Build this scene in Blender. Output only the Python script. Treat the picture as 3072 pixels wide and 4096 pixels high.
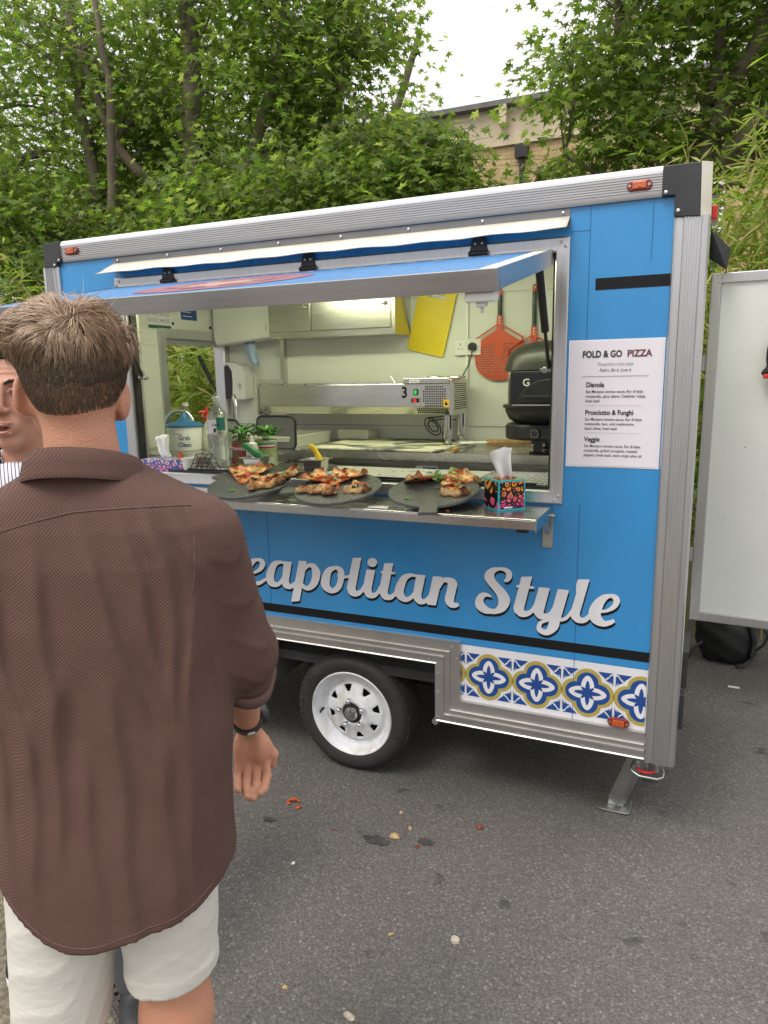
import bpy, bmesh, math, random
import numpy as np
from mathutils import Matrix, Vector
random.seed(7); np.random.seed(7)
for o in list(bpy.data.objects): bpy.data.objects.remove(o)
SC = bpy.context.scene
COL = SC.collection

# ---------------------------------------------------------------- camera, sky, sun, exposure
cam_d = bpy.data.cameras.new('camera')
cam = bpy.data.objects.new('camera', cam_d); COL.objects.link(cam)
cam.matrix_world = Matrix(((0.91448, -0.06030, 0.40011, 1.22555),
                           (0.40428, 0.17730, -0.89729, -2.49576),
                           (-0.01683, 0.98231, 0.18651, 1.68),
                           (0, 0, 0, 1)))
cam_d.sensor_fit = 'AUTO'; cam_d.sensor_width = 36.0; cam_d.lens = 2840 / 4096 * 36
cam_d.clip_start = 0.05; cam_d.clip_end = 400
SC.camera = cam
W = bpy.data.worlds.new('World'); SC.world = W; W.use_nodes = True
wn = W.node_tree.nodes; wl = W.node_tree.links; wn.clear()
wout = wn.new('ShaderNodeOutputWorld'); wbg = wn.new('ShaderNodeBackground')
sky = wn.new('ShaderNodeTexSky'); sky.sky_type = 'NISHITA'; sky.sun_disc = False
SUN_EL, SUN_AZ = math.radians(58), math.radians(205)
sky.sun_elevation = SUN_EL; sky.sun_rotation = SUN_AZ; sky.dust_density = 4.0; sky.ozone_density = 0.6
tc = wn.new('ShaderNodeTexCoord'); nz = wn.new('ShaderNodeTexNoise'); nz.inputs['Scale'].default_value = 2.2
nz.inputs['Detail'].default_value = 5
cr = wn.new('ShaderNodeValToRGB')
cr.color_ramp.elements[0].position = .35; cr.color_ramp.elements[0].color = (8.6, 8.7, 9.0, 1)
cr.color_ramp.elements[1].position = .7; cr.color_ramp.elements[1].color = (10.4, 9.9, 9.2, 1)
mx = wn.new('ShaderNodeMixRGB'); mx.inputs[0].default_value = .88       # a full deck of thin cloud
wl.new(tc.outputs['Generated'], nz.inputs['Vector']); wl.new(nz.outputs['Fac'], cr.inputs['Fac'])
wl.new(sky.outputs['Color'], mx.inputs[1]); wl.new(cr.outputs['Color'], mx.inputs[2])
# overcast sky: three times brighter overhead than at the horizon
sz = wn.new('ShaderNodeSeparateXYZ'); wl.new(tc.outputs['Generated'], sz.inputs[0]); mz = wn.new('ShaderNodeMapRange'); mz.inputs[1].default_value = 0; mz.inputs[2].default_value = 1; mz.inputs[3].default_value = .53; mz.inputs[4].default_value = 1.58; wl.new(sz.outputs[2], mz.inputs[0])
mm = wn.new('ShaderNodeMixRGB'); mm.blend_type = 'MULTIPLY'; mm.inputs[0].default_value = 1; wl.new(mx.outputs['Color'], mm.inputs[1]); wl.new(mz.outputs[0], mm.inputs[2]); wl.new(mm.outputs['Color'], wbg.inputs['Color']); wbg.inputs['Strength'].default_value = 0.10
wl.new(wbg.outputs['Background'], wout.inputs['Surface'])
sd = bpy.data.lights.new('sun', 'SUN'); sd.energy = 1.3; sd.angle = math.radians(25); sd.color = (1, .95, .88)
sun = bpy.data.objects.new('sun', sd); COL.objects.link(sun)
sdir = Vector((math.sin(SUN_AZ) * math.cos(SUN_EL), math.cos(SUN_AZ) * math.cos(SUN_EL), math.sin(SUN_EL)))
sun.rotation_euler = sdir.to_track_quat('Z', 'Y').to_euler(); sun.location = (0, -4, 8)
SC.view_settings.view_transform = 'Standard'; SC.view_settings.look = 'None'
SC.view_settings.exposure = 0.60; SC.view_settings.gamma = 1.0; SC.view_settings.use_curve_mapping = False
SC.render.engine = 'CYCLES'; SC.cycles.use_denoising = True; SC.cycles.max_bounces = 5; SC.cycles.diffuse_bounces = 3; SC.cycles.glossy_bounces = 3; SC.cycles.transmission_bounces = 5; SC.cycles.use_adaptive_sampling = True; SC.cycles.adaptive_threshold = .02
SC.cycles.transparent_max_bounces = 6; SC.cycles.sample_clamp_indirect = 6

# ---------------------------------------------------------------- helpers
def tag(o, label=None, cat=None, group=None, kind=None):
    if label: o['label'] = label
    if cat: o['category'] = cat
    if group: o['group'] = group
    if kind: o['kind'] = kind
    return o
def thing(name, label, cat, loc=(0, 0, 0), rz=0.0, group=None):
    o = bpy.data.objects.new(name, None); COL.objects.link(o)
    o.empty_display_size = .05; o.location = loc; o.rotation_euler = (0, 0, rz)
    return tag(o, label, cat, group)
class MB:
    def __init__(s): s.v = []; s.f = []
    def add(s, vs, fs):
        o = len(s.v); s.v += [tuple(v) for v in vs]; s.f += [tuple(i + o for i in f) for f in fs]; return s
    def box(s, x0, x1, y0, y1, z0, z1, M=None):
        vs = [Vector((x, y, z)) for z in (z0, z1) for y in (y0, y1) for x in (x0, x1)]
        if M is not None: vs = [M @ v for v in vs]
        return s.add(vs, [(0, 2, 3, 1), (4, 5, 7, 6), (0, 1, 5, 4), (2, 6, 7, 3), (0, 4, 6, 2), (1, 3, 7, 5)])
    def tube(s, pts, r, n=8, closed=False, cap=True):
        pts = [Vector(p) for p in pts]; m = len(pts)
        rr = list(r) if isinstance(r, (list, tuple)) else [r] * m
        base = []; prev = None
        for i, p in enumerate(pts):
            a = pts[(i - 1) % m] if (i or closed) else p; b = pts[(i + 1) % m] if (i < m - 1 or closed) else p
            t = (b - a).normalized()
            if prev is None:
                u = t.orthogonal().normalized()
            else:
                u = prev - t * prev.dot(t)
                u = u.normalized() if u.length > 1e-6 else t.orthogonal().normalized()
            prev = u; w = t.cross(u)
            base.append([p + (u * math.cos(2 * math.pi * k / n) + w * math.sin(2 * math.pi * k / n)) * rr[i] for k in range(n)])
        vs = [v for ring in base for v in ring]; fs = []
        for i in range(m if closed else m - 1):
            for k in range(n):
                fs.append((i * n + k, i * n + (k + 1) % n, ((i + 1) % m) * n + (k + 1) % n, ((i + 1) % m) * n + k))
        if cap and not closed: fs += [tuple(range(n))[::-1], tuple((m - 1) * n + k for k in range(n))]
        return s.add(vs, fs)
    def cyl(s, p0, p1, r0, r1=None, n=16):
        return s.tube([p0, p1], [r0, r0 if r1 is None else r1], n)
    def lathe(s, prof, c=(0, 0, 0), axis='z', n=24, sx=1, sy=1):
        c = Vector(c); vs = []; fs = []; m = len(prof)
        for r, h in prof:
            for k in range(n):
                a = 2 * math.pi * k / n; u, w = r * math.cos(a) * sx, r * math.sin(a) * sy
                vs.append(c + Vector({'z': (u, w, h), 'y': (u, h, w), 'x': (h, u, w)}[axis]))
        for i in range(m - 1):
            for k in range(n):
                fs.append((i * n + k, i * n + (k + 1) % n, (i + 1) * n + (k + 1) % n, (i + 1) * n + k))
        if prof[0][0] > 1e-5: fs.append(tuple(range(n))[::-1])
        if prof[-1][0] > 1e-5: fs.append(tuple((m - 1) * n + k for k in range(n)))
        return s.add(vs, fs)
    def prism(s, poly, a, b, plane='xz'):
        def P(u, w, h): return {'xz': (u, h, w), 'xy': (u, w, h), 'yz': (h, u, w)}[plane]
        n = len(poly); vs = [P(u, w, a) for u, w in poly] + [P(u, w, b) for u, w in poly]
        return s.add(vs, [tuple(range(n)), tuple(range(n, 2 * n))[::-1]] + [(i, (i + 1) % n, n + (i + 1) % n, n + i) for i in range(n)])
    def frame(s, x0, x1, z0, z1, prof, M=None):
        """mitred rectangular frame in the xz plane; prof = [(inset, y)...] open strip"""
        vs = []; fs = []; m = len(prof)
        for cx, cz in ((0, 0), (1, 0), (1, 1), (0, 1)):
            for d, y in prof:
                v = Vector(((x0 + d) if cx == 0 else (x1 - d), y, (z0 + d) if cz == 0 else (z1 - d)))
                vs.append(M @ v if M is not None else v)
        for c in range(4):
            for i in range(m):
                j = (i + 1) % m; c2 = (c + 1) % 4
                fs.append((c * m + i, c * m + j, c2 * m + j, c2 * m + i))
        return s.add(vs, fs)
    def extrude(s, prof, a, b, axis):
        """closed profile swept along axis: x -> prof=(y,z), z -> prof=(x,y)"""
        if axis == 'x': return s.add([(a, p, q) for p, q in prof] + [(b, p, q) for p, q in prof], _tubef(len(prof)))
        return s.add([(p, q, a) for p, q in prof] + [(p, q, b) for p, q in prof], _tubef(len(prof)))
    def build(s, name, mat, parent=None, smooth=None, bevel=0, M=None, fix=True):
        me = bpy.data.meshes.new(name); me.from_pydata([tuple(v) for v in s.v], [], s.f); me.update()
        if fix:
            bm = bmesh.new(); bm.from_mesh(me); bmesh.ops.recalc_face_normals(bm, faces=bm.faces); bm.to_mesh(me); bm.free()
        return link(name, me, mat, parent, smooth, bevel, M)
def _tubef(n): return [tuple(range(n)), tuple(range(n, 2 * n))[::-1]] + [(i, (i + 1) % n, n + (i + 1) % n, n + i) for i in range(n)]
def link(name, me, mat, parent=None, smooth=None, bevel=0, M=None):
    if mat is not None: me.materials.append(mat)
    o = bpy.data.objects.new(name, me); COL.objects.link(o)
    if parent is not None: o.parent = parent
    if M is not None: o.matrix_local = M
    if smooth is not None:
        me.shade_smooth(); me.set_sharp_from_angle(angle=math.radians(smooth))
    if bevel:
        b = o.modifiers.new('bevel', 'BEVEL'); b.width = bevel; b.segments = 2; b.limit_method = 'ANGLE'; b.angle_limit = .6
    return o
def mesh_np(name, V, F):
    """V (n,3) float, F (m,k) int -> mesh, fast"""
    V = np.ascontiguousarray(V, np.float32); F = np.ascontiguousarray(F, np.int32); m, k = F.shape
    me = bpy.data.meshes.new(name); me.vertices.add(len(V)); me.vertices.foreach_set('co', V.ravel())
    me.loops.add(m * k); me.loops.foreach_set('vertex_index', F.ravel())
    me.polygons.add(m); me.polygons.foreach_set('loop_start', np.arange(0, m * k, k, dtype=np.int32))
    me.polygons.foreach_set('loop_total', np.full(m, k, np.int32)); me.update(calc_edges=True); me.validate()
    return me
def blob(pts, h, base, seed, spike=.35):
    pass
def surfnet(fn, lo, hi, h):
    xs = [np.arange(lo[i], hi[i] + h, h) for i in range(3)]
    X, Y, Z = np.meshgrid(*xs, indexing='ij'); F = fn(X, Y, Z); n = F.shape
    acc = np.zeros(tuple(k - 1 for k in n) + (3,)); cnt = np.zeros(tuple(k - 1 for k in n)); ed = []
    for ax in range(3):
        a = [slice(None)] * 3; b = [slice(None)] * 3; a[ax] = slice(0, -1); b[ax] = slice(1, None)
        A = F[tuple(a)]; B = F[tuple(b)]; idx = np.argwhere((A < 0) != (B < 0))
        o = [k for k in range(3) if k != ax]
        ok = (idx[:, o[0]] > 0) & (idx[:, o[1]] > 0) & (idx[:, o[0]] < n[o[0]] - 1) & (idx[:, o[1]] < n[o[1]] - 1)
        idx = idx[ok]; va = A[tuple(idx.T)]; vb = B[tuple(idx.T)]
        P = idx.astype(float); P[:, ax] += va / (va - vb); cells = []
        for d0, d1 in ((-1, -1), (0, -1), (0, 0), (-1, 0)):
            c = idx.copy(); c[:, o[0]] += d0; c[:, o[1]] += d1
            np.add.at(acc, tuple(c.T), P); np.add.at(cnt, tuple(c.T), 1); cells.append(c)
        ed.append((ax, cells, va < 0))
    ids = -np.ones(cnt.shape, int); m = cnt > 0; ids[m] = np.arange(m.sum())
    V = acc[m] / cnt[m][:, None] * h + np.array(lo); Q = []
    for ax, cells, neg in ed:
        q = np.stack([ids[tuple(c.T)] for c in cells], 1); fl = neg if ax != 1 else ~neg
        q[~fl] = q[~fl][:, ::-1]; Q.append(q)
    return V, np.vstack(Q)
def smin(a, b, k):
    h = np.clip(.5 + .5 * (b - a) / k, 0, 1); return b + (a - b) * h - k * h * (1 - h)
def s_ell(X, Y, Z, c, r):
    x, y, z = (X - c[0]) / r[0], (Y - c[1]) / r[1], (Z - c[2]) / r[2]
    k = np.sqrt(x * x + y * y + z * z) + 1e-9; return (k - 1) * min(r)
def s_cone(X, Y, Z, a, b, ra, rb):
    a = np.array(a); d = np.array(b) - a; L = d @ d
    t = np.clip(((X - a[0]) * d[0] + (Y - a[1]) * d[1] + (Z - a[2]) * d[2]) / L, 0, 1)
    return np.sqrt((X - a[0] - t * d[0]) ** 2 + (Y - a[1] - t * d[1]) ** 2 + (Z - a[2] - t * d[2]) ** 2) - (ra + (rb - ra) * t)
def text(body, size, mat, parent, x, y, z, align='LEFT', bold=0.0, rot=(math.pi / 2, 0, 0), name='lettering', sx=1.0, shear=0, space=1.0, ext=0.0):
    cu = bpy.data.curves.new(name, 'FONT'); cu.body = body; cu.size = size; cu.align_x = align; cu.offset = bold
    cu.shear = shear; cu.space_character = space; cu.resolution_u = 3; cu.extrude = ext
    t = bpy.data.objects.new('tmp', cu); COL.objects.link(t)
    dg = bpy.context.evaluated_depsgraph_get(); me = bpy.data.meshes.new_from_object(t.evaluated_get(dg))
    bpy.data.objects.remove(t); me.name = name; me.materials.clear()
    o = link(name, me, mat, parent); o.location = (x, y, z); o.rotation_euler = rot; o.scale = (sx, 1, 1)
    return o
def filled(loops, name, mat, parent, y, M=None, dx=0, dz=0):
    """closed 2D outlines (with holes) in the xz plane -> flat mesh facing -y"""
    cu = bpy.data.curves.new(name, 'CURVE'); cu.dimensions = '2D'; cu.fill_mode = 'BOTH'
    for L in loops:
        s = cu.splines.new('POLY'); s.points.add(len(L) - 1); s.use_cyclic_u = True
        for p, q in zip(s.points, L): p.co = (q[0] + dx, q[1] + dz, 0, 1)
    t = bpy.data.objects.new('tmp', cu); COL.objects.link(t)
    dg = bpy.context.evaluated_depsgraph_get(); me = bpy.data.meshes.new_from_object(t.evaluated_get(dg))
    bpy.data.objects.remove(t); me.name = name; me.materials.clear()
    o = link(name, me, mat, parent); o.location = (0, y, 0); o.rotation_euler = (math.pi / 2, 0, 0); return o
def flat(loop, name, mat, parent, y, dx=0, dz=0):
    """one convex-ish outline as a flat ngon in the xz plane facing -y"""
    me = bpy.data.meshes.new(name); me.from_pydata([(p[0] + dx, y, p[1] + dz) for p in loop], [], [tuple(range(len(loop)))])
    return link(name, me, mat, parent)

# ---------------------------------------------------------------- materials
def nt(name):
    m = bpy.data.materials.new(name); m.use_nodes = True
    t = m.node_tree; return m, t.nodes, t.links, t.nodes['Principled BSDF']
def MAT(name, col, rough=.5, metal=0., var=.12, vs=6., bump=0., bs=80., rv=.1, coat=0., stretch=None, emit=None, es=0., trans=0., sss=0., alt=None, altpos=(.45, .6), spec=None):
    m, N, L, b = nt(name)
    tc = N.new('ShaderNodeTexCoord'); mp = N.new('ShaderNodeMapping'); L.new(tc.outputs['Object'], mp.inputs['Vector'])
    if stretch: mp.inputs['Scale'].default_value = stretch
    n1 = N.new('ShaderNodeTexNoise'); n1.inputs['Scale'].default_value = vs; n1.inputs['Detail'].default_value = 6
    L.new(mp.outputs['Vector'], n1.inputs['Vector'])
    r = N.new('ShaderNodeValToRGB'); c = np.array(col[:3]); a = np.array(alt[:3]) if alt else None
    e = r.color_ramp.elements
    if alt: e[0].position, e[1].position = altpos; e[0].color = (*c, 1); e[1].color = (*a, 1)
    else: e[0].position, e[1].position = .3, .7; e[0].color = (*(c * (1 - var)), 1); e[1].color = (*np.minimum(c * (1 + var), 1), 1)
    L.new(n1.outputs['Fac'], r.inputs['Fac']); L.new(r.outputs['Color'], b.inputs['Base Color'])
    mr = N.new('ShaderNodeMapRange'); mr.inputs[3].default_value = max(rough - rv, .02); mr.inputs[4].default_value = min(rough + rv, 1)
    n3 = N.new('ShaderNodeTexNoise'); n3.inputs['Scale'].default_value = vs * 2.7; L.new(mp.outputs['Vector'], n3.inputs['Vector'])
    L.new(n3.outputs['Fac'], mr.inputs['Value']); L.new(mr.outputs['Result'], b.inputs['Roughness'])
    b.inputs['Metallic'].default_value = metal; b.inputs['Coat Weight'].default_value = coat; b.inputs['Coat Roughness'].default_value = .15
    if spec is not None: b.inputs['Specular IOR Level'].default_value = spec
    if bump:
        n2 = N.new('ShaderNodeTexNoise'); n2.inputs['Scale'].default_value = bs; n2.inputs['Detail'].default_value = 4
        L.new(mp.outputs['Vector'], n2.inputs['Vector'])
        bp = N.new('ShaderNodeBump'); bp.inputs['Strength'].default_value = bump; bp.inputs['Distance'].default_value = .01
        L.new(n2.outputs['Fac'], bp.inputs['Height']); L.new(bp.outputs['Normal'], b.inputs['Normal'])
    if emit: b.inputs['Emission Color'].default_value = (*emit, 1); b.inputs['Emission Strength'].default_value = es
    if trans: b.inputs['Transmission Weight'].default_value = trans
    if sss: b.inputs['Subsurface Weight'].default_value = sss; b.inputs['Subsurface Radius'].default_value = (1, .35, .2); b.inputs['Subsurface Scale'].default_value = .006
    return m
m_alu = MAT('brushed_aluminium', (.60, .60, .61), .36, 1, .05, 9, .04, 60, .07, stretch=(12, 8, .5))
m_alux = MAT('brushed_aluminium_long', (.54, .53, .53), .32, 1, .05, 9, .04, 60, .07, stretch=(.5, 8, 12))
m_aluskirt = MAT('grey_aluminium_skirt', (.52, .505, .49), .42, .9, .06, 7, .04, 50, .08)
m_steel = MAT('stainless_steel', (.62, .61, .57), .24, 1, .06, 5, .03, 40, .08, stretch=(.6, 3, 7))
m_steelx = MAT('worn_steel_worktop', (.58, .57, .54), .27, 1, .04, 3, .006, 30, .05)
m_chrome = MAT('chrome', (.75, .75, .75), .08, 1, .03, 5)
m_zinc = MAT('zinc_plated_steel', (.45, .46, .44), .4, .9, .12, 12, .08, 90)
m_blue = MAT('blue_vinyl_wrap', (.028, .250, .565), .30, 0, .09, 2.3, .03, 9, .12, coat=.5, stretch=(1.6, 1, .5))
m_black = MAT('black_vinyl', (.008, .008, .009), .55, 0, .2, 5, spec=.25)
m_white = MAT('white_vinyl', (.73, .73, .76), .4, 0, .05, 9, .01, 20)
m_gold = MAT('mustard_print', (.42, .34, .075), .45, 0, .05, 4)
m_navy = MAT('royal_blue_print', (.012, .065, .27), .4, 0, .05, 4)
m_pblack = MAT('black_plastic', (.018, .018, .019), .42, 0, .2, 14, .05, 70)
m_pdark = MAT('charcoal_plastic', (.03, .031, .033), .5, 0, .2, 14, .08, 90)
m_cream = MAT('cream_plastic', (.68, .64, .54), .5, 0, .14, 9, .03, 40, alt=None)
m_wall = MAT('interior_wall_panel', (.70, .71, .66), .42, 0, .03, 3, .01, 30)
m_door = MAT('white_door_panel', (.66, .68, .66), .42, 0, .03, 5, .02, 12)
m_plw = MAT('white_plastic', (.76, .76, .73), .35, 0, .03, 6)
m_amber = MAT('amber_lens', (.42, .065, .006), .2, 0, .45, 110, .5, 220, coat=.6, emit=(1, .16, .01), es=.05)
m_ambase = MAT('dark_red_lens_base', (.20, .02, .008), .3, 0, .2, 30, coat=.4)
m_red = MAT('red_plastic', (.55, .015, .02), .35, 0, .1, 10, coat=.2)
m_dark = MAT('dark_underbody', (.022, .022, .023), .75, 0, .3, 8, .2, 60)
m_paper = MAT('paper', (.74, .71, .77), .6, 0, .02, 5, .01, 20)
m_ink = MAT('black_ink', (.02, .02, .022), .6, 0, .1, 5)
m_inkr = MAT('maroon_ink', (.14, .03, .05), .6, 0, .1, 5)
m_grey = MAT('grey_line', (.35, .33, .36), .6, 0, .1, 5)
m_rubber = MAT('tyre_rubber', (.024, .022, .020), .75, 0, .25, 16, .2, 120, alt=(.034, .030, .026), altpos=(.48, .75))
m_rim = MAT('white_painted_rim', (.56, .54, .50), .38, 0, .04, 14, .02, 30, alt=(.73, .75, .78), altpos=(.30, .52))
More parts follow.
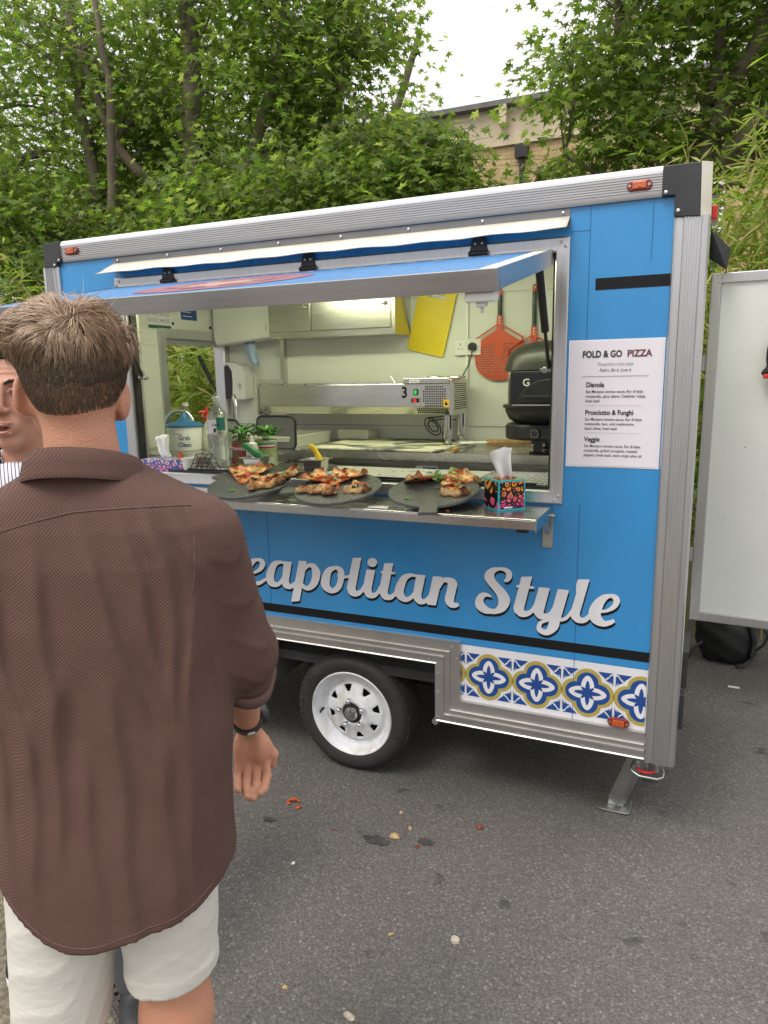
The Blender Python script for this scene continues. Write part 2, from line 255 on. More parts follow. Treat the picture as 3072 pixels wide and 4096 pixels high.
LETTERS = ["7450,7418 7350,7448 7270,7495 7238,7530 7208,7590 7195,7640 7196,7720 7218,7790 7238,7830 7285,7900 7330,7945 7421,7990 7427,8000 7400,8004 7370,7996 7340,8004 7310,8006 7270,8018 7230,8038 7175,8090 7119,8160 7070,8234 7060,8231 7045,8210 6950,8115 6880,8068 6820,8038 6710,8006 6600,8006 6530,8028 6490,8055 6433,8110 6381,8130 6375,8140 6319,8320 6474,8990 6496,9110 6490,9123 6421,9130 6416,9140 6416,9180 6430,9210 6440,9214 6510,9216 6520,9221 6532,9250 6600,9539 6610,9544 6660,9546 6690,9554 6740,9556 6770,9564 6820,9566 6850,9574 6900,9576 6930,9584 6970,9585 6988,9580 6991,9570 6916,9230 6921,9220 6930,9216 7060,9214 7069,9210 7074,9200 7059,9130 7040,9125 6900,9124 6890,9119 6886,9110 6716,8350 6728,8280 6740,8265 6760,8256 6830,8258 6910,8305 6980,8377 7002,8410 7050,8505 7080,8536 7212,9060 7238,9180 7251,9210 7270,9215 7610,9215 7629,9210 7634,9200 7634,9180 7516,8660 7464,8410 7452,8360 7436,8320 7439,8260 7450,8248 7480,8245 7540,8248 7610,8285 7650,8327 7728,8460 7750,8480 7920,9203 7930,9212 7950,9215 8290,9215 8309,9210 8314,9200 8304,9150 8075,8170 8072,8150 8080,8145 8130,8158 8190,8188 8230,8225 8280,8287 8342,8380 8432,8540 8574,9130 8574,9170 8565,9210 8566,9460 8610,9639 8690,9654 8740,9656 8770,9664 8830,9666 8860,9674 8920,9676 8960,9685 9009,9680 9014,9660 8726,8410 8722,8380 8726,8340 8748,8270 8760,8258 8800,8248 8840,8248 8890,8275 9000,8387 9024,8430 9026,8510 9048,8610 9088,8720 9117,8780 9200,8913 9245,8970 9350,9075 9410,9122 9470,9162 9510,9182 9570,9202 9670,9224 9700,9226 9730,9234 9780,9236 9810,9244 9840,9244 9900,9232 9950,9212 10000,9173 10032,9130 10052,9090 10065,9040 10064,8960 10042,8890 10002,8810 9950,8737 9920,8705 9810,8628 9650,8548 9451,8500 9445,8480 9446,8410 9478,8340 9505,8300 9557,8250 9600,8229 9660,8238 9720,8258 9800,8288 9870,8331 9880,8331 9912,8290 9931,8250 9931,8240 9905,8200 9840,8138 9780,8098 9680,8047 9600,8018 9510,8005 9470,8014 9410,8016 9350,8028 9290,8048 9230,8077 9155,8130 9080,8225 9060,8213 8990,8125 8910,8068 8830,8038 8770,8034 8730,8026 8700,8034 8650,8038 8557,8080 8503,8130 8460,8157 8440,8193 8409,8230 8410,8256 8400,8264 8305,8130 8230,8068 8170,8038 8070,8004 8060,8004 8040,8017 8030,8012 8024,7940 8016,7910 8014,7860 7992,7780 7952,7700 7930,7667 7885,7610 7847,7580 7830,7559 7720,7478 7670,7448 7620,7428 7570,7416","-3260,7446 -3270,7451 -3274,7470 -3128,8040 -3123,8080 -3130,8084 -3190,8047 -3280,8008 -3330,7996 -3460,7996 -3540,8018 -3583,8040 -3650,8107 -3690,8183 -3700,8191 -3710,8191 -3817,8100 -3910,8048 -4020,8016 -4090,8014 -4140,8006 -4170,8014 -4220,8016 -4270,8028 -4353,8070 -4410,8127 -4442,8180 -4465,8240 -4470,8248 -4480,8251 -4500,8242 -4690,8108 -4780,8057 -4870,8018 -4930,7998 -5100,7956 -5140,7954 -5180,7945 -5380,7946 -5530,7978 -5660,8038 -5710,8075 -5750,8117 -5792,8180 -5822,8250 -5834,8310 -5834,8420 -5822,8480 -5793,8560 -5742,8660 -5660,8783 -5605,8850 -5500,8955 -5363,9060 -5280,9112 -5180,9162 -5090,9192 -4980,9214 -4860,9226 -4820,9235 -4730,9234 -4640,9212 -4590,9185 -4528,9120 -4498,9050 -4496,8980 -4518,8910 -4537,8870 -4600,8777 -4670,8705 -4750,8648 -4840,8598 -5030,8518 -5150,8486 -5250,8474 -5290,8460 -5302,8440 -5315,8370 -5302,8320 -5283,8280 -5233,8210 -5170,8168 -5010,8165 -4900,8188 -4810,8218 -4710,8268 -4640,8312 -4490,8400 -4485,8420 -4484,8490 -4452,8610 -4432,8660 -4352,8830 -4292,8930 -4240,9003 -4133,9110 -4100,9132 -4020,9172 -3900,9204 -3860,9206 -3820,9215 -3660,9214 -3580,9196 -3530,9205 -3290,9206 -3250,9215 -3180,9215 -3166,9210 -3166,9170 -3344,8390 -3344,8310 -3332,8260 -3310,8238 -3290,8228 -3270,8226 -3220,8248 -3147,8300 -3057,8370 -3038,8400 -2852,9140 -2809,9290 -2790,9295 -2690,9296 -2650,9305 -2440,9304 -2430,9299 -2426,9280 -2451,9180 -2450,9169 -2440,9168 -2340,9222 -2260,9244 -2130,9244 -2080,9232 -2020,9202 -1970,9165 -1888,9080 -1848,9020 -1828,8980 -1805,8890 -1806,8780 -1838,8640 -1878,8520 -1958,8360 -1980,8327 -2020,8275 -2090,8205 -2147,8160 -2260,8088 -2350,8048 -2400,8036 -2530,8036 -2630,8068 -2700,8113 -2710,8113 -2722,8080 -2860,7531 -2910,7516","7445,7640 7470,7635 7540,7638 7562,7660 7582,7700 7622,7830 7635,7930 7633,7950 7620,7956 7580,7937 7510,7898 7450,7872 7410,7843 7388,7810 7366,7740 7368,7700 7407,7660","5240,7968 5190,7978 5100,8008 5020,8048 4980,8075 4905,8150 4878,8200 4856,8270 4856,8400 4868,8460 4888,8520 4938,8620 4980,8675 5030,8725 5090,8763 5150,8784 5190,8786 5230,8794 5260,8786 5310,8782 5390,8752 5460,8705 5490,8673 5498,8650 5490,8630 5480,8626 5440,8634 5360,8636 5330,8644 5310,8642 5260,8622 5230,8602 5207,8570 5188,8520 5179,8470 5188,8400 5225,8340 5300,8265 5360,8227 5440,8198 5490,8186 5590,8186 5623,8200 5675,8250 5723,8330 5742,8380 5754,8440 5755,8530 5742,8600 5713,8680 5662,8770 5585,8870 5530,8935 5385,9080 5290,9207 5248,9270 5228,9310 5206,9390 5206,9460 5218,9510 5238,9560 5285,9630 5337,9680 5440,9752 5480,9772 5540,9792 5600,9804 5690,9806 5840,9834 5970,9834 6080,9802 6140,9772 6185,9740 6222,9690 6242,9650 6254,9610 6254,9510 6242,9460 6212,9400 6175,9350 6120,9308 6080,9288 6010,9278 5977,9290 5957,9320 5952,9340 5956,9350 6002,9410 6022,9450 6034,9500 6034,9590 6025,9610 5980,9655 5910,9692 5860,9704 5810,9704 5730,9682 5670,9652 5608,9590 5578,9510 5575,9490 5576,9460 5598,9380 5655,9290 5830,9115 5940,9025 5990,8975 6112,8820 6162,8730 6182,8670 6194,8600 6194,8550 6182,8480 6152,8390 6112,8310 6030,8195 5980,8145 5910,8098 5810,8048 5660,7998 5600,7986 5460,7984 5430,7976 5380,7974 5340,7965","-300,8018 -360,8028 -440,8058 -505,8120 -532,8170 -585,8330 -588,8350 -584,8380 -496,8750 -494,8770 -500,8782 -600,8756 -640,8754 -700,8739 -758,8520 -817,8370 -880,8267 -975,8170 -1020,8138 -1110,8088 -1190,8058 -1280,8036 -1400,8036 -1460,8048 -1590,8098 -1643,8130 -1693,8170 -1752,8250 -1782,8330 -1794,8380 -1795,8490 -1772,8600 -1732,8720 -1662,8870 -1602,8970 -1565,9020 -1483,9100 -1420,9142 -1320,9182 -1160,9221 -1140,9212 -1130,9213 -1120,9230 -1110,9234 -1080,9236 -1050,9244 -990,9244 -890,9222 -810,9192 -770,9165 -738,9130 -698,9040 -686,8980 -684,8890 -673,8870 -660,8866 -610,8866 -467,8910 -458,8920 -448,8950 -292,9610 -280,9639 -270,9644 -220,9646 -190,9654 -130,9656 -100,9664 -40,9666 -10,9674 60,9676 90,9683 101,9670 -191,8370 -180,8297 -170,8288 -120,8266 -47,8300 55,8390 92,8440 138,8530 190,8615 316,9200 321,9210 340,9215 670,9215 694,9210 694,9180 684,9130 526,8430 525,8410 536,8300 550,8278 580,8266 620,8266 650,8278 690,8305 762,8380 803,8450 868,8590 880,8598 900,8601 912,8620 976,8930 1014,9090 1009,9120 950,9131 946,9150 956,9200 960,9209 970,9214 1030,9216 1040,9221 1110,9539 1120,9544 1170,9546 1200,9554 1250,9556 1280,9564 1330,9566 1360,9574 1410,9576 1440,9584 1480,9585 1498,9580 1501,9570 1494,9530 1426,9240 1431,9230 1440,9226 1570,9224 1579,9220 1584,9210 1569,9140 1550,9135 1420,9134 1410,9130 1398,9110 1284,8590 1236,8390 1248,8300 1270,8278 1310,8266 1350,8268 1393,8290 1450,8345 1485,8370 1532,8430 1544,8460 1546,8490 1568,8590 1638,8770 1738,8950 1795,9030 1880,9115 1950,9162 1990,9182 2080,9212 2190,9234 2240,9236 2270,9244 2300,9236 2360,9234 2460,9215 2530,9216 2570,9225 2830,9225 2850,9219 2852,9200 2676,8420 2676,8330 2688,8270 2700,8258 2750,8245 2780,8248 2800,8258 2865,8310 2950,8407 2992,8480 3084,8880 3138,9140 3161,9210 3180,9215 3260,9216 3300,9225 3530,9224 3539,9220 3544,9210 3539,9180 3550,9177 3600,9202 3660,9222 3720,9234 3900,9235 4010,9202 4050,9175 4102,9120 4132,9060 4145,8990 4144,8950 4136,8920 4134,8890 4088,8730 4054,8560 4026,8450 4024,8420 4006,8340 4016,8290 4030,8265 4070,8246 4110,8246 4170,8261 4180,8259 4202,8220 4214,8180 4212,8150 4200,8135 4173,8110 4095,8060 4000,8035 3890,8036 3850,8048 3770,8095 3715,8150 3678,8210 3658,8270 3646,8330 3646,8390 3668,8510 3714,8680 3744,8830 3756,8930 3764,8960 3742,9010 3730,9022 3660,9025 3640,9022 3590,8993 3538,8910 3482,8800 3438,8760 3302,8160 3275,8060 3270,8051 3260,8046 2910,8047 2904,8060 2914,8110 2910,8122 2900,8123 2840,8078 2800,8058 2740,8038 2690,8026 2590,8026 2540,8038 2470,8075 2395,8150 2342,8230 2330,8237 2315,8230 2240,8155 2193,8120 2100,8068 2030,8046 1910,8046 1770,8088 1730,8108 1685,8140 1625,8200 1590,8245 1576,8240 1555,8210 1450,8105 1360,8058 1280,8036 1130,8036 1080,8048 1010,8085 960,8137 917,8210 900,8230 880,8274 870,8282 810,8197 753,8130 700,8088 620,8048 580,8036 530,8026 410,8026 360,8038 320,8058 280,8085 260,8107 227,8160 182,8260 170,8267 156,8260 135,8230 20,8115 -20,8088 -100,8048 -160,8028 -210,8024 -240,8016","-2515,8230 -2490,8226 -2437,8240 -2355,8320 -2320,8367 -2287,8420 -2258,8490 -2216,8630 -2196,8730 -2195,8900 -2218,9020 -2240,9052 -2330,9052 -2360,9042 -2410,9005 -2511,8910 -2520,8895 -2654,8360 -2658,8330 -2640,8305 -2610,8285 -2560,8238","-3995,8240 -3970,8235 -3940,8238 -3910,8248 -3860,8275 -3825,8310 -3765,8390 -3730,8427 -3668,8520 -3636,8680 -3634,8710 -3626,8740 -3624,8770 -3575,9050 -3576,9070 -3580,9079 -3590,9084 -3660,9085 -3710,9084 -3750,9072 -3850,9022 -3890,8995 -3932,8940 -3992,8810 -4052,8620 -4074,8520 -4085,8440 -4084,8350 -4072,8300 -4053,8270","2027,8250 2050,8248 2173,8310 2255,8380 2342,8500 2346,8540 2374,8670 2376,8700 2454,9100 2449,9110 2440,9114 2370,9115 2270,9102 2210,9072 2137,9020 2068,8930 2038,8860 1978,8680 1935,8490 1936,8390 1948,8350 1980,8297","-1293,8260 -1260,8256 -1230,8268 -1190,8295 -1115,8370 -1078,8430 -1018,8580 -976,8730 -978,8750 -1012,8800 -1014,8850 -997,8890 -970,8919 -969,8930 -978,8990 -1000,9033 -1027,9060 -1060,9074 -1100,9074 -1140,9052 -1255,8970 -1282,8930 -1302,8880 -1354,8670 -1356,8640 -1374,8550 -1376,8510 -1384,8480 -1385,8400 -1382,8380 -1362,8340 -1335,8300","-5252,8590 -5240,8584 -5200,8586 -5140,8598 -5030,8648 -4920,8725 -4840,8805 -4798,8870 -4778,8930 -4768,8980 -4768,9000 -4778,9030 -4795,9050 -4817,9070 -4840,9082 -4900,9082 -4973,9040 -5041,8980 -5122,8870 -5222,8670","9486,8620 9540,8628 9620,8658 9700,8715 9765,8780 9800,8827 9832,8890 9844,8930 9847,9010 9832,9050 9815,9070 9800,9082 9770,9094 9750,9094 9710,9082 9669,9050 9620,8993 9557,8880 9518,8780 9478,8640 9477,8630","510,9348 460,9368 427,9390 388,9440 376,9480 375,9500 376,9540 388,9580 430,9645 500,9693 560,9714 610,9721 660,9715 685,9710 750,9672 782,9630 804,9560 792,9500 755,9430 730,9405 690,9378 650,9358 600,9346"]
# ---------------------------------------------------------------- setting: ground, drain, verge, building, distance
def asphalt():
    m, N, L, b = nt('asphalt')
    tc = N.new('ShaderNodeTexCoord')
    def vor(scale, feat='F1'):
        v = N.new('ShaderNodeTexVoronoi'); v.inputs['Scale'].default_value = scale; v.feature = feat; L.new(tc.outputs['Object'], v.inputs['Vector']); return v
    def noise(scale, d=6):
        v = N.new('ShaderNodeTexNoise'); v.inputs['Scale'].default_value = scale; v.inputs['Detail'].default_value = d; L.new(tc.outputs['Object'], v.inputs['Vector']); return v
    def ramp(src, *st):
        r = N.new('ShaderNodeValToRGB'); e = r.color_ramp.elements
        while len(e) < len(st): e.new(.5)
        for k, (p, c) in enumerate(st): e[k].position = p; e[k].color = (*c, 1)
        L.new(src, r.inputs['Fac']); return r.outputs['Color']
    def mix(f, a, c, t='MIX'):
        x = N.new('ShaderNodeMixRGB'); x.blend_type = t
        if isinstance(f, float): x.inputs[0].default_value = f
        else: L.new(f, x.inputs[0])
        L.new(a, x.inputs[1])
        if isinstance(c, tuple): x.inputs[2].default_value = (*c, 1)
        else: L.new(c, x.inputs[2])
        return x.outputs[0]
    v1 = vor(105); v2 = vor(210); v3 = vor(46)
    sep = N.new('ShaderNodeSeparateColor'); L.new(v1.outputs['Color'], sep.inputs[0])
    sep2 = N.new('ShaderNodeSeparateColor'); L.new(v2.outputs['Color'], sep2.inputs[0])
    sep3 = N.new('ShaderNodeSeparateColor'); L.new(v3.outputs['Color'], sep3.inputs[0])
    bind = ramp(noise(2.2).outputs['Fac'], (.3, (.088, .082, .076)), (.7, (.118, .110, .103)))
    stone = ramp(sep.outputs[0], (.0, (.075, .071, .067)), (.55, (.158, .149, .140)), (.9, (.205, .195, .182)), (1., (.26, .245, .225)))
    fine = ramp(sep2.outputs[1], (.0, (.070, .065, .061)), (.7, (.132, .123, .115)), (1., (.21, .20, .185)))
    edge = ramp(v1.outputs['Distance'], (.30, (1, 1, 1)), (.58, (0, 0, 0)))
    pick = ramp(sep.outputs[1], (.40, (0, 0, 0)), (.52, (1, 1, 1)))
    msk = mix(1.0, edge, pick, 'MULTIPLY')
    c = mix(.55, bind, fine); c = mix(msk, c, stone)
    pick3 = ramp(sep3.outputs[0], (.93, (0, 0, 0)), (.95, (1, 1, 1))); edge3 = ramp(v3.outputs['Distance'], (.18, (1, 1, 1)), (.26, (0, 0, 0)))
    c = mix(mix(1.0, pick3, edge3, 'MULTIPLY'), c, (.19, .178, .16))
    # oil drips and trodden gum with shapes of their own
    sp = ramp(noise(7.5, 3).outputs['Fac'], (.66, (0, 0, 0)), (.73, (.7, .7, .7))); c = mix(sp, c, (.034, .032, .030))
    big = ramp(noise(.7, 4).outputs['Fac'], (.35, (.80, .80, .80)), (.7, (1.12, 1.1, 1.08))); c = mix(1.0, c, big, 'MULTIPLY')
    L.new(c, b.inputs['Base Color']); b.inputs['Roughness'].default_value = .82
    bp = N.new('ShaderNodeBump'); bp.inputs['Strength'].default_value = .7; bp.inputs['Distance'].default_value = .004
    hh = mix(.4, edge, ramp(v2.outputs['Distance'], (.2, (1, 1, 1)), (.6, (0, 0, 0)))); L.new(hh, bp.inputs['Height']); L.new(bp.outputs['Normal'], b.inputs['Normal'])
    return m
m_asph = asphalt()
tag(MB().add([(-90, -60, 0), (90, -60, 0), (90, 110, 0), (-90, 110, 0)], [(0, 1, 2, 3)]).build('ground', m_asph), kind='structure')
# ---- slotted drain running past the people, gravel verge on its near side
dv = Vector((1.27, -.59, 0)).normalized(); dn = Vector((dv.y, -dv.x, 0))         # dn points to the verge side
DA = Vector((-1.37, -.655, 0)); drot = math.atan2(dv.y, dv.x)
m_iron = MAT('cast_iron', (.085, .07, .062), .55, .4, .25, 20, .2, 120)
m_grav = MAT('gravel_soil', (.13, .11, .075), .95, 0, .35, 45, 1.0, 130, alt=(.26, .23, .17), altpos=(.4, .65))
vg = MB(); q0 = DA - dv * 3 + dn * .078; q1 = DA + dv * 4.2 + dn * .078
vg.add([q0 + Vector((0, 0, .004)), q1 + Vector((0, 0, .004)), q1 + dn * 3 + Vector((0, 0, .004)), q0 + dn * 3 + Vector((0, 0, .004))], [(0, 1, 2, 3)])
tag(vg.build('verge', m_grav), kind='structure')
gm = None
GL = ['drain grate segment farthest back, at the left frame edge', 'drain grate segment next to the dry grass at the left edge', 'drain grate segment behind the brown shirt', 'drain grate segment between the legs of the man in shorts', 'drain grate segment nearest the bottom edge between the legs']
for k in range(5):
    cpos = DA + dv * (-.75 + .5 * k)
    g = thing('drain_grate', GL[k], 'drain grate', (cpos.x, cpos.y, .004), drot, 'drain grates along the verge')
    f = MB(); f.box(-.246, .246, -.066, -.05, 0, .012).box(-.246, .246, .05, .066, 0, .012).box(-.246, -.23, -.05, .05, 0, .012).box(.23, .246, -.05, .05, 0, .012)
    f.box(-.23, .23, -.005, .005, 0, .0115)
    f.build('rim', m_iron, g, bevel=.0015)
    s = MB()
    for i in range(15):
        xx = -.215 + .43 * i / 14
        if gm is None: gm = MB().box(-.008, .008, -.05, .05, 0, .0112).build('bar', m_iron, g).data; COL.objects[-1].location.x = xx
        else: ob = bpy.data.objects.new('bar', gm); COL.objects.link(ob); ob.parent = g; ob.location.x = xx
        for sy in (-.058, .058): s.lathe([(.0045, .012), (.0035, .0145), (0, .015)], (xx, sy, 0), 'z', 8)
    s.build('stud_row', m_iron, g)
    MB().box(-.24, .24, -.06, .06, -.003, .0015).build('channel', m_dark, g)
# dry grass on the verge
rng = np.random.default_rng(3); n = 5200
t = rng.uniform(-1.6, .9, n); u = rng.uniform(.085, .75, n) ; P = np.array(DA)[None] + t[:, None] * np.array(dv) + u[:, None] * np.array(dn)
hgt = rng.uniform(.008, .035, n); an = rng.uniform(0, 6.28, n); ln = rng.normal(0, .02, (n, 2)); w = .0012
V = np.zeros((n, 3, 3)); V[:, 0] = P; V[:, 0, 0] -= w * np.cos(an); V[:, 0, 1] -= w * np.sin(an); V[:, 1] = P; V[:, 1, 0] += w * np.cos(an); V[:, 1, 1] += w * np.sin(an)
V[:, 2] = P; V[:, 2, :2] += ln; V[:, 2, 2] += hgt; V[:, :2, 2] += .003
m_grass = MAT('dry_grass', (.20, .20, .06), .8, 0, .3, 9, alt=(.42, .36, .17), altpos=(.35, .6))
tag(link('grass', mesh_np('grass', V.reshape(-1, 3), np.arange(n * 3).reshape(n, 3)), m_grass), 'short dry grass on the verge beside the drain', None, kind='stuff')

# ---- brick building behind the trees
def brick(name, sc):
    m, N, L, b = nt(name); tc = N.new('ShaderNodeTexCoord'); mp = N.new('ShaderNodeMapping'); L.new(tc.outputs['Object'], mp.inputs['Vector'])
    mp.inputs['Rotation'].default_value = (math.pi / 2, 0, 0)
    br = N.new('ShaderNodeTexBrick'); br.inputs['Scale'].default_value = sc; L.new(mp.outputs['Vector'], br.inputs['Vector'])
    br.inputs['Color1'].default_value = (.46, .32, .15, 1); br.inputs['Color2'].default_value = (.56, .42, .21, 1); br.inputs['Mortar'].default_value = (.30, .26, .20, 1)
    br.inputs['Mortar Size'].default_value = .012; br.inputs['Brick Width'].default_value = .44; br.inputs['Row Height'].default_value = .15
    nz = N.new('ShaderNodeTexNoise'); nz.inputs['Scale'].default_value = 3; L.new(tc.outputs['Object'], nz.inputs['Vector'])
    mx = N.new('ShaderNodeMixRGB'); mx.blend_type = 'MULTIPLY'; mx.inputs[0].default_value = .5; L.new(br.outputs['Color'], mx.inputs[1]); L.new(nz.outputs['Color'], mx.inputs[2])
    L.new(br.outputs['Color'], b.inputs['Base Color']); b.inputs['Roughness'].default_value = .9; return m
m_brick = brick('yellow_stock_brick', 2.0)
m_stone = MAT('weathered_stone', (.56, .47, .33), .85, 0, .15, 2.5, .2, 20)
m_slate = MAT('dark_coping', (.16, .155, .15), .8, 0, .2, 4)
m_glass = MAT('window_glass', (.10, .12, .13), .08, 0, .2, 2, spec=.8)
m_wfr = MAT('white_window_frame', (.78, .78, .76), .5, 0, .04, 5)
BY = 12.0
bld = thing('brick_building', 'yellow brick building with stone parapet seen through the gap in the trees', 'building', (0, BY, 0))
MB().box(-16, 9, 0, 8, 0, 6.02).build('wall', m_brick, bld)
MB().box(-16, 9, -.06, 0, 6.02, 6.62).box(-16, 9, -.03, 8, 6.62, 6.70).build('parapet', m_stone, bld)
MB().box(-16.1, 9.1, -.22, 8, 6.70, 6.79).build('coping', m_slate, bld)
for x in (-13.4, -9.6, -6.4, -2.55, .4, 3.4, 6.4):
    MB().box(x - .07, x + .07, -.22, -.05, 6.36, 6.70).build('corbel', m_stone, bld)
for x in (-14, -11.2, -8.6, -6.0, -4.0, -1.0, .75, 5.2):
    for z0, z1 in ((3.4, 4.95), (.9, 2.4)):
        w = MB().frame(x - .62, x + .62, z0, z1, [(0, -.02), (0, -.07), (.07, -.07), (.07, -.02)]).box(x - .025, x + .025, -.065, -.02, z0 + .07, z1 - .07).box(x - .55, x + .55, -.063, -.02, (z0 + z1) / 2 - .02, (z0 + z1) / 2 + .02).build('window', m_wfr, bld)
        MB().box(x - .6, x + .6, -.025, .02, z0 + .02, z1 - .02).build('pane', m_glass, w)
        MB().box(x - .72, x + .72, -.14, -.0, z0 - .12, z0).build('sill', m_stone, w)
MB().tube([(-2.2, -.05, 6.0), (-2.2, -.05, .2)], .05, 8).box(-2.32, -2.08, -.16, -.001, 5.75, 5.98).build('drainpipe', m_pblack, bld)
# ---- things at the far left: railing posts, pale car, ribbed black bin
for k in range(2):
    x, y = -3.62 - .30 * k, 1.35 + .12 * k
    tag(MB().cyl((x, y, 0), (x, y, 1.5), .022, .022, 10).lathe([(.03, 1.5), (.03, 1.53), (0, 1.56)], (x, y, 0), 'z', 10).build('railing_post', m_pblack), ['dark railing post nearer the trailer, far left behind the speaking man', 'dark railing post at the very left edge behind the speaking man'][k], 'railing post', 'railing posts at the far left')
car = thing('parked_car', 'pale parked car far behind at the left edge', 'car', (-9.6, 6.2, 0), math.radians(25))
m_carp = MAT('pale_car_paint', (.66, .65, .60), .25, 0, .02, 3, coat=.6)
cp = [(-2.1, .35), (-2.15, .62), (-1.9, .80), (-1.1, .92), (-.45, 1.38), (.9, 1.42), (1.65, .98), (2.1, .86), (2.15, .4)]
MB().prism(cp, -.85, .85, 'xz').build('body', m_carp, car, bevel=.06)
for yy in (-.86, .86):
    MB().prism([(-.95, .95), (-.42, 1.3), (.8, 1.33), (1.35, .98)], yy - .012, yy + .012, 'xz').build('side_window', m_glass, car)
    for xx in (-1.35, 1.35):
        wh = MB().lathe([(0, -.1), (.3, -.1), (.32, -.06), (.32, .06), (.3, .1), (0, .1)], (xx, yy, .32), 'y', 20).build('wheel', m_rubber, car, smooth=40)
        MB().lathe([(0, -.012), (.19, -.01), (.2, .01), (0, .012)], (xx, yy + math.copysign(.1, yy), .32), 'y', 18).build('rim', m_alu, wh)
bn = thing('storage_bin', 'black ribbed plastic bin behind the striped shirt at the far left', 'bin', (-2.45, .35, 0), math.radians(12))
MB().box(-.30, .25, -.3, .3, 0, 1.04).build('body', m_pdark, bn, bevel=.03)
b = MB()
for k in range(9):
    z = 1.05 + .025 * k; s = 1 - .02 * k
    b.lathe([(.30 * s, z), (.315 * s, z + .005), (.315 * s, z + .018), (.30 * s, z + .022)], (-.02, 0, 0), 'z', 24, 1, 1.05)
b.build('ribbed_lid', m_pdark, bn, smooth=40)

# ---- litter on the asphalt
m_chil = MAT('orange_pepper', (.55, .09, .015), .4, 0, .2, 60)
m_redf = MAT('red_scrap', (.20, .03, .018), .45, 0, .3, 60)
m_crumb = MAT('bread_crumb', (.50, .36, .18), .85, 0, .3, 80, .5, 200)
m_peb = MAT('pale_stone', (.50, .44, .35), .85, 0, .2, 60, .3, 200)
def lump(name, mat, x, y, s, seed, flatn=.6, zoff=0.0, parent=None):
    r = random.Random(seed); bm = bmesh.new(); bmesh.ops.create_icosphere(bm, subdivisions=2, radius=1)
    ph = [r.uniform(0, 6) for _ in range(6)]
    for v in bm.verts:
        k = 1 + .22 * math.sin(3 * v.co.x + ph[0]) + .2 * math.sin(4 * v.co.y + ph[1]) + .15 * math.sin(5 * v.co.z + ph[2])
        v.co = Vector((v.co.x * k * s[0], v.co.y * k * s[1], max(v.co.z * k * s[2], -s[2] * .55)))
    me = bpy.data.meshes.new(name); bm.to_mesh(me); bm.free()
    o = link(name, me, mat, parent, smooth=50); o.location = (x, y, s[2] * .55 + zoff); o.rotation_euler = (0, 0, r.uniform(0, 6)); return o
c = MB().tube([(-.022, -.012, .005), (-.016, .004, .006), (-.004, .010, .010), (.004, .004, .012), (.012, .014, .008), (.026, .006, .005)], [.003, .005, .006, .008, .005, .003], 8)
c.tube([(-.022, -.012, .005), (-.010, -.018, .005), (.0, -.015, .005)], [.004, .005, .002], 8)
o = c.build('pepper_strip', m_chil, smooth=60); o.location = (-.186, -.281, 0); tag(o, 'curled orange strip of pepper on the asphalt in front of the wheel', 'food scrap')
tag(lump('pepper_scrap', m_chil, -.145, -.304, (.012, .008, .006), 2), 'tiny orange scrap beside the curled pepper strip', 'food scrap')
tag(lump('bread_chunk', m_crumb, .279, -.328, (.022, .013, .011), 3), 'tan chunk of bread beside a dark oil stain', 'food scrap')
tag(lump('tomato_scrap', m_redf, .555, -.156, (.014, .010, .010), 4), 'dark red scrap of tomato below the step of the trailer skirt', 'food scrap')
tag(lump('pale_pebble', m_peb, .643, -.711, (.014, .011, .008), 5), 'cream pebble on a dark spot at the lower right of the asphalt', 'pebble')
tag(lump('yellow_pebble', m_peb, .463, -1.07, (.016, .009, .008), 6), 'yellowish chip at the bottom centre edge of the asphalt', 'pebble')
tag(lump('white_pebble', m_white, .006, -.599, (.007, .006, .005), 8), 'small white pebble on the asphalt right of the brown shirt hem', 'pebble')
tag(MB().box(-.028, .028, -.009, .009, .002, .008).build('paper_scrap', m_white, bevel=.002), 'small white scrap on the asphalt in front of the backpack', 'litter').location = (1.476, 1.538, 0)
for k, (x, y) in enumerate(((.313, -.258), (.245, -.179), (.453, -.764), (.256, -1.058))):
    tag(lump('crumb', m_crumb, x, y, (.008, .006, .005), 20 + k), 'tiny pale bread crumb lying loose on the asphalt', 'food scrap', 'crumbs scattered on the asphalt')
for k, (x, y) in enumerate(((.379, -.349), (.045, -.377))):
    tag(lump('sauce_scrap', m_redf, x, y, (.009, .007, .004), 40 + k), 'tiny dark red fleck of sauce on the asphalt', 'food scrap', 'red flecks on the asphalt')
m_stain = MAT('oil_stain', (.040, .037, .034), .8, 0, .3, 90, .6, 150, alt=(.085, .080, .075), altpos=(.45, .62))
for k, (x, y, a, bb) in enumerate(((.398, -.31, .032, .018), (.225, -.372, .050, .026), (-.213, -.417, .024, .015))):
    r = random.Random(k + 3); pts = []
    for i in range(26):
        th = i / 26 * 2 * math.pi; q = 1 + .22 * math.sin(3 * th + r.random() * 6) * r.random() + r.uniform(-.12, .12)
        pts.append((x + a * q * math.cos(th), y + bb * q * math.sin(th), .004))
    tag(MB().add(pts, [tuple(range(26))]).build('oil_stain', m_stain), kind='structure')
# ---------------------------------------------------------------- the food trailer
m_alug = MAT('dull_aluminium_strip', (.22, .22, .22), .5, .8, .1, 6)
XL, XR, YB = -1.555, 1.215, 1.28
tr = thing('food_trailer', 'blue pizza food trailer with its serving hatch propped open', 'food trailer', (0, 0, 0))
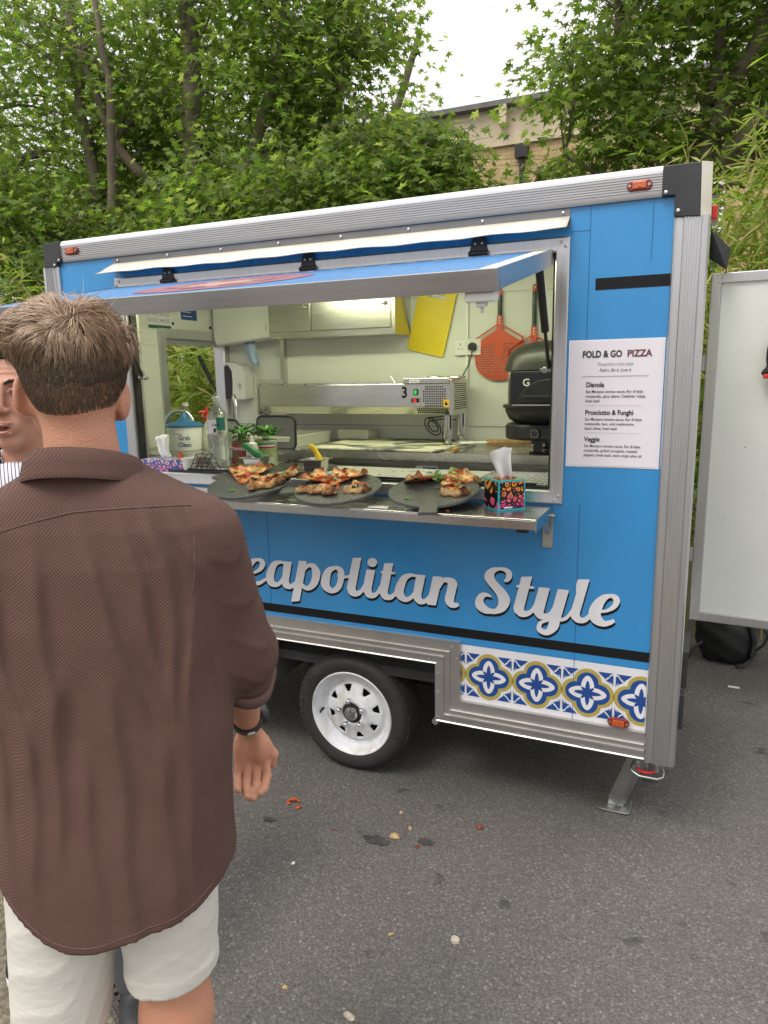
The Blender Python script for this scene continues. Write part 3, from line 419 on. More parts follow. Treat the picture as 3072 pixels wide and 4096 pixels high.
# blue front panel as one shell with the hatch opening and the stepped lower edge
def grid_panel(xs, zs, keep, y0, y1):
    b = MB(); nx, nz = len(xs) - 1, len(zs) - 1
    K = lambda i, j: 0 <= i < nx and 0 <= j < nz and keep((xs[i] + xs[i + 1]) / 2, (zs[j] + zs[j + 1]) / 2)
    for i in range(nx):
        for j in range(nz):
            if not K(i, j): continue
            a, c, d, e = xs[i], xs[i + 1], zs[j], zs[j + 1]
            b.add([(a, y0, d), (c, y0, d), (c, y0, e), (a, y0, e)], [(0, 1, 2, 3)]); b.add([(a, y1, d), (c, y1, d), (c, y1, e), (a, y1, e)], [(3, 2, 1, 0)])
            for di, dj, p, q in ((-1, 0, (a, d), (a, e)), (1, 0, (c, d), (c, e)), (0, -1, (a, d), (c, d)), (0, 1, (a, e), (c, e))):
                if not K(i + di, j + dj): b.add([(p[0], y0, p[1]), (q[0], y0, q[1]), (q[0], y1, q[1]), (p[0], y1, p[1])], [(0, 1, 2, 3)])
    return b
hole = lambda x, z: -1.107 < x < .754 and 1.279 < z < 2.076
grid_panel([-1.475, -1.1075, .7545, .858, 1.112], [.66, 1.2785, 2.0765, 2.216], lambda x, z: not hole(x, z), 0, .045).build('front_panel', m_blue, tr)
grid_panel([-1.469, -1.1075, .7545, 1.164], [.575, 1.2785, 2.0765, 2.214], lambda x, z: not hole(x, z), .0455, .050).build('inner_panel', m_wall, tr)
# lower white panels either side of the wheel arch
MB().box(.425, 1.112, .0005, .045, .43, .66).build('lower_panel', m_white, tr)
MB().box(-1.475, -.562, .0005, .045, .43, .66).build('lower_panel', m_white, tr)
for x0, x1 in ((.425, 1.112), (-1.475, -.562)):
    MB().box(x0, x1, -.0008, .0002, .662, .668).build('panel_edge', m_blue, tr)
MB().box(-1.475, 1.112, -.0012, -.0002, .689, .725).build('black_stripe', m_black, tr)
MB().box(.884, 1.112, -.0012, -.0002, 1.948, 1.985).build('black_bar', m_black, tr)
m_seam = MAT('vinyl_seam', (.008, .085, .24), .4, 0, .1, 5)
for x, z0, z1 in ((.8585, .43, 1.235), (.862, 1.79, 2.212), (1.052, 2.03, 2.2), (-.43, .69, 1.2)):
    MB().box(x - .0008, x + .0008, -.0009, -.0001, z0, z1).build('vinyl_seam', m_seam, tr)
MB().box(.80, .862, -.0009, -.0001, 2.136, 2.1375).build('vinyl_seam', m_seam, tr)
# painted lettering with its black drop shade
LL = [[tuple(int(v) * 1e-4 for v in p.split(',')) for p in l.split()] for l in LETTERS]
NL = [[(-0.81, 0.803), (-0.76, 0.803), (-0.735, 0.918), (-0.69, 0.788), (-0.63, 0.788), (-0.595, 0.988), (-0.55, 0.988), (-0.545, 1.018), (-0.66, 1.018), (-0.665, 0.988), (-0.64, 0.988), (-0.665, 0.873), (-0.715, 1.018), (-0.785, 1.018), (-0.79, 0.988), (-0.765, 0.988), (-0.795, 0.838), (-0.815, 0.833)]]
filled(LL, 'lettering_shade', m_black, tr, -.0014, dx=.0025, dz=-.0105); filled(LL, 'lettering', m_white, tr, -.0022)
filled(NL, 'lettering_shade', m_black, tr, -.0014, dx=.0025, dz=-.0105); filled(NL, 'lettering', m_white, tr, -.0022)
# printed tile band
def quatre(a, r, n=64):
    out = []
    for i in range(n):
        th = 2 * math.pi * i / n; best = 0
        for k in range(4):
            cxx, cyy = a * math.cos(k * math.pi / 2), a * math.sin(k * math.pi / 2)
            bq = math.cos(th) * cxx + math.sin(th) * cyy; dd = bq * bq - (a * a - r * r)
            if dd >= 0: best = max(best, bq + math.sqrt(dd))
        out.append((best * math.cos(th), best * math.sin(th)))
    return out
def petal(r0, r1, w, ang, n=18):
    pts = []
    for i in range(n):
        s = 2 * math.pi * i / n; u = (r0 + r1) / 2 + (r1 - r0) / 2 * math.cos(s); v = w * math.sin(s) * (1 - .25 * math.cos(s))
        pts.append((u * math.cos(ang) - v * math.sin(ang), u * math.sin(ang) + v * math.cos(ang)))
    return pts
def clip(pts, x0, x1):
    for side, lim in ((1, x0), (-1, x1)):
        out = []
        for i in range(len(pts)):
            a, c = pts[i], pts[(i + 1) % len(pts)]; ia, ic = side * (a[0] - lim) >= 0, side * (c[0] - lim) >= 0
            if ia: out.append(a)
            if ia != ic:
                t_ = (lim - a[0]) / (c[0] - a[0]); out.append((lim, a[1] + (c[1] - a[1]) * t_))
        pts = out
        if len(pts) < 3: return None
    return pts
def tile(cx, cz, x0, x1):
    # each printed motif is a set of thin vinyl shapes
    def put(pts, mat, lay, nm):
        q = clip([(p[0] + cx, p[1] + cz) for p in pts], x0, x1)
        if q: flat(q, nm, mat, tr, -.0008 - .0004 * lay)
    put(quatre(.0445, .0490), m_gold, 0, 'tile_ring'); put(quatre(.0405, .0385), m_navy, 1, 'tile_ring')
    for k in range(4): put(petal(.001, .067, .0225, k * math.pi / 2), m_white, 2, 'tile_petal')
    for k in range(4): put(petal(0, .048, .0078, k * math.pi / 2), m_navy, 3, 'tile_petal'); put(petal(0, .030, .0048, k * math.pi / 2 + math.pi / 4), m_navy, 4 + k % 2, 'tile_petal')
    for sx in (-1, 1):
        for sz in (-1, 1):
            put([(sx * p, sz * q) for p, q in ((.088, .088), (.034, .088), (.044, .078), (.056, .068), (.060, .062), (.064, .068), (.072, .074), (.077, .083))], m_navy, 0, 'tile_leaf')
            put([(sx * p, sz * q) for p, q in ((.088, .078), (.082, .080), (.073, .068), (.068, .060), (.078, .058), (.084, .05), (.088, .038))], m_navy, 0, 'tile_leaf')
            put([(sx * p, sz * q) for p, q in ((.062, .058), (.076, .052), (.082, .045), (.078, .058), (.070, .064))], m_navy, 1, 'tile_leaf')
for cx in (.357, .541, .725, .909, 1.093): tile(cx, .5415, .432, 1.108)
for cx in (-.66, -.844, -1.028, -1.212, -1.396): tile(cx, .5415, -1.47, -.568)
# skirt extrusion that steps over the wheel arch
def skirt(path):
    prof = [(0, .03), (0, -.010), (.004, -.0135), (.008, -.010), (.032, -.010), (.0325, -.0190), (.0375, -.0190), (.0390, -.010), (.056, -.010), (.0565, -.0190), (.0615, -.0190), (.0630, -.010), (.098, -.011), (.1, -.014), (.104, -.014), (.106, .0)]
    b = MB(); vs = []; m = len(prof)
    for i, (px, pz, ox, oz) in enumerate(path):
        for d, y in prof: vs.append((px + ox * d, y, pz + oz * d))
    fs = [(i * m + k, i * m + k + 1, (i + 1) * m + k + 1, (i + 1) * m + k) for i in range(len(path) - 1) for k in range(m - 1)]
    return b.add(vs, fs)
skirt([(-1.475, .325, 0, 1), (-.458, .325, -1, 1), (-.458, .566, -1, 1), (.325, .566, 1, 1), (.325, .325, 1, 1), (1.112, .325, 0, 1)]).build('skirt_rail', m_aluskirt, tr, smooth=30)
rv = MB()
for x, z in ((.30, .585), (.395, .648), (.338, .53), (.415, .60), (.34, .345), (.338, .45), (.66, .338), (-.3, .583), (.0, .583), (.9, .338)):
    rv.lathe([(.0042, -.0105), (.0038, -.0135), (0, -.0148)], (x, 0, z), 'y', 10)
rv.build('rivet_row', m_alu, tr, smooth=40)
# corner pillars (ribbed extrusion)
def pillar(x0, sgn):
    p = [(0, .045), (0, -.010), (.004, -.015), (.009, -.011), (.028, -.008)]
    for k in range(6):
        u = .031 + .0090 * k; p += [(u, -.0120), (u + .0008, -.0165), (u + .0034, -.0165), (u + .0042, -.0120)]
    p += [(.084, -.0135), (.098, -.010), (.103, .005), (.103, .06), (.05, .06)]
    return [(x0 + sgn * a, c) for a, c in p]
MB().extrude(pillar(1.112, 1), .318, 2.149, 'z').build('corner_pillar', m_alu, tr, smooth=25)
MB().extrude(pillar(-1.475, -1), .318, 2.195, 'z').build('corner_pillar', m_alu, tr, smooth=25)
# roof edge extrusion
rp = [(.05, 2.212), (-.010, 2.212), (-.012, 2.218), (-.012, 2.236)]
for k in range(6):
    z = 2.232 + .0078 * k; rp += [(-.0120, z), (-.0165, z + .0006), (-.0165, z + .0030), (-.0120, z + .0038)]
rp += [(-.012, 2.2795), (.05, 2.2795)]
MB().extrude(rp, -1.448, 1.074, 'x').build('roof_rail', m_alux, tr, smooth=25)
MB().box(-1.545, 1.205, .051, YB, 2.27, 2.312).build('roof', m_white, tr, bevel=.006)
MB().add([(x, y, z) for x in (-1.448, 1.074) for y, z in ((-.0155, 2.280), (-.0155, 2.288), (-.004, 2.303), (.05, 2.309), (.05, 2.280))], _tubef(5)).build('roof_trim', m_white, tr)
cap = [(1.0745, 2.300), (1.182, 2.299), (1.187, 2.144), (1.1125, 2.149), (1.1125, 2.2115), (1.0745, 2.2115)]
MB().prism(cap, -.0195, .05, 'xz').build('corner_cap', m_pdark, tr, bevel=.003)
MB().add([(1.1825, -.0195, 2.300), (1.1875, -.0195, 2.144), (1.217, .02, 2.146), (1.213, .02, 2.304), (1.217, .05, 2.146), (1.213, .05, 2.304), (1.1875, .05, 2.144), (1.1825, .05, 2.300)], [(0, 1, 2, 3), (3, 2, 4, 5), (5, 4, 6, 7), (0, 3, 5, 7), (1, 6, 4, 2), (0, 7, 6, 1)]).build('corner_cap', m_cream, tr)
capl = [(-1.4485, 2.302), (-1.553, 2.300), (-1.553, 2.195), (-1.476, 2.195), (-1.476, 2.2115), (-1.4485, 2.2115)]
MB().prism(capl, -.0195, .05, 'xz').build('corner_cap', m_pdark, tr, bevel=.003)
rv = MB()
for x, z in ((1.086, 2.222), (1.124, 2.165), (-1.458, 2.222), (-1.487, 2.203)): rv.lathe([(.006, -.0195), (.0055, -.0225), (.002, -.024), (.0, -.0225)], (x, 0, z), 'y', 10)
rv.build('rivet_row', m_alu, tr, smooth=40)
# marker lamps
def marker(x, z):
    l = MB(); n = 20
    pts = [(x + math.copysign(.022, math.cos(a)) + .016 * math.cos(a), z + .016 * math.sin(a)) for a in [2 * math.pi * (i + .5) / n for i in range(n)]]
    o = l.prism(pts, -.024, -.0115, 'xz').build('marker_lamp', m_ambase, tr, bevel=.003)
    MB().box(x - .021, x + .021, -.030, -.0235, z - .0115, z + .0115).build('lens', m_amber, o, bevel=.003)
    MB().lathe([(.0045, -.0245), (.004, -.0265), (0, -.0265)], (x - .029, 0, z), 'y', 10).lathe([(.0045, -.0245), (.004, -.0265), (0, -.0265)], (x + .029, 0, z), 'y', 10).build('screw', m_zinc, o)
marker(1.008, 2.251); marker(-1.381, 2.254); marker(1.022, .456)
# red marker on the rear corner and rear vent flap
r = MB().box(1.217, 1.236, .30, .36, 2.19, 2.235).build('rear_marker_lamp', m_red, tr, bevel=.004)
MB().add([(1.216, 1.12, 2.30), (1.216, 1.24, 2.30), (1.30, 1.24, 2.21), (1.30, 1.12, 2.21), (1.216, 1.12, 2.296), (1.216, 1.24, 2.296), (1.298, 1.24, 2.206), (1.298, 1.12, 2.206), (1.292, 1.12, 2.12), (1.292, 1.24, 2.12), (1.286, 1.12, 2.12), (1.286, 1.24, 2.12), (1.216, 1.18, 2.18)],
         [(0, 1, 2, 3), (4, 7, 6, 5), (3, 2, 9, 8), (7, 10, 11, 6), (0, 3, 8, 12), (8, 9, 11, 10)]).build('rear_vent_flap', m_pdark, tr, fix=False)
# shell: end walls, back wall, ceiling, floor, chassis
MB().box(-1.475, 1.16, YB - .058, YB, .5, 2.268).build('back_wall', m_wall, tr)
lw = MB()
for y0, y1, z0, z1 in ((.061, .656, .5, 2.268), (1.19, 1.2215, .5, 2.268), (.6565, 1.1895, .5, 1.40), (.6565, 1.1895, 1.905, 2.268)): lw.box(-1.53, -1.47, y0, y1, z0, z1)
lw.build('side_wall', m_wall, tr)
Rz = Matrix.Rotation(math.pi / 2, 4, 'Z')
fr = MB().frame(.60, 1.2215, 1.345, 1.96, [(0, 0), (0, -.014), (.05, -.014), (.056, -.006), (.056, .06), (.05, .06), (.05, 0)], Matrix.Translation((-1.47, 0, 0)) @ Rz @ Matrix.Diagonal((1, 1, 1, 1)))
fr.build('window_frame', m_alu, tr)
rw = MB()
for y0, y1, z0, z1 in ((.061, .30, .34, 2.268), (1.18, 1.28, .34, 2.268), (.3005, 1.1795, 2.14, 2.268), (.3005, 1.1795, .34, .50)): rw.box(1.165, 1.2135, y0, y1, z0, z1)
rw.build('end_wall', m_wall, tr)
MB().box(-1.469, 1.164, .046, YB - .059, 2.215, 2.268).build('ceiling', m_wall, tr)
MB().box(-1.469, 1.164, .046, YB - .059, .46, .5).build('floor', m_dark, tr)
MB().box(-1.45, 1.15, .42, .48, .36, .455).box(-1.45, 1.15, .95, 1.01, .36, .455).box(-2.6, -1.45, .66, .72, .37, .44).build('chassis', m_dark, tr)
MB().cyl((-.07, .06, .262), (-.07, 1.24, .262), .035, .035, 12).box(-.12, -.02, .42, .48, .25, .36).box(-.12, -.02, .95, 1.01, .25, .36).build('axle', m_dark, tr)
# wheel arch side panel and dark liner
MB().box(-.562, -.458, .032, .60, .335, .455).build('arch_side_panel', m_aluskirt, tr)
MB().box(-.457, .324, .34, .36, .30, .455).build('arch_liner', m_dark, tr)
MB().box(.324, .3285, .0305, .5, .33, .455).build('arch_side_panel', m_dark, tr)
MB().cyl((.315, .05, .31), (.315, .05, .345), .010).cyl((.315, .02, .305), (.315, .08, .305), .014).build('arch_bolt', m_zinc, tr)
# wheels
def make_wheel(yc, sg):
    R_, cx, cz = .263, -.072, .262
    def Y(v): return yc + sg * v
    tp = [(.186, .010), (.192, .000), (.205, -.004), (.225, -.008), (.242, -.004), (.252, .010), (.258, .022), (.262, .04), (.263, .07), (.263, .12), (.262, .15), (.256, .17), (.235, .185), (.20, .185), (.186, .175)]
    tl = MB().lathe([(r, Y(v)) for r, v in tp], (cx, 0, cz), 'y', 64); tl.f = [f for f in tl.f if len(f) == 4]
    ty = tl.build('tyre', m_rubber, tr, smooth=50)
    td = MB()
    for k in range(58):
        a = 2 * math.pi * k / 58
        for j, v in enumerate((.030, .062, .094, .126, .152)):
            M = Matrix.Translation((cx, Y(v), cz)) @ Matrix.Rotation(a + .055 * (j % 2), 4, 'Y') @ Matrix.Translation((0, 0, .2605)) @ Matrix.Rotation(.35 * (-1) ** j, 4, 'Z')
            td.box(-.0108, .0108, -.0128, .0128, -.004, .0032, M)
    td.build('tread', m_rubber, ty)
    for word, a0 in (('RADIAL GL', 205), ('GEPORMAX', -45)):
        for i, ch in enumerate(word):
            if ch == ' ': continue
            a = math.radians(a0 - i * 8.2) if a0 > 0 else math.radians(a0 - 27 + i * 8.2)
            rr = .224 if a0 > 0 else .234
            text(ch, .026, m_pdark, ty, cx + rr * math.cos(a), Y(-.0088) if sg > 0 else Y(-.0088), cz + rr * math.sin(a), 'CENTER', rot=(math.pi / 2, -(a - math.pi / 2) if a0 > 0 else -(a + math.pi / 2), 0), name='embossed_letter', ext=.0006) if sg > 0 else None
    rp = [(.187, .012), (.190, .002), (.186, -.003), (.181, .000), (.176, .010), (.171, .014), (.167, .028), (.160, .046), (.146, .050), (.140, .046)]
    rim = MB().lathe([(r, Y(v)) for r, v in rp] + [(.137, Y(.042))], (cx, 0, cz), 'y', 64)
    rim.f = [f for f in rim.f if len(f) == 4]
    ro = rim.build('rim', m_rim, tr, smooth=45)
    # spoke disc with eight trapezoid windows
    n = 96; vs = []; fs = []; rs = [.137, .122, .094, .072, .055, .046]; ys = [.042, .036, .028, .018, .012, .012]
    for r, yv in zip(rs, ys):
        for k in range(n): vs.append((cx + r * math.cos(2 * math.pi * k / n), Y(yv), cz + r * math.sin(2 * math.pi * k / n)))
    for i in range(5):
        for k in range(n):
            ph = (k + 2) % 12; win = i == 1 and ph in (3, 4, 5, 6, 7)
            if not win: fs.append((i * n + k, i * n + (k + 1) % n, (i + 1) * n + (k + 1) % n, (i + 1) * n + k))
    # taper the windows towards the hub
    for k in range(n):
        ph = (k + 2) % 12; mid = (k - ph + 5.5) / n * 2 * math.pi
        if 3 <= ph <= 8:
            a = 2 * math.pi * k / n; a2 = mid + (a - mid) * .45
            v = vs[2 * n + k]; vs[2 * n + k] = (cx + rs[2] * math.cos(a2), v[1], cz + rs[2] * math.sin(a2))
    dsk = MB().add(vs, fs).build('rim_disc', m_rim, ro, smooth=35)
    so = dsk.modifiers.new('thick', 'SOLIDIFY'); so.thickness = .004
    MB().lathe([(0, Y(.075)), (.165, Y(.075)), (.165, Y(.08)), (0, Y(.08))], (cx, 0, cz), 'y', 32).build('brake_plate', m_dark, ro)
    MB().lathe([(.046, Y(.016)), (.044, Y(.030)), (0, Y(.030))], (cx, 0, cz), 'y', 32).build('hub_ring', m_dark, ro)
    MB().lathe([(.030, Y(.03)), (.030, Y(.0)), (.026, Y(-.007)), (.012, Y(-.010)), (0, Y(-.0105))], (cx, 0, cz), 'y', 28).build('hub_cap', m_chrome, ro, smooth=40)
    for k in range(5):
        a = math.radians(98 + 72 * k); px, pz = cx + .0585 * math.cos(a), cz + .0585 * math.sin(a)
        MB().lathe([(.0125, Y(.014)), (.0125, Y(-.002)), (.010, Y(-.008)), (.005, Y(-.011)), (0, Y(-.011))], (px, 0, pz), 'y', 6).build('wheel_nut', m_chrome, ro)
    MB().cyl((cx - .148, Y(.03), cz - .012), (cx - .148, Y(.012), cz - .012), .006).cyl((cx - .148, Y(.012), cz - .012), (cx - .146, Y(-.004), cz - .016), .0045).build('valve', m_pblack, ro)
make_wheel(.026, 1)
make_wheel(YB - .026, -1)
# hatch frame around the opening
MB().frame(-1.153, .80, 1.233, 2.122, [(0, -.0005), (0, -.012), (.004, -.015), (.030, -.013), (.042, -.013), (.046, -.008), (.046, .07), (.04, .07), (.04, -.0005)]).build('hatch_frame', m_alu, tr)
MB().frame(-1.1068, .7538, 1.2792, 2.0758, [(0, .045), (0, .010), (.009, .010), (.009, .045)]).build('rubber_seal', m_pblack, tr)
rv = MB()
for x, z in ((.786, 1.262), (.772, 1.246), (.787, 2.092), (.772, 2.107), (-1.125, 2.107), (-1.14, 2.092)): rv.lathe([(.0055, -.0145), (.005, -.0175), (.002, -.019), (0, -.017)], (x, 0, z), 'y', 10)
rv.build('rivet_row', m_alu, tr, smooth=40)
# rain gutter flashing above the hatch
MB().box(-1.155, .797, -.0042, -.0005, 2.150, 2.2095).build('gutter_backplate', m_alug, tr)
g = MB(); n = 40; vs = []
for i in range(n + 1):
    x = -1.155 + 1.952 * i / n; wob = .002 * math.sin(i * 1.3) + .002 * math.sin(i * .37)
    for k, (y, z) in enumerate(((-.006, 2.185), (-.035, 2.166), (-.062, 2.146), (-.080, 2.137 + wob))):
        xx = x - (.012 * k if i == 0 else 0); vs.append((xx, y, z))
fs = [(i * 4 + k, i * 4 + k + 1, i * 4 + k + 5, i * 4 + k + 4) for i in range(n) for k in range(3)]
o = g.add(vs, fs).build('rain_gutter', m_cream, tr, smooth=60); so = o.modifiers.new('thick', 'SOLIDIFY'); so.thickness = .003
rv = MB()
for k in range(8): rv.lathe([(.0055, -.0045), (.005, -.0075), (.002, -.009), (0, -.007)], (-1.13 + .272 * k, 0, 2.197), 'y', 10)
rv.build('rivet_row', m_alu, tr, smooth=40)
# hatch door, propped out, seen from just above its printed face
h0, h1 = Vector((0, -.022, 2.083)), Vector((0, -.715, 1.937)); dl = (h1 - h0); ln = dl.length; dl = dl.normalized(); up = Vector((0, -dl.z, dl.y)) * -1
up = Vector((0, dl.z, -dl.y)); up = up if up.z > 0 else -up
HM = Matrix(((1, 0, 0, 0), (0, dl.y, up.y, h0.y), (0, dl.z, up.z, h0.z), (0, 0, 0, 1)))
m_flapblue = MAT('dull_blue_print', (.055, .19, .42), .55, 0, .15, 30, .15, 90)  # duller, greyer blue than the wrapped panels
MB().box(-1.112, .742, .012, ln - .012, -.040, -.001, HM).build('hatch_door', m_flapblue, tr)
MB().box(-1.118, .748, ln - .011, ln + .004, -.052, .002, HM).build('hatch_door_lip', m_alux, tr, bevel=.001)
MB().box(-1.118, .748, 0, .011, -.045, .001, HM).build('hatch_door_edge', m_alux, tr)
MB().box(.7425, .7485, .0115, ln - .0115, -.050, .002, HM).build('hatch_door_edge', m_alux, tr); MB().box(-1.1185, -1.1125, .0115, ln - .0115, -.050, .002, HM).build('hatch_door_edge', m_alux, tr)
MB().box(-1.10, .73, .02, ln - .02, -.044, -.0405, HM).build('hatch_lining', m_wall, tr)
def hp(pts, nm, mat, lay): # flat print on the hatch face
    me = bpy.data.meshes.new(nm); me.from_pydata([tuple(HM @ Vector((p[0], p[1], lay))) for p in pts], [], [tuple(range(len(pts)))]); return link(nm, me, mat, tr)
hp([(-1.10, ln - .035), (.73, ln - .035), (.73, ln - .013), (-1.10, ln - .013)], 'print_border', m_cream, .0006)
hp([(.69, .02), (.738, .02), (.738, ln - .036), (.69, ln - .036)], 'print_border', m_cream, .0006)
m_pzr = MAT('faded_red_print', (.26, .10, .14), .6, 0, .25, 18); m_pzy = MAT('faded_tan_print', (.36, .24, .18), .6, 0, .25, 18)
hp([(-.32 + .34 * math.cos(a), .36 + .24 * math.sin(a)) for a in [i * math.pi / 20 for i in range(40)]], 'pizza_print', m_pzr, .0006)
hp([(-.32 + .20 * math.cos(a), .36 + .12 * math.sin(a)) for a in [i * math.pi / 20 for i in range(40)]], 'pizza_print', m_pzy, .0012)
for k in range(7):
    a = k * .9; hp([(-.32 + .17 * math.cos(a) + .05 * math.cos(b_), .36 + .12 * math.sin(a) + .035 * math.sin(b_)) for b_ in [i * math.pi / 8 for i in range(16)]], 'pizza_print', m_pzr, .0018)
for k in range(16):
    x = -.95 + .1 * k; hp([(x, .06), (x + .035, .07), (x + .045, .085), (x + .01, .075)], 'print_fleck', m_white, .0006)
lt = MB().box(.655, .735, ln - .055, ln - .006, -.079, -.053, HM).build('latch', m_plw, tr, bevel=.006)
MB().box(.682, .708, ln - .045, ln - .015, -.092, -.0795, HM).box(.690, .700, ln - .036, ln - .026, -.108, -.0925, HM).build('latch_knob', m_plw, lt, bevel=.003)
for x in (-.854, -.179, .493):
    hb = MB().prism([(x - .022, 2.146), (x + .022, 2.146), (x + .034, 2.095), (x - .034, 2.095)], -.018, -.0145, 'xz').build('hinge', m_pblack, tr, bevel=.002)
    MB().cyl((x - .034, -.022, 2.092), (x + .034, -.022, 2.092), .008, .008, 12).build('hinge_pin', m_pblack, hb, smooth=40)
    MB().lathe([(.005, -.0185), (.004, -.021), (0, -.022)], (x - .012, 0, 2.125), 'y', 8).lathe([(.005, -.0185), (.004, -.021), (0, -.022)], (x + .012, 0, 2.125), 'y', 8).build('hinge_screw', m_alu, hb)
for x, nm in ((.722, ''), (-1.083, '')):
    p0, p1 = Vector((x, -.12, 2.028)), Vector((x + .012, .03, 1.695))
    pm = p0.lerp(p1, .62)
    st = MB().cyl(p0.lerp(p1, .05), pm, .0135, .0135, 14).lathe([(0, 0)], (0, 0, 0)) if False else MB().cyl(p0.lerp(p1, .05), pm, .0135, .0135, 14)
    so_ = st.build('gas_strut', m_pblack, tr, smooth=40)
    MB().cyl(pm, p1, .006, .006, 10).build('strut_rod', m_pblack, so_, smooth=40)
    MB().cyl(p1 + Vector((-.03, 0, 0)), p1 + Vector((.03, 0, 0)), .006, .006, 10).cyl(p1 + Vector((0, 0, .03)), p1, .008, .008, 10).lathe([(0, -.02), (.011, -.02), (.011, -.01), (0, -.01)], p1, 'x', 10).lathe([(0, .01), (.011, .01), (.011, .02), (0, .02)], p1, 'x', 10).cyl(p0, p0.lerp(p1, .06), .009, .009, 10).build('strut_joint', m_zinc, so_, smooth=40)
# serving shelf
MB().box(-1.02, .766, -.276, -.014, 1.2205, 1.225).box(-1.02, .766, -.276, -.2715, 1.190, 1.2205).box(.7615, .766, -.271, -.014, 1.182, 1.2205).box(-1.02, -1.0155, -.271, -.014, 1.182, 1.2205).build('serving_shelf', m_steelx, tr, bevel=.0015)
for x in (.752, -.98):
    bk = MB().box(x - .018, x + .018, -.007, -.0015, 1.072, 1.20).build('shelf_bracket', m_zinc, tr, bevel=.001)
    M = Matrix.Translation((x, -.010, 1.125)) @ Matrix.Rotation(math.radians(48), 4, 'X')
    MB().box(-.010, .010, -.004, .004, 0, .11, M).build('bracket_arm', m_alu, bk)
    MB().cyl((x - .01, -.012, 1.19), (x + .026, -.012, 1.19), .006).build('bracket_pin', m_zinc, bk); MB().lathe([(.004, -.0075), (0, -.0095)], (x - .006, 0, 1.083), 'y', 8).lathe([(.004, -.0075), (0, -.0095)], (x + .008, 0, 1.083), 'y', 8).build('bracket_rivet', m_zinc, bk)
MB().box(.70, .735, -.262, -.235, 1.176, 1.1895).build('shelf_catch', m_pblack, tr)
# sliding track along the sill
MB().box(-1.06, .757, .02, .05, 1.2795, 1.288).build('sill_track', m_alux, tr); MB().box(-1.06, .70, .024, .034, 1.2882, 1.296).build('sill_seal', m_pblack, tr)
# stabiliser jack leg
jt, jf = Vector((1.10, .13, .30)), Vector((1.012, .185, .03))
jk = MB(); d = (jf - jt); L_ = d.length; q = d.to_track_quat('Z', 'Y').to_matrix().to_4x4(); q.translation = jt
jk.box(-.024, .024, -.028, -.024, 0, L_, q).box(-.024, -.020, -.0238, .024, 0, L_, q).box(.020, .024, -.0238, .024, 0, L_, q)
jo = jk.build('stabiliser_leg', m_zinc, tr, bevel=.001)
ft = MB(); a_ = [(.062 * math.copysign(abs(math.cos(t_)) ** .35, math.cos(t_)), .058 * math.copysign(abs(math.sin(t_)) ** .35, math.sin(t_))) for t_ in [2 * math.pi * i / 32 for i in range(32)]]
ft.prism([(1.006 + p, .19 + q_) for p, q_ in a_], .004, .011, 'xy').build('stabiliser_foot', m_zinc, jo, bevel=.002)
MB().prism([(.98, .012), (1.04, .012), (1.03, .055), (.99, .055)], .172, .178, 'xz').prism([(.98, .012), (1.04, .012), (1.03, .055), (.99, .055)], .205, .211, 'xz').cyl((1.012, .160, .038), (1.012, .222, .038), .010).build('stabiliser_hinge', m_zinc, jo, bevel=.001)
MB().box(1.06, 1.17, .07, .21, .285, .325).cyl((1.09, .06, .285), (1.09, .06, .25), .010).cyl((1.155, .06, .285), (1.155, .06, .25), .010).cyl((1.12, .06, .285), (1.12, .06, .262), .007).build('stabiliser_mount', m_zinc, jo, bevel=.003)
MB().tube([(1.075, .07, .272), (1.07, .03, .266), (1.075, .015, .26), (1.10, .005, .252), (1.16, .005, .252), (1.178, .015, .258), (1.18, .03, .268), (1.165, .07, .275)], .0045, 10).build('stabiliser_handle', m_zinc, jo, smooth=40)
MB().tube([(1.12 + .028 * math.cos(t_), .035 + .02 * math.sin(t_), .265) for t_ in [math.pi + i * math.pi / 10 for i in range(11)]], .005, 8).build('stabiliser_grip', m_red, jo, smooth=40)
# tail lamp bracket on the rear end
MB().box(1.217, 1.236, .12, .34, .56, .70).build('tail_bracket', m_pdark, tr, bevel=.002); MB().box(1.2165, 1.232, .06, .11, .43, .56).build('tail_lamp', m_pdark, tr, bevel=.002)
# rear door swung open
dr = MB(); DM = Matrix.Translation((1.232, 1.225, 0)) @ Matrix.Rotation(math.radians(-4), 4, 'Z')
d_ = MB().box(.03, .90, .004, .034, .49, 2.10, DM).build('rear_door', m_door, tr)
MB().frame(0, .93, .462, 2.12, [(0, .04), (0, -.004), (.004, -.008), (.042, -.008), (.046, .003), (.046, .04)], DM).build('door_frame', m_alu, d_)
for z in (1.72, .80): MB().box(-.024, .0, -.004, .006, z - .035, z + .035, DM).cyl(DM @ Vector((-.012, -.006, z - .035)), DM @ Vector((-.012, -.006, z + .035)), .007).build('door_hinge', m_zinc, d_, smooth=40)
rv = MB()
for x, z in ((.03, 2.08), (.045, 2.098), (.02, .50), (.05, .478), (.022, 1.68), (.022, .82)):
    c = DM @ Vector((x, -.008, z)); rv.lathe([(.005, 0), (.004, -.003), (0, -.004)], c, 'y', 8)
rv.build('rivet_row', m_zinc, d_)
dn_ = MB()
for x, z, r_ in ((.10, 1.30, .003), (.19, 1.33, .004), (.12, .98, .003), (.34, .95, .0035), (.28, 1.12, .003), (.16, .72, .003)):
    c = DM @ Vector((x, .0038, z)); dn_.lathe([(r_, 0), (r_ * .7, -.0006), (0, -.0008)], c, 'y', 8)
dn_.build('dent', m_grey, d_)
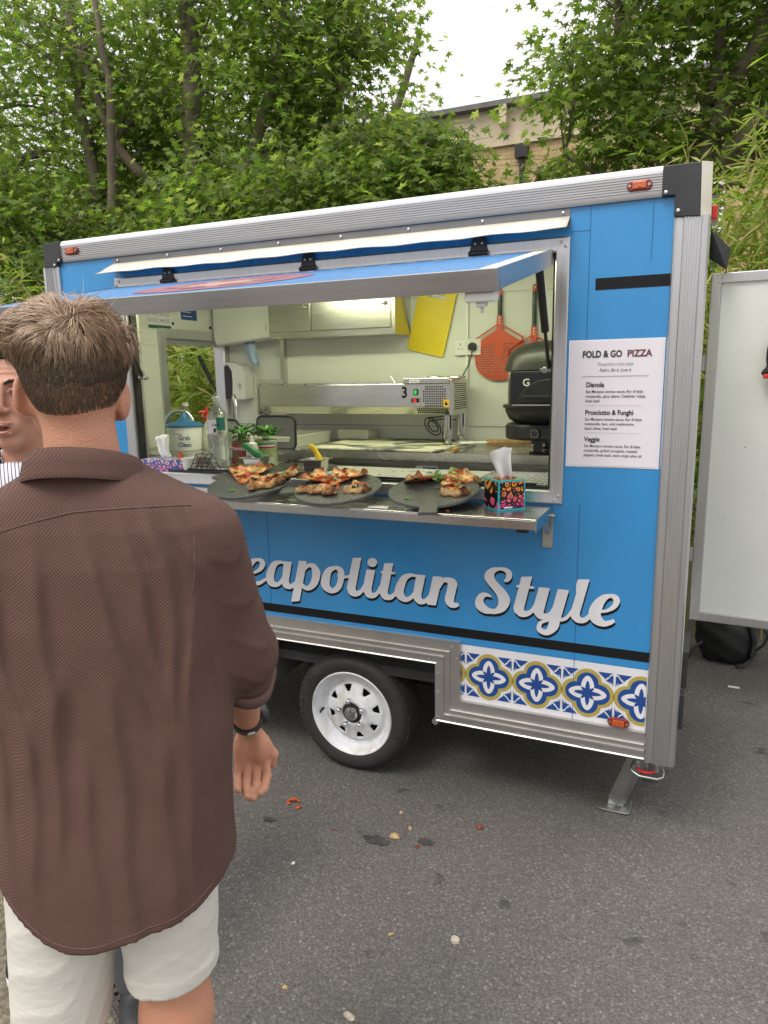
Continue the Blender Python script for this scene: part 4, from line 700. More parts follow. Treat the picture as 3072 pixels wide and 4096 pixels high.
# menu sheet taped to the panel
mn = thing('menu_sheet', 'white paper pizza menu taped to the blue panel right of the hatch', 'menu', (0, 0, 0))
vs = []; nx, nz_ = 8, 10
for j in range(nz_ + 1):
    for i in range(nx + 1):
        u, v = i / nx, j / nz_
        bow = .0008 + .0010 * math.sin(u * math.pi) + .0004 * math.sin(v * 5 + u * 3); x = .8105 + .2935 * u; z = 1.3705 + .4155 * v
        vs.append((x, -.0022 - bow, z))
MB().add(vs, [(j * (nx + 1) + i, j * (nx + 1) + i + 1, (j + 1) * (nx + 1) + i + 1, (j + 1) * (nx + 1) + i) for j in range(nz_) for i in range(nx)]).build('sheet', m_paper, mn, smooth=60)
m_plast = MAT('laminate_edge', (.82, .82, .88), .2, 0, .02, 4)
MB().box(.806, 1.108, -.0018, -.0012, 1.366, 1.790).build('laminate', m_plast, mn)
yy = -.0050
text('FOLD & GO', .0300, m_ink, mn, .851, yy, 1.733, bold=.0009, sx=.80, name='title'); text('PIZZA', .0300, m_inkr, mn, .9935, yy, 1.733, bold=.0009, sx=.93, name='title')
text('Neapolitan style pizza', .0165, m_grey, mn, .958, yy, 1.7055, 'CENTER', name='menu_line', sx=.78); text('Fold it. Eat it. Love it.', .0150, m_ink, mn, .958, yy, 1.686, 'CENTER', shear=.35, name='menu_line', sx=.78)
MB().box(.853, 1.063, yy - .0004, yy, 1.6705, 1.6715).build('rule', m_ink, mn)
def para(head, lines, z):
    text(head, .0225, m_ink, mn, .866, yy, z - .001, bold=.0006, name='heading', sx=.86)
    for k, l in enumerate(lines): text(l, .0130, m_ink, mn, .866, yy, z - .0205 - .0155 * k, name='menu_line', sx=.88, bold=.00012)
para('Diavola', ['San Marzano tomato sauce, fior di latte', 'mozzarella, spicy salami, Calabrian \'nduja,', 'fresh basil'], 1.637)
MB().box(.866, 1.05, yy - .0004, yy, 1.5755, 1.576).build('rule', m_grey, mn)
para('Prosciutto & Funghi', ['San Marzano tomato sauce, fior di latte', 'mozzarella, ham, wild mushrooms,', 'black olives, fresh basil'], 1.545)
MB().box(.866, 1.045, yy - .0004, yy, 1.4835, 1.484).build('rule', m_grey, mn)
para('Veggie', ['San Marzano tomato sauce, fior di latte', 'mozzarella, grilled courgette, roasted', 'peppers, fresh basil, extra virgin olive oil'], 1.455)
# ---------------------------------------------------------------- inside the trailer
D = 1.2215; ZC = 1.33
m_flour = None
def flour_mat():
    m, N, L, b = nt('floured_board'); tc = N.new('ShaderNodeTexCoord'); mp = N.new('ShaderNodeMapping'); mp.inputs['Scale'].default_value = (1, 1.6, 1); L.new(tc.outputs['Object'], mp.inputs['Vector'])
    n = N.new('ShaderNodeTexNoise'); n.inputs['Scale'].default_value = 5.5; n.inputs['Detail'].default_value = 7; n.inputs['Distortion'].default_value = .8; L.new(mp.outputs['Vector'], n.inputs['Vector'])
    r = N.new('ShaderNodeValToRGB'); e = r.color_ramp.elements; e[0].position = .43; e[0].color = (.14, .14, .13, 1); e[1].position = .56; e[1].color = (.74, .72, .55, 1); e.new(.49).color = (.33, .33, .29, 1)
    L.new(n.outputs['Fac'], r.inputs['Fac']); L.new(r.outputs['Color'], b.inputs['Base Color']); b.inputs['Roughness'].default_value = .7; return m
m_flour = flour_mat()
wt = MB().box(-1.4695, 1.16, .63, D, 1.285, ZC).build('back_worktop', m_steelx, tr, bevel=.003)
MB().box(-1.4695, -.60, .20, .629, 1.285, ZC).build('side_worktop', m_steelx, tr, bevel=.003)
MB().box(-.58, .12, .622, 1.20, ZC + .0005, ZC + .010).build('floured_board', m_flour, tr, bevel=.002)
MB().box(-1.06, .757, .055, .455, 1.243, 1.2755).build('front_worktop', MAT('pale_worktop', (.60, .60, .55), .3, .2, .08, 6), tr, bevel=.003)
MB().box(-1.465, 1.15, .66, D, .5, 1.2845).build('fridge_cabinet', m_steel, tr)
MB().box(-1.465, -.62, .23, .6595, .5, 1.2845).build('sink_cabinet', m_steel, tr)
for x0, x1 in ((-.59, -.26), (-.24, .10), (.12, .46), (.48, .82)):
    dd = MB().box(x0, x1, .648, .6595, .72, 1.235).build('fridge_drawer', m_steel, tr, bevel=.003)
    MB().box(x0 + .02, x1 - .02, .636, .6475, 1.205, 1.228).build('drawer_handle', m_pblack, dd, bevel=.002)
MB().box(-.005, .105, .6455, .6478, 1.236, 1.262).build('notice_label', m_white, tr)
MB().box(.03, .10, .6448, .6454, 1.240, 1.257).build('notice_print', m_navy, tr)
text('2', .06, m_black, tr, -.30, .6472, 1.20, name='number', bold=.001)
# panel joints, conduit
for z in (1.411,): MB().box(-1.469, 1.16, D - .003, D - .0005, z - .002, z + .002).build('wall_joint', m_grey, tr)
MB().box(-1.0, 1.16, D - .002, D - .0005, 2.098, 2.100).build('wall_joint', m_grey, tr)
MB().box(.060, .078, D - .014, D - .0005, 1.345, 2.2).build('conduit', m_plw, tr, bevel=.002)
MB().box(-1.075, -1.045, D - .03, D - .0005, ZC, 2.16).build('wall_post', m_steel, tr)
# ceiling strip lamp: lights the inside
m_lamp = MAT('strip_lamp', (.9, .95, .7), .5, emit=(.95, 1.0, .64), es=18.)
lp = MB().box(-.95, .65, .33, .39, 2.185, 2.2145).build('strip_lamp', m_plw, tr); MB().box(-.94, .64, .325, .395, 2.165, 2.1845).build('lamp_tube', m_lamp, lp)
# wall cabinet
cb = MB().box(-1.02, -.252, 1.0, D, 1.90, 2.205).build('wall_cabinet', m_steel, tr, bevel=.002)
for x0, x1 in ((-1.005, -.745), (-.738, -.275)):
    c = MB().box(x0, x1, .985, .9995, 1.935, 2.20).build('cabinet_door', m_steel, cb, bevel=.002)
    MB().lathe([(.006, .985), (.006, .975), (.012, .968), (.010, .960), (0, .959)], (x1 - .03, 0, 2.06), 'y', 14).build('door_knob', m_chrome, c, smooth=40)
# double socket with plug
sk = MB().box(.005, .150, D - .026, D - .0145, 1.787, 1.869).build('wall_socket', m_plw, tr, bevel=.003)
for x in (.040, .115):
    MB().box(x - .002, x + .002, D - .0268, D - .0258, 1.838, 1.850).box(x - .013, x - .007, D - .0268, D - .0258, 1.818, 1.822).box(x + .007, x + .013, D - .0268, D - .0258, 1.818, 1.822).build('socket_slot', m_black, sk)
MB().box(.060, .072, D - .031, D - .026, 1.835, 1.855).build('socket_switch', m_plw, sk, bevel=.001)
pl = thing('power_plug', 'black plug in the wall socket with its cable hanging to the topping rail', 'plug')
MB().prism([(.088, 1.812), (.128, 1.812), (.130, 1.838), (.118, 1.850), (.100, 1.850), (.087, 1.838)], D - .055, D - .0275, 'xz').build('plug_body', m_pblack, pl, bevel=.005)
MB().tube([(.108, D - .04, 1.812), (.107, D - .05, 1.78), (.092, D - .06, 1.73), (.075, D - .08, 1.69), (.07, D - .10, 1.66)], .0035, 8).build('cable', m_pblack, pl, smooth=60)
# ---- refrigerated topping rail on legs
tp = thing('topping_rail', 'stainless refrigerated topping rail with black number three and green switch', 'topping rail')
MB().box(-1.03, .085, .882, 1.14, 1.53, 1.645).build('body', m_steel, tp, bevel=.002)
MB().add([(-1.03, .882, 1.5295), (.085, .882, 1.5295), (.085, .91, 1.492), (-1.03, .91, 1.492), (-1.03, 1.14, 1.492), (.085, 1.14, 1.492), (-1.03, 1.14, 1.5295), (.085, 1.14, 1.5295)], [(0, 1, 2, 3), (3, 2, 5, 4), (4, 5, 7, 6), (0, 3, 4, 6), (1, 7, 5, 2), (0, 6, 7, 1)]).build('lower_apron', m_steel, tp)
MB().box(-1.04, -1.031, .875, 1.145, 1.485, 1.68).build('end_panel', m_steel, tp)
ep = MB().box(.0855, .10, .878, 1.145, 1.49, 1.665).build('end_panel', m_steel, tp, bevel=.001)
lv = MB()
for k in range(13): lv.box(.1003, .1012, .915, 1.11, 1.515 + .0105 * k, 1.520 + .0105 * k)
lv.build('vent_louvre', m_pblack, ep)
MB().box(-.16, .085, .875, 1.14, 1.6455, 1.672).build('control_box_lid', m_steel, tp, bevel=.002)
for x in (-.04, .07): MB().lathe([(.05, 1.6725), (.048, 1.678), (.02, 1.684), (0, 1.685)], (x, 1.03, 0), 'z', 20).build('lid_boss', m_steel, tp, smooth=50)
for k in range(6):
    x0 = -1.02 + .143 * k
    for y0, y1 in ((.89, 1.005), (1.015, 1.13)):
        p = MB().frame(x0, x0 + .135, y0, y1, [(0, 0), (0, .006), (.012, .006), (.012, 0)], Matrix(((1, 0, 0, 0), (0, 0, 1, 0), (0, 1, 0, 1.6455), (0, 0, 0, 1)))).build('pan_rim', m_chrome, tp)
        MB().box(x0 + .012, x0 + .123, y0 + .012, y1 - .012, 1.60, 1.6465).build('pan', m_steel, p)
MB().box(-.30, -.20, .885, .888, 1.646, 1.649).tube([(-.245, .98, 1.648), (-.262, .955, 1.685)], .005, 8).build('spoon', m_chrome, tp)
text('3', .078, m_black, tp, -.172, .8812, 1.576, name='number', bold=.0022, sx=.85)
MB().box(-.105, -.082, .876, .8815, 1.588, 1.618).build('switch_bezel', m_pblack, tp); MB().box(-.100, -.087, .8735, .8758, 1.592, 1.613).build('switch', MAT('green_switch', (.01, .25, .04), .3, emit=(.02, .9, .12), es=.35), tp, bevel=.001)
MB().box(-.122, -.068, .876, .8815, 1.548, 1.577).build('display_bezel', m_zinc, tp); MB().box(-.115, -.075, .8748, .8758, 1.553, 1.573).build('display', m_black, tp)
text('25', .018, MAT('red_digits', (.6, .02, .01), .5, emit=(1, .03, .02), es=1.2), tp, -.106, .8744, 1.556, name='digits', bold=.0004)
gr = MB()
for i in range(11):
    for j in range(9):
        if (i in (0, 10) and j in (0, 8)) or (i in (0,) and j in (1, 7)): continue
        x, z = -.052 + .0112 * i, 1.535 + .0118 * j; gr.box(x - .0033, x + .0033, .8808, .8817, z - .0035, z + .0035)
for i in range(16):
    for j in range(3): x, z = -.088 + .0104 * i, 1.5 + .0095 * j; yv = .882 + (1.5295 - z) / .0375 * .028; gr.box(x - .003, x + .003, yv - .003, yv + .0, z - .003, z + .003)
gr.build('vent_hole', m_black, tp)
MB().box(.052, .082, .8805, .8815, 1.531, 1.566).build('warning_sticker', MAT('yellow_sticker', (.75, .42, .02), .5, 0, .05), tp)
MB().prism([(.057, 1.539), (.077, 1.539), (.067, 1.558)], .8798, .8803, 'xz').build('warning_triangle', m_black, tp)
MB().box(-.125, -.072, .8738, .8746, 1.6495, 1.6645).build('maker_label', m_white, tp); text('Gastro-line', .0105, m_ink, tp, -.121, .8734, 1.6535, name='maker_print', bold=.0002, sx=.85)
for x, y in ((.07, .90), (.07, 1.12), (-1.0, .90), (-1.0, 1.12)):
    MB().lathe([(.024, 1.49), (.024, 1.375), (.016, 1.37), (.016, 1.349), (.028, 1.346), (.030, 1.3405), (0, 1.3405)], (x, y, 0), 'z', 18).build('leg', m_chrome, tp, smooth=35)
cb_ = [(.055, .93, 1.49), (.05, .90, 1.45), (.045, .89, 1.40), (.05, .89, 1.36), (.06, .9, 1.35)]
MB().tube(cb_, .0032, 8).build('cable', m_pblack, tp, smooth=60)
lp_ = []
for i in range(40):
    a = i / 39 * 4 * math.pi; k = 1 if i < 20 else .62
    lp_.append((-.045 + .04 * k * math.sin(a) - .02 * math.cos(a) * k, .99 + .003 * i / 10, 1.425 + .045 * k * math.cos(a)))
MB().tube([(.045, .95, 1.487), (.0, .97, 1.475)] + lp_ + [(.02, 1.0, 1.465), (.06, 1.06, 1.455)], .0035, 6).build('coiled_cable', m_pblack, tp, smooth=60)
# ---- pizza oven
ov = thing('pizza_oven', 'black domed countertop pizza oven at the right of the hatch', 'pizza oven', (.632, .84, ZC))
m_ovn = MAT('matt_black_enamel', (.028, .029, .026), .38, 0, .1, 12, .04, 90); m_ovg = MAT('oven_dark_glass', (.01, .01, .011), .12, 0, .1, 5)
SQ = lambda r, h, n=40, k=.62: [(r * math.copysign(abs(math.cos(t_)) ** k, math.cos(t_)), .86 * r * math.copysign(abs(math.sin(t_)) ** k, math.sin(t_)), h) for t_ in [2 * math.pi * i / n for i in range(n)]]
def loft(rings):
    b = MB(); n = len(rings[0]); vs = [p for r_ in rings for p in r_]
    fs = [(i * n + k, i * n + (k + 1) % n, (i + 1) * n + (k + 1) % n, (i + 1) * n + k) for i in range(len(rings) - 1) for k in range(n)] + [tuple(range(n))[::-1], tuple((len(rings) - 1) * n + k for k in range(n))]
    return b.add(vs, fs)
loft([SQ(.238, .365), SQ(.243, .37), SQ(.240, .385), SQ(.236, .40), SQ(.228, .43), SQ(.205, .462), SQ(.165, .485), SQ(.11, .497), SQ(.05, .501)]).build('dome', m_ovn, ov, smooth=50)
loft([SQ(.225, .219), SQ(.228, .225), SQ(.228, .364)]).build('oven_wall', m_steel, ov, smooth=40)
loft([SQ(.19, .132), SQ(.222, .152), SQ(.238, .19), SQ(.238, .20), SQ(.248, .204), SQ(.248, .217), SQ(.24, .219)]).build('base_bowl', m_ovn, ov, smooth=40)
loft([SQ(.225, .062), SQ(.235, .07), SQ(.236, .122), SQ(.228, .131)]).build('plinth', m_pblack, ov, smooth=40)
MB().box(-.18, .18, -.222, -.18, .222, .362).build('oven_front', m_ovg, ov, bevel=.004)
MB().prism([(.14 * math.cos(a) , .232 + .10 * math.sin(a)) for a in [i * math.pi / 16 for i in range(17)]], -.232, -.2225, 'xz').build('oven_door', m_pblack, ov, bevel=.004)
MB().box(-.12, .12, -.242, -.2325, .252, .262).build('door_handle', m_pdark, ov, bevel=.002)
MB().box(-.16, .16, -.26, -.2125, .2185, .224).build('oven_lip', m_steel, ov)
text('G', .045, m_plw, ov, -.125, -.2236, .302, name='maker_letter', bold=.0005)
kn = MB().lathe([(.024, -.210), (.022, -.216), (0, -.216)], (-.07, 0, .095), 'y', 24).build('control_dial', m_pdark, ov, smooth=40)
MB().box(-.035, .09, -.2125, -.208, .072, .118).build('control_panel', m_pdark, ov, bevel=.003)
dt = MB()
for i in range(8): a = i * math.pi / 4; dt.box(-.07 + .017 * math.cos(a) - .0015, -.07 + .017 * math.cos(a) + .0015, -.2172, -.2162, .095 + .017 * math.sin(a) - .0015, .095 + .017 * math.sin(a) + .0015)
dt.build('dial_mark', m_plw, ov)
for x, y in ((-.07, -.13), (.12, -.13), (-.07, .13), (.12, .13)):
    MB().box(x - .018, x + .018, y - .018, y + .018, .006, .0625).box(x - .035, x + .035, y - .025, y + .025, .0005, .0055).build('leg', m_pblack, ov, bevel=.002)
# ---- hanging and wall mounted things
def rrect(w, h, r, n=5):
    out = []
    for cx, cy, a0 in ((w - r, h - r, 0), (r, h - r, 90), (r, r, 180), (w - r, r, 270)):
        for i in range(n + 1): a = math.radians(a0 + 90 * i / n); out.append((cx + r * math.cos(a), cy + r * math.sin(a)))
    return out
m_yel = MAT('yellow_board', (.72, .55, .008), .42, 0, .04, 6, .03, 60)
def plate_hole(outer, holes, th, name, mat, parent, M):
    cu = bpy.data.curves.new(name, 'CURVE'); cu.dimensions = '2D'; cu.fill_mode = 'BOTH'; cu.extrude = th / 2
    for Lp in [outer] + holes:
        s = cu.splines.new('POLY'); s.points.add(len(Lp) - 1); s.use_cyclic_u = True
        for p, q_ in zip(s.points, Lp): p.co = (q_[0], q_[1], 0, 1)
    t_ = bpy.data.objects.new('tmp', cu); COL.objects.link(t_); dg = bpy.context.evaluated_depsgraph_get(); me = bpy.data.meshes.new_from_object(t_.evaluated_get(dg)); bpy.data.objects.remove(t_)
    me.name = name; me.materials.clear(); return link(name, me, mat, parent, M=M)
X90 = Matrix.Rotation(math.pi / 2, 4, 'X')
bd = thing('chopping_board', 'yellow chopping board hanging tilted by its handle slot on the back wall', 'chopping board')
slot = [(.055 + p[0], .292 + p[1]) for p in rrect(.105, .022, .0105)]
plate_hole(rrect(.212, .335, .012), [slot], .008, 'board', m_yel, bd, Matrix.Translation((-.270, D - .012, 1.828)) @ Matrix.Rotation(math.radians(13.5), 4, 'Y') @ X90)
MB().box(-.149, -.135, D - .008, D - .0005, 2.088, 2.118).tube([(-.142, D - .008, 2.10), (-.142, D - .022, 2.094), (-.142, D - .024, 2.102)], .003, 6).build('wall_hook', m_plw, tr)
m_org = MAT('orange_enamel', (.58, .075, .02), .4, 0, .12, 10, .05, 60, coat=.2); m_hand = MAT('dark_marbled_handle', (.02, .045, .03), .4, 0, .5, 40, alt=(.12, .16, .12), altpos=(.5, .68))
def peel(x, ztop, label, ext=0.):
    pe = thing('pizza_peel', label, 'pizza peel', (x, D - .022, 0)); ob = []
    z0 = ztop - .452 - ext
    out = [(-.129, z0 + .185), (-.128, z0 + .10)] + [(-.128 * math.cos(a), z0 + .10 - .10 * math.sin(a)) for a in [i * math.pi / 16 for i in range(1, 16)]] + [(.128, z0 + .10), (.129, z0 + .185), (.126, z0 + .218), (.016, z0 + .284), (.013, z0 + .33), (-.013, z0 + .33), (-.016, z0 + .284), (-.126, z0 + .218)]
    holes = []
    for j in range(14):
        for i in range(19):
            hx = -.113 + .0126 * i + (.0063 if j % 2 else 0); hz = z0 + .032 + .0118 * j
            if abs(hx) > .117 or (abs(hx) < .022 and hz > z0 + .12): continue
            if hz < z0 + .10 and (hx / .118) ** 2 + ((hz - z0 - .10) / .088) ** 2 > 1: continue
            if hz > z0 + .20 - abs(hx) * .35 + .012: continue
            holes.append([(hx + .0040 * math.cos(a), hz + .0040 * math.sin(a)) for a in [k * math.pi / 3 for k in range(6)]])
    sl = [[(s * p, z0 + q_) for p, q_ in ((.118, .206), (.112, .218), (.018, .274), (.012, .262), (.03, .248), (.108, .200))] for s in (-1, 1)]
    plate_hole(out, holes + sl, .003, 'blade', m_org, pe, Matrix.Identity(4) @ X90)
    MB().cyl((0, .004, z0 + .328), (0, .004, z0 + .425 + ext), .011, .011, 12).build('handle', m_hand, pe, smooth=40)
    MB().tube([(0, .004, z0 + .425 + ext), (0, .004, z0 + .435 + ext)], .0115, 12).tube([(.008 * math.cos(a), .004, z0 + .445 + ext + .012 * math.sin(a)) for a in [i * math.pi / 8 for i in range(16)]], .004, 6, closed=True).build('handle_loop', m_org, pe, smooth=40)
    rvv = MB()
    for k in range(3): rvv.lathe([(.004, -.002), (.003, -.004), (0, -.0045)], (0, 0, z0 + .29 + .014 * k), 'y', 8)
    rvv.build('rivet_row', m_alu, pe)
peel(.2475, 2.106, 'orange perforated pizza peel hanging beside the wall socket')
peel(.425, 2.118, 'second pizza peel hanging half hidden behind the black oven and the strut', .075)
for x in (.2475, .43): MB().box(x - .007, x + .007, D - .008, D - .0005, 2.095, 2.125).build('wall_hook', m_plw, tr)
td = thing('towel_dispenser', 'white paper towel dispenser in the corner with a blue towel hanging out', 'towel dispenser', (-1.47, D, 1.88))
MB().prism([(.012, .05), (.03, .0), (.40, .035), (.418, .05), (.42, .07), (.412, .32), (.012, .32)], -.155, -.001, 'xz').build('case', m_plw, td, bevel=.014)
MB().box(.385, .389, -.1562, -.1548, .07, .105).build('sight_slot', m_grey, td)
m_tow = MAT('blue_paper', (.38, .47, .68), .85, 0, .06, 30, .3, 40)
def cloth(pts0, pts1, name, mat, parent, seg=10, th=.0015):
    b = MB(); n = len(pts0); vs = []
    for i in range(n):
        a, c = Vector(pts0[i]), Vector(pts1[i])
        for k in range(seg + 1):
            u = k / seg; p = a.lerp(c, u); nrm = .006 * math.sin(u * 9 + i * .7); vs.append((p.x, p.y + nrm, p.z))
    fs = [(i * (seg + 1) + k, i * (seg + 1) + k + 1, (i + 1) * (seg + 1) + k + 1, (i + 1) * (seg + 1) + k) for i in range(n - 1) for k in range(seg)]
    o = b.add(vs, fs).build(name, mat, parent, smooth=80); so = o.modifiers.new('t', 'SOLIDIFY'); so.thickness = th; return o
cloth([(.19, -.09, .03), (.20, -.10, -.03), (.225, -.105, -.09), (.25, -.10, -.125)], [(.26, -.09, .03), (.275, -.10, -.03), (.29, -.10, -.09), (.30, -.10, -.118)], 'paper_towel', m_tow, td)
so_ = thing('soap_dispenser', 'white soap dispenser with a drop window and dark open side on the corner wall', 'soap dispenser', (-1.44, D, 1.56))
MB().prism([(.055, .0), (.148, .0), (.154, .01), (.152, .15), (.135, .195), (.09, .218), (.02, .225), (.005, .215), (.04, .20), (.06, .17), (.062, .10)], -.10, -.001, 'xz').build('case', m_plw, so_, bevel=.010)
MB().box(.002, .0585, -.09, -.001, .006, .20).build('inner', m_pblack, so_)
MB().prism([(.118 + .012 * math.cos(a) * (1 if math.sin(a) > -.2 else .6), .085 + (.016 if math.sin(a) > 0 else .028) * math.sin(a)) for a in [i * math.pi / 10 for i in range(20)]], -.1035, -.1005, 'xz').build('drop_window', m_zinc, so_)
# posters on the end wall
po = thing('hygiene_poster', 'white printed hygiene poster with a green foot on the left inside wall', 'poster', (-1.4685, 0, 0))
MB().box(0, .0012, .525, .722, 1.95, 2.17).build('sheet', m_paper, po)
MB().box(.0013, .002, .535, .712, 1.957, 1.975).build('green_band', MAT('green_print', (.03, .12, .05), .6), po)
tx = MB()
for j in range(5):
    for i in range(2):
        for k in range(4): tx.box(.0013, .0018, .565 + .092 * i, .618 + .092 * i, 1.99 + .036 * j + .006 * k, 1.992 + .036 * j + .006 * k)
tx.build('print_line', m_grey, po)
for i, s in enumerate(('11', '12', '13', '14')): text(s, .024, m_inkr if i == 2 else m_ink, po, .0016, .535 + .092 * (i % 2), 2.028 - .036 * (i // 2), rot=(math.pi / 2, 0, math.pi / 2), name='number', bold=.0004)
p2 = thing('blue_notice', 'dark blue notice stuck on the left inside wall', 'poster', (-1.4685, 0, 0))
MB().box(0, .0012, .803, .94, 2.017, 2.17).build('sheet', m_navy, p2)
tx = MB()
for k in range(5): tx.box(.0013, .0018, .82, .90 - .01 * (k % 2), 2.035 + .022 * k, 2.039 + .022 * k)
tx.build('print_line', m_white, p2)
bt = MB()
for y, z in ((.73, 1.99), (1.06, 1.985)): bt.lathe([(.009, 0), (.008, .004), (0, .005)], (-1.4695, y, z), 'x', 12)
bt.build('wall_bolt', m_black, tr)
# hatch in the end wall: outer flap propped out, with strut
FM = Matrix.Translation((-1.535, .66, 1.905)) @ Matrix.Rotation(math.radians(28), 4, 'Y')
MB().box(-.45, 0, 0, .52, -.03, 0, FM).build('end_hatch_door', m_door, tr, bevel=.003)
MB().cyl((-1.62, 1.13, 1.83), (-1.56, 1.17, 1.66), .013, .013, 12).cyl((-1.56, 1.17, 1.66), (-1.50, 1.185, 1.53), .006).build('end_hatch_strut', m_pblack, tr, smooth=40)
# ---- taps
def tap(x, y, z, label, hx, hy, h):
    t_ = thing('tap', label, 'tap', (x, y, z))
    pts = [(0, 0, .003), (0, 0, h * .6)] + [(hx * (1 - math.cos(a)) / 2, hy * (1 - math.cos(a)) / 2, h * .6 + h * .4 * math.sin(a)) for a in [i * math.pi / 12 for i in range(1, 13)]] + [(hx * 1.02, hy * 1.02, h * .52)]
    MB().tube(pts, .010, 12).build('spout', m_chrome, t_, smooth=60); MB().lathe([(.022, .0005), (.022, .02), (.013, .03)], (0, 0, 0), 'z', 16).build('base', m_chrome, t_, smooth=40)
    MB().cyl((0, 0, .05), (.04, .0, .06), .006).build('lever', m_chrome, t_, smooth=40)
tap(-1.30, .42, ZC, 'tall chrome swan neck tap over the sink behind the blue lidded tub', .14, .05, .20)
tap(-1.28, .98, ZC, 'smaller chrome tap beside the soap dispenser', .06, -.05, .26)
# ---- black chopping board stand / divider panels
for (x, y0, y1, z1, lab) in ((-1.02, .50, .62, 1.50, 'grey splash panel with black rounded edging behind the basil'), (-1.2, .44, .60, 1.475, 'clear splash panel with black edging behind the water bottle')):
    pass
sp = thing('splash_panel', 'grey splash panel with black rounded edging behind the basil', 'splash panel', (-.86, .60, ZC))
MB().prism(rrect(.225, .165, .03), -.004, .004, 'xz').build('panel', MAT('grey_board', (.13, .13, .13), .5, 0, .1, 8), sp)
MB().tube([(p[0], 0, p[1]) for p in rrect(.225, .165, .03)], .0065, 8, closed=True).build('edging', m_pblack, sp, smooth=60)
sp = thing('splash_panel', 'clear splash panel with black edging behind the water bottle', 'splash panel', (-1.12, .50, ZC))
m_clear = MAT('clear_plastic', (.9, .92, .9), .06, 0, .02, 5, trans=.9)
MB().prism(rrect(.215, .15, .03), -.003, .003, 'xz').build('panel', m_clear, sp); MB().tube([(p[0], 0, p[1]) for p in rrect(.215, .15, .03)], .0065, 8, closed=True).build('edging', m_pblack, sp, smooth=60)
# ---- plastic trays
def tray(name, label, x0, x1, y0, y1, z, h):
    t_ = thing(name, label, 'tray', (0, 0, 0)); k = .012; b = MB()
    vs = []; R4 = ((x0, y0), (x1, y0), (x1, y1), (x0, y1)); cx, cy = (x0 + x1) / 2, (y0 + y1) / 2
    def ring(s, zz): return [(cx + (p[0] - cx) * s, cy + (p[1] - cy) * s, zz) for p in R4]
    rings = [ring(.95, z + .0005), ring(.985, z + h - .008), ring(1.0, z + h - .008), ring(1.0, z + h), ring(.965, z + h), ring(.925, z + .006)]
    for r_ in rings: vs += r_
    fs = [(3, 2, 1, 0)] + [(i * 4 + q_, i * 4 + (q_ + 1) % 4, (i + 1) * 4 + (q_ + 1) % 4, (i + 1) * 4 + q_) for i in range(5) for q_ in range(4)] + [(20, 21, 22, 23)]
    b.add(vs, fs).build('tub', MAT('milky_plastic', (.66, .66, .56), .4, 0, .04, 5), t_, bevel=.003)
tray('dough_tray', 'large white plastic dough tray on the steel worktop', -1.06, -.665, .59, 1.04, ZC, .062)
tray('food_tub', 'small white plastic tub on the worktop beside the dough tray', -.645, -.45, 1.07, 1.2, ZC + .0105, .055)
# ---- peel lying on the worktop
wp = thing('turning_peel', 'wooden handled metal peel lying on the worktop below the oven', 'pizza peel', (0, 0, 0)); m_wood = MAT('light_wood', (.47, .28, .11), .55, 0, .25, 12, .05, 30, stretch=(14, 1, 1))
MB().tube([(.235, 1.02, ZC + .016), (.45, 1.08, ZC + .016)], .014, 12).build('handle', m_wood, wp, smooth=40); MB().tube([(.45, 1.08, ZC + .016), (.62, 1.12, ZC + .016)], .010, 10).build('shaft', m_chrome, wp, smooth=40); MB().tube([(.10, .985, ZC + .013), (.235, 1.02, ZC + .016)], .008, 8).build('ferrule', m_zinc, wp, smooth=40)
sc_ = thing('scraper', 'small wooden handled scraper at the front edge of the worktop', 'scraper', (0, 0, 0))
MB().tube([(.192, .60, ZC + .013), (.190, .69, ZC + .013)], [.011, .012], 12).build('handle', m_wood, sc_, smooth=40); MB().tube([(.190, .69, ZC + .013), (.188, .86, ZC + .008), (.187, .98, ZC + .006)], [.005, .005, .004], 8).build('shaft', m_zinc, sc_, smooth=40)
# ---- drip grate at the right end of the front worktop
dg_ = thing('wire_rack', 'wire mesh rack lying on the front worktop behind the cube tissue box', 'rack', (0, 0, 1.2755))
b = MB(); 
for i in range(14): b.box(.45 + .0225 * i - .001, .45 + .0225 * i + .001, .06, .40, .004, .006)
for j in range(7): b.box(.445, .75, .07 + .052 * j - .002, .07 + .052 * j + .002, .006, .009)
b.build('mesh', m_chrome, dg_); MB().frame(.44, .755, .055, .41, [(0, .0), (0, .01), (.006, .01), (.006, 0)], Matrix(((1, 0, 0, 0), (0, 0, 1, 0), (0, 1, 0, 0), (0, 0, 0, 1)))).build('border', m_chrome, dg_)
# ---- left hand clutter on the front worktop
ZS = 1.2757
tb = thing('wipes_tub', 'white wipes tub with a blue peaked lid', 'tub', (-1.19, .43, ZC)); 
MB().lathe([(.080, 0.0005), (.085, .01), (.088, .115), (.085, .12)], (0, 0, 0), 'z', 32).build('tub', m_plw, tb, smooth=40)
MB().lathe([(.094, .1205), (.095, .128), (.085, .136), (.05, .145), (.028, .155), (.016, .178), (.010, .188), (0, .189)], (0, 0, 0), 'z', 32).build('lid', MAT('mid_blue_plastic', (.05, .18, .40), .3, 0, .05), tb, smooth=50)
text('Grab', .030, m_navy, tb, .03, -.0885, .058, 'LEFT', bold=.0006, name='tub_print', rot=(math.pi / 2, 0, .30)); text('Clean', .030, m_navy, tb, .028, -.0890, .024, 'LEFT', bold=.0006, name='tub_print', rot=(math.pi / 2, 0, .30))
MB().box(-.004, .05, -.0895, -.088, .086, .089).build('print_line', m_navy, tb)
sb = thing('spray_bottle', 'spray bottle with a red trigger beside the blue lidded tub', 'bottle', (-1.10, .50, ZC)); m_trl = MAT('translucent_plastic', (.72, .74, .62), .3, 0, .05, 5, trans=.3)
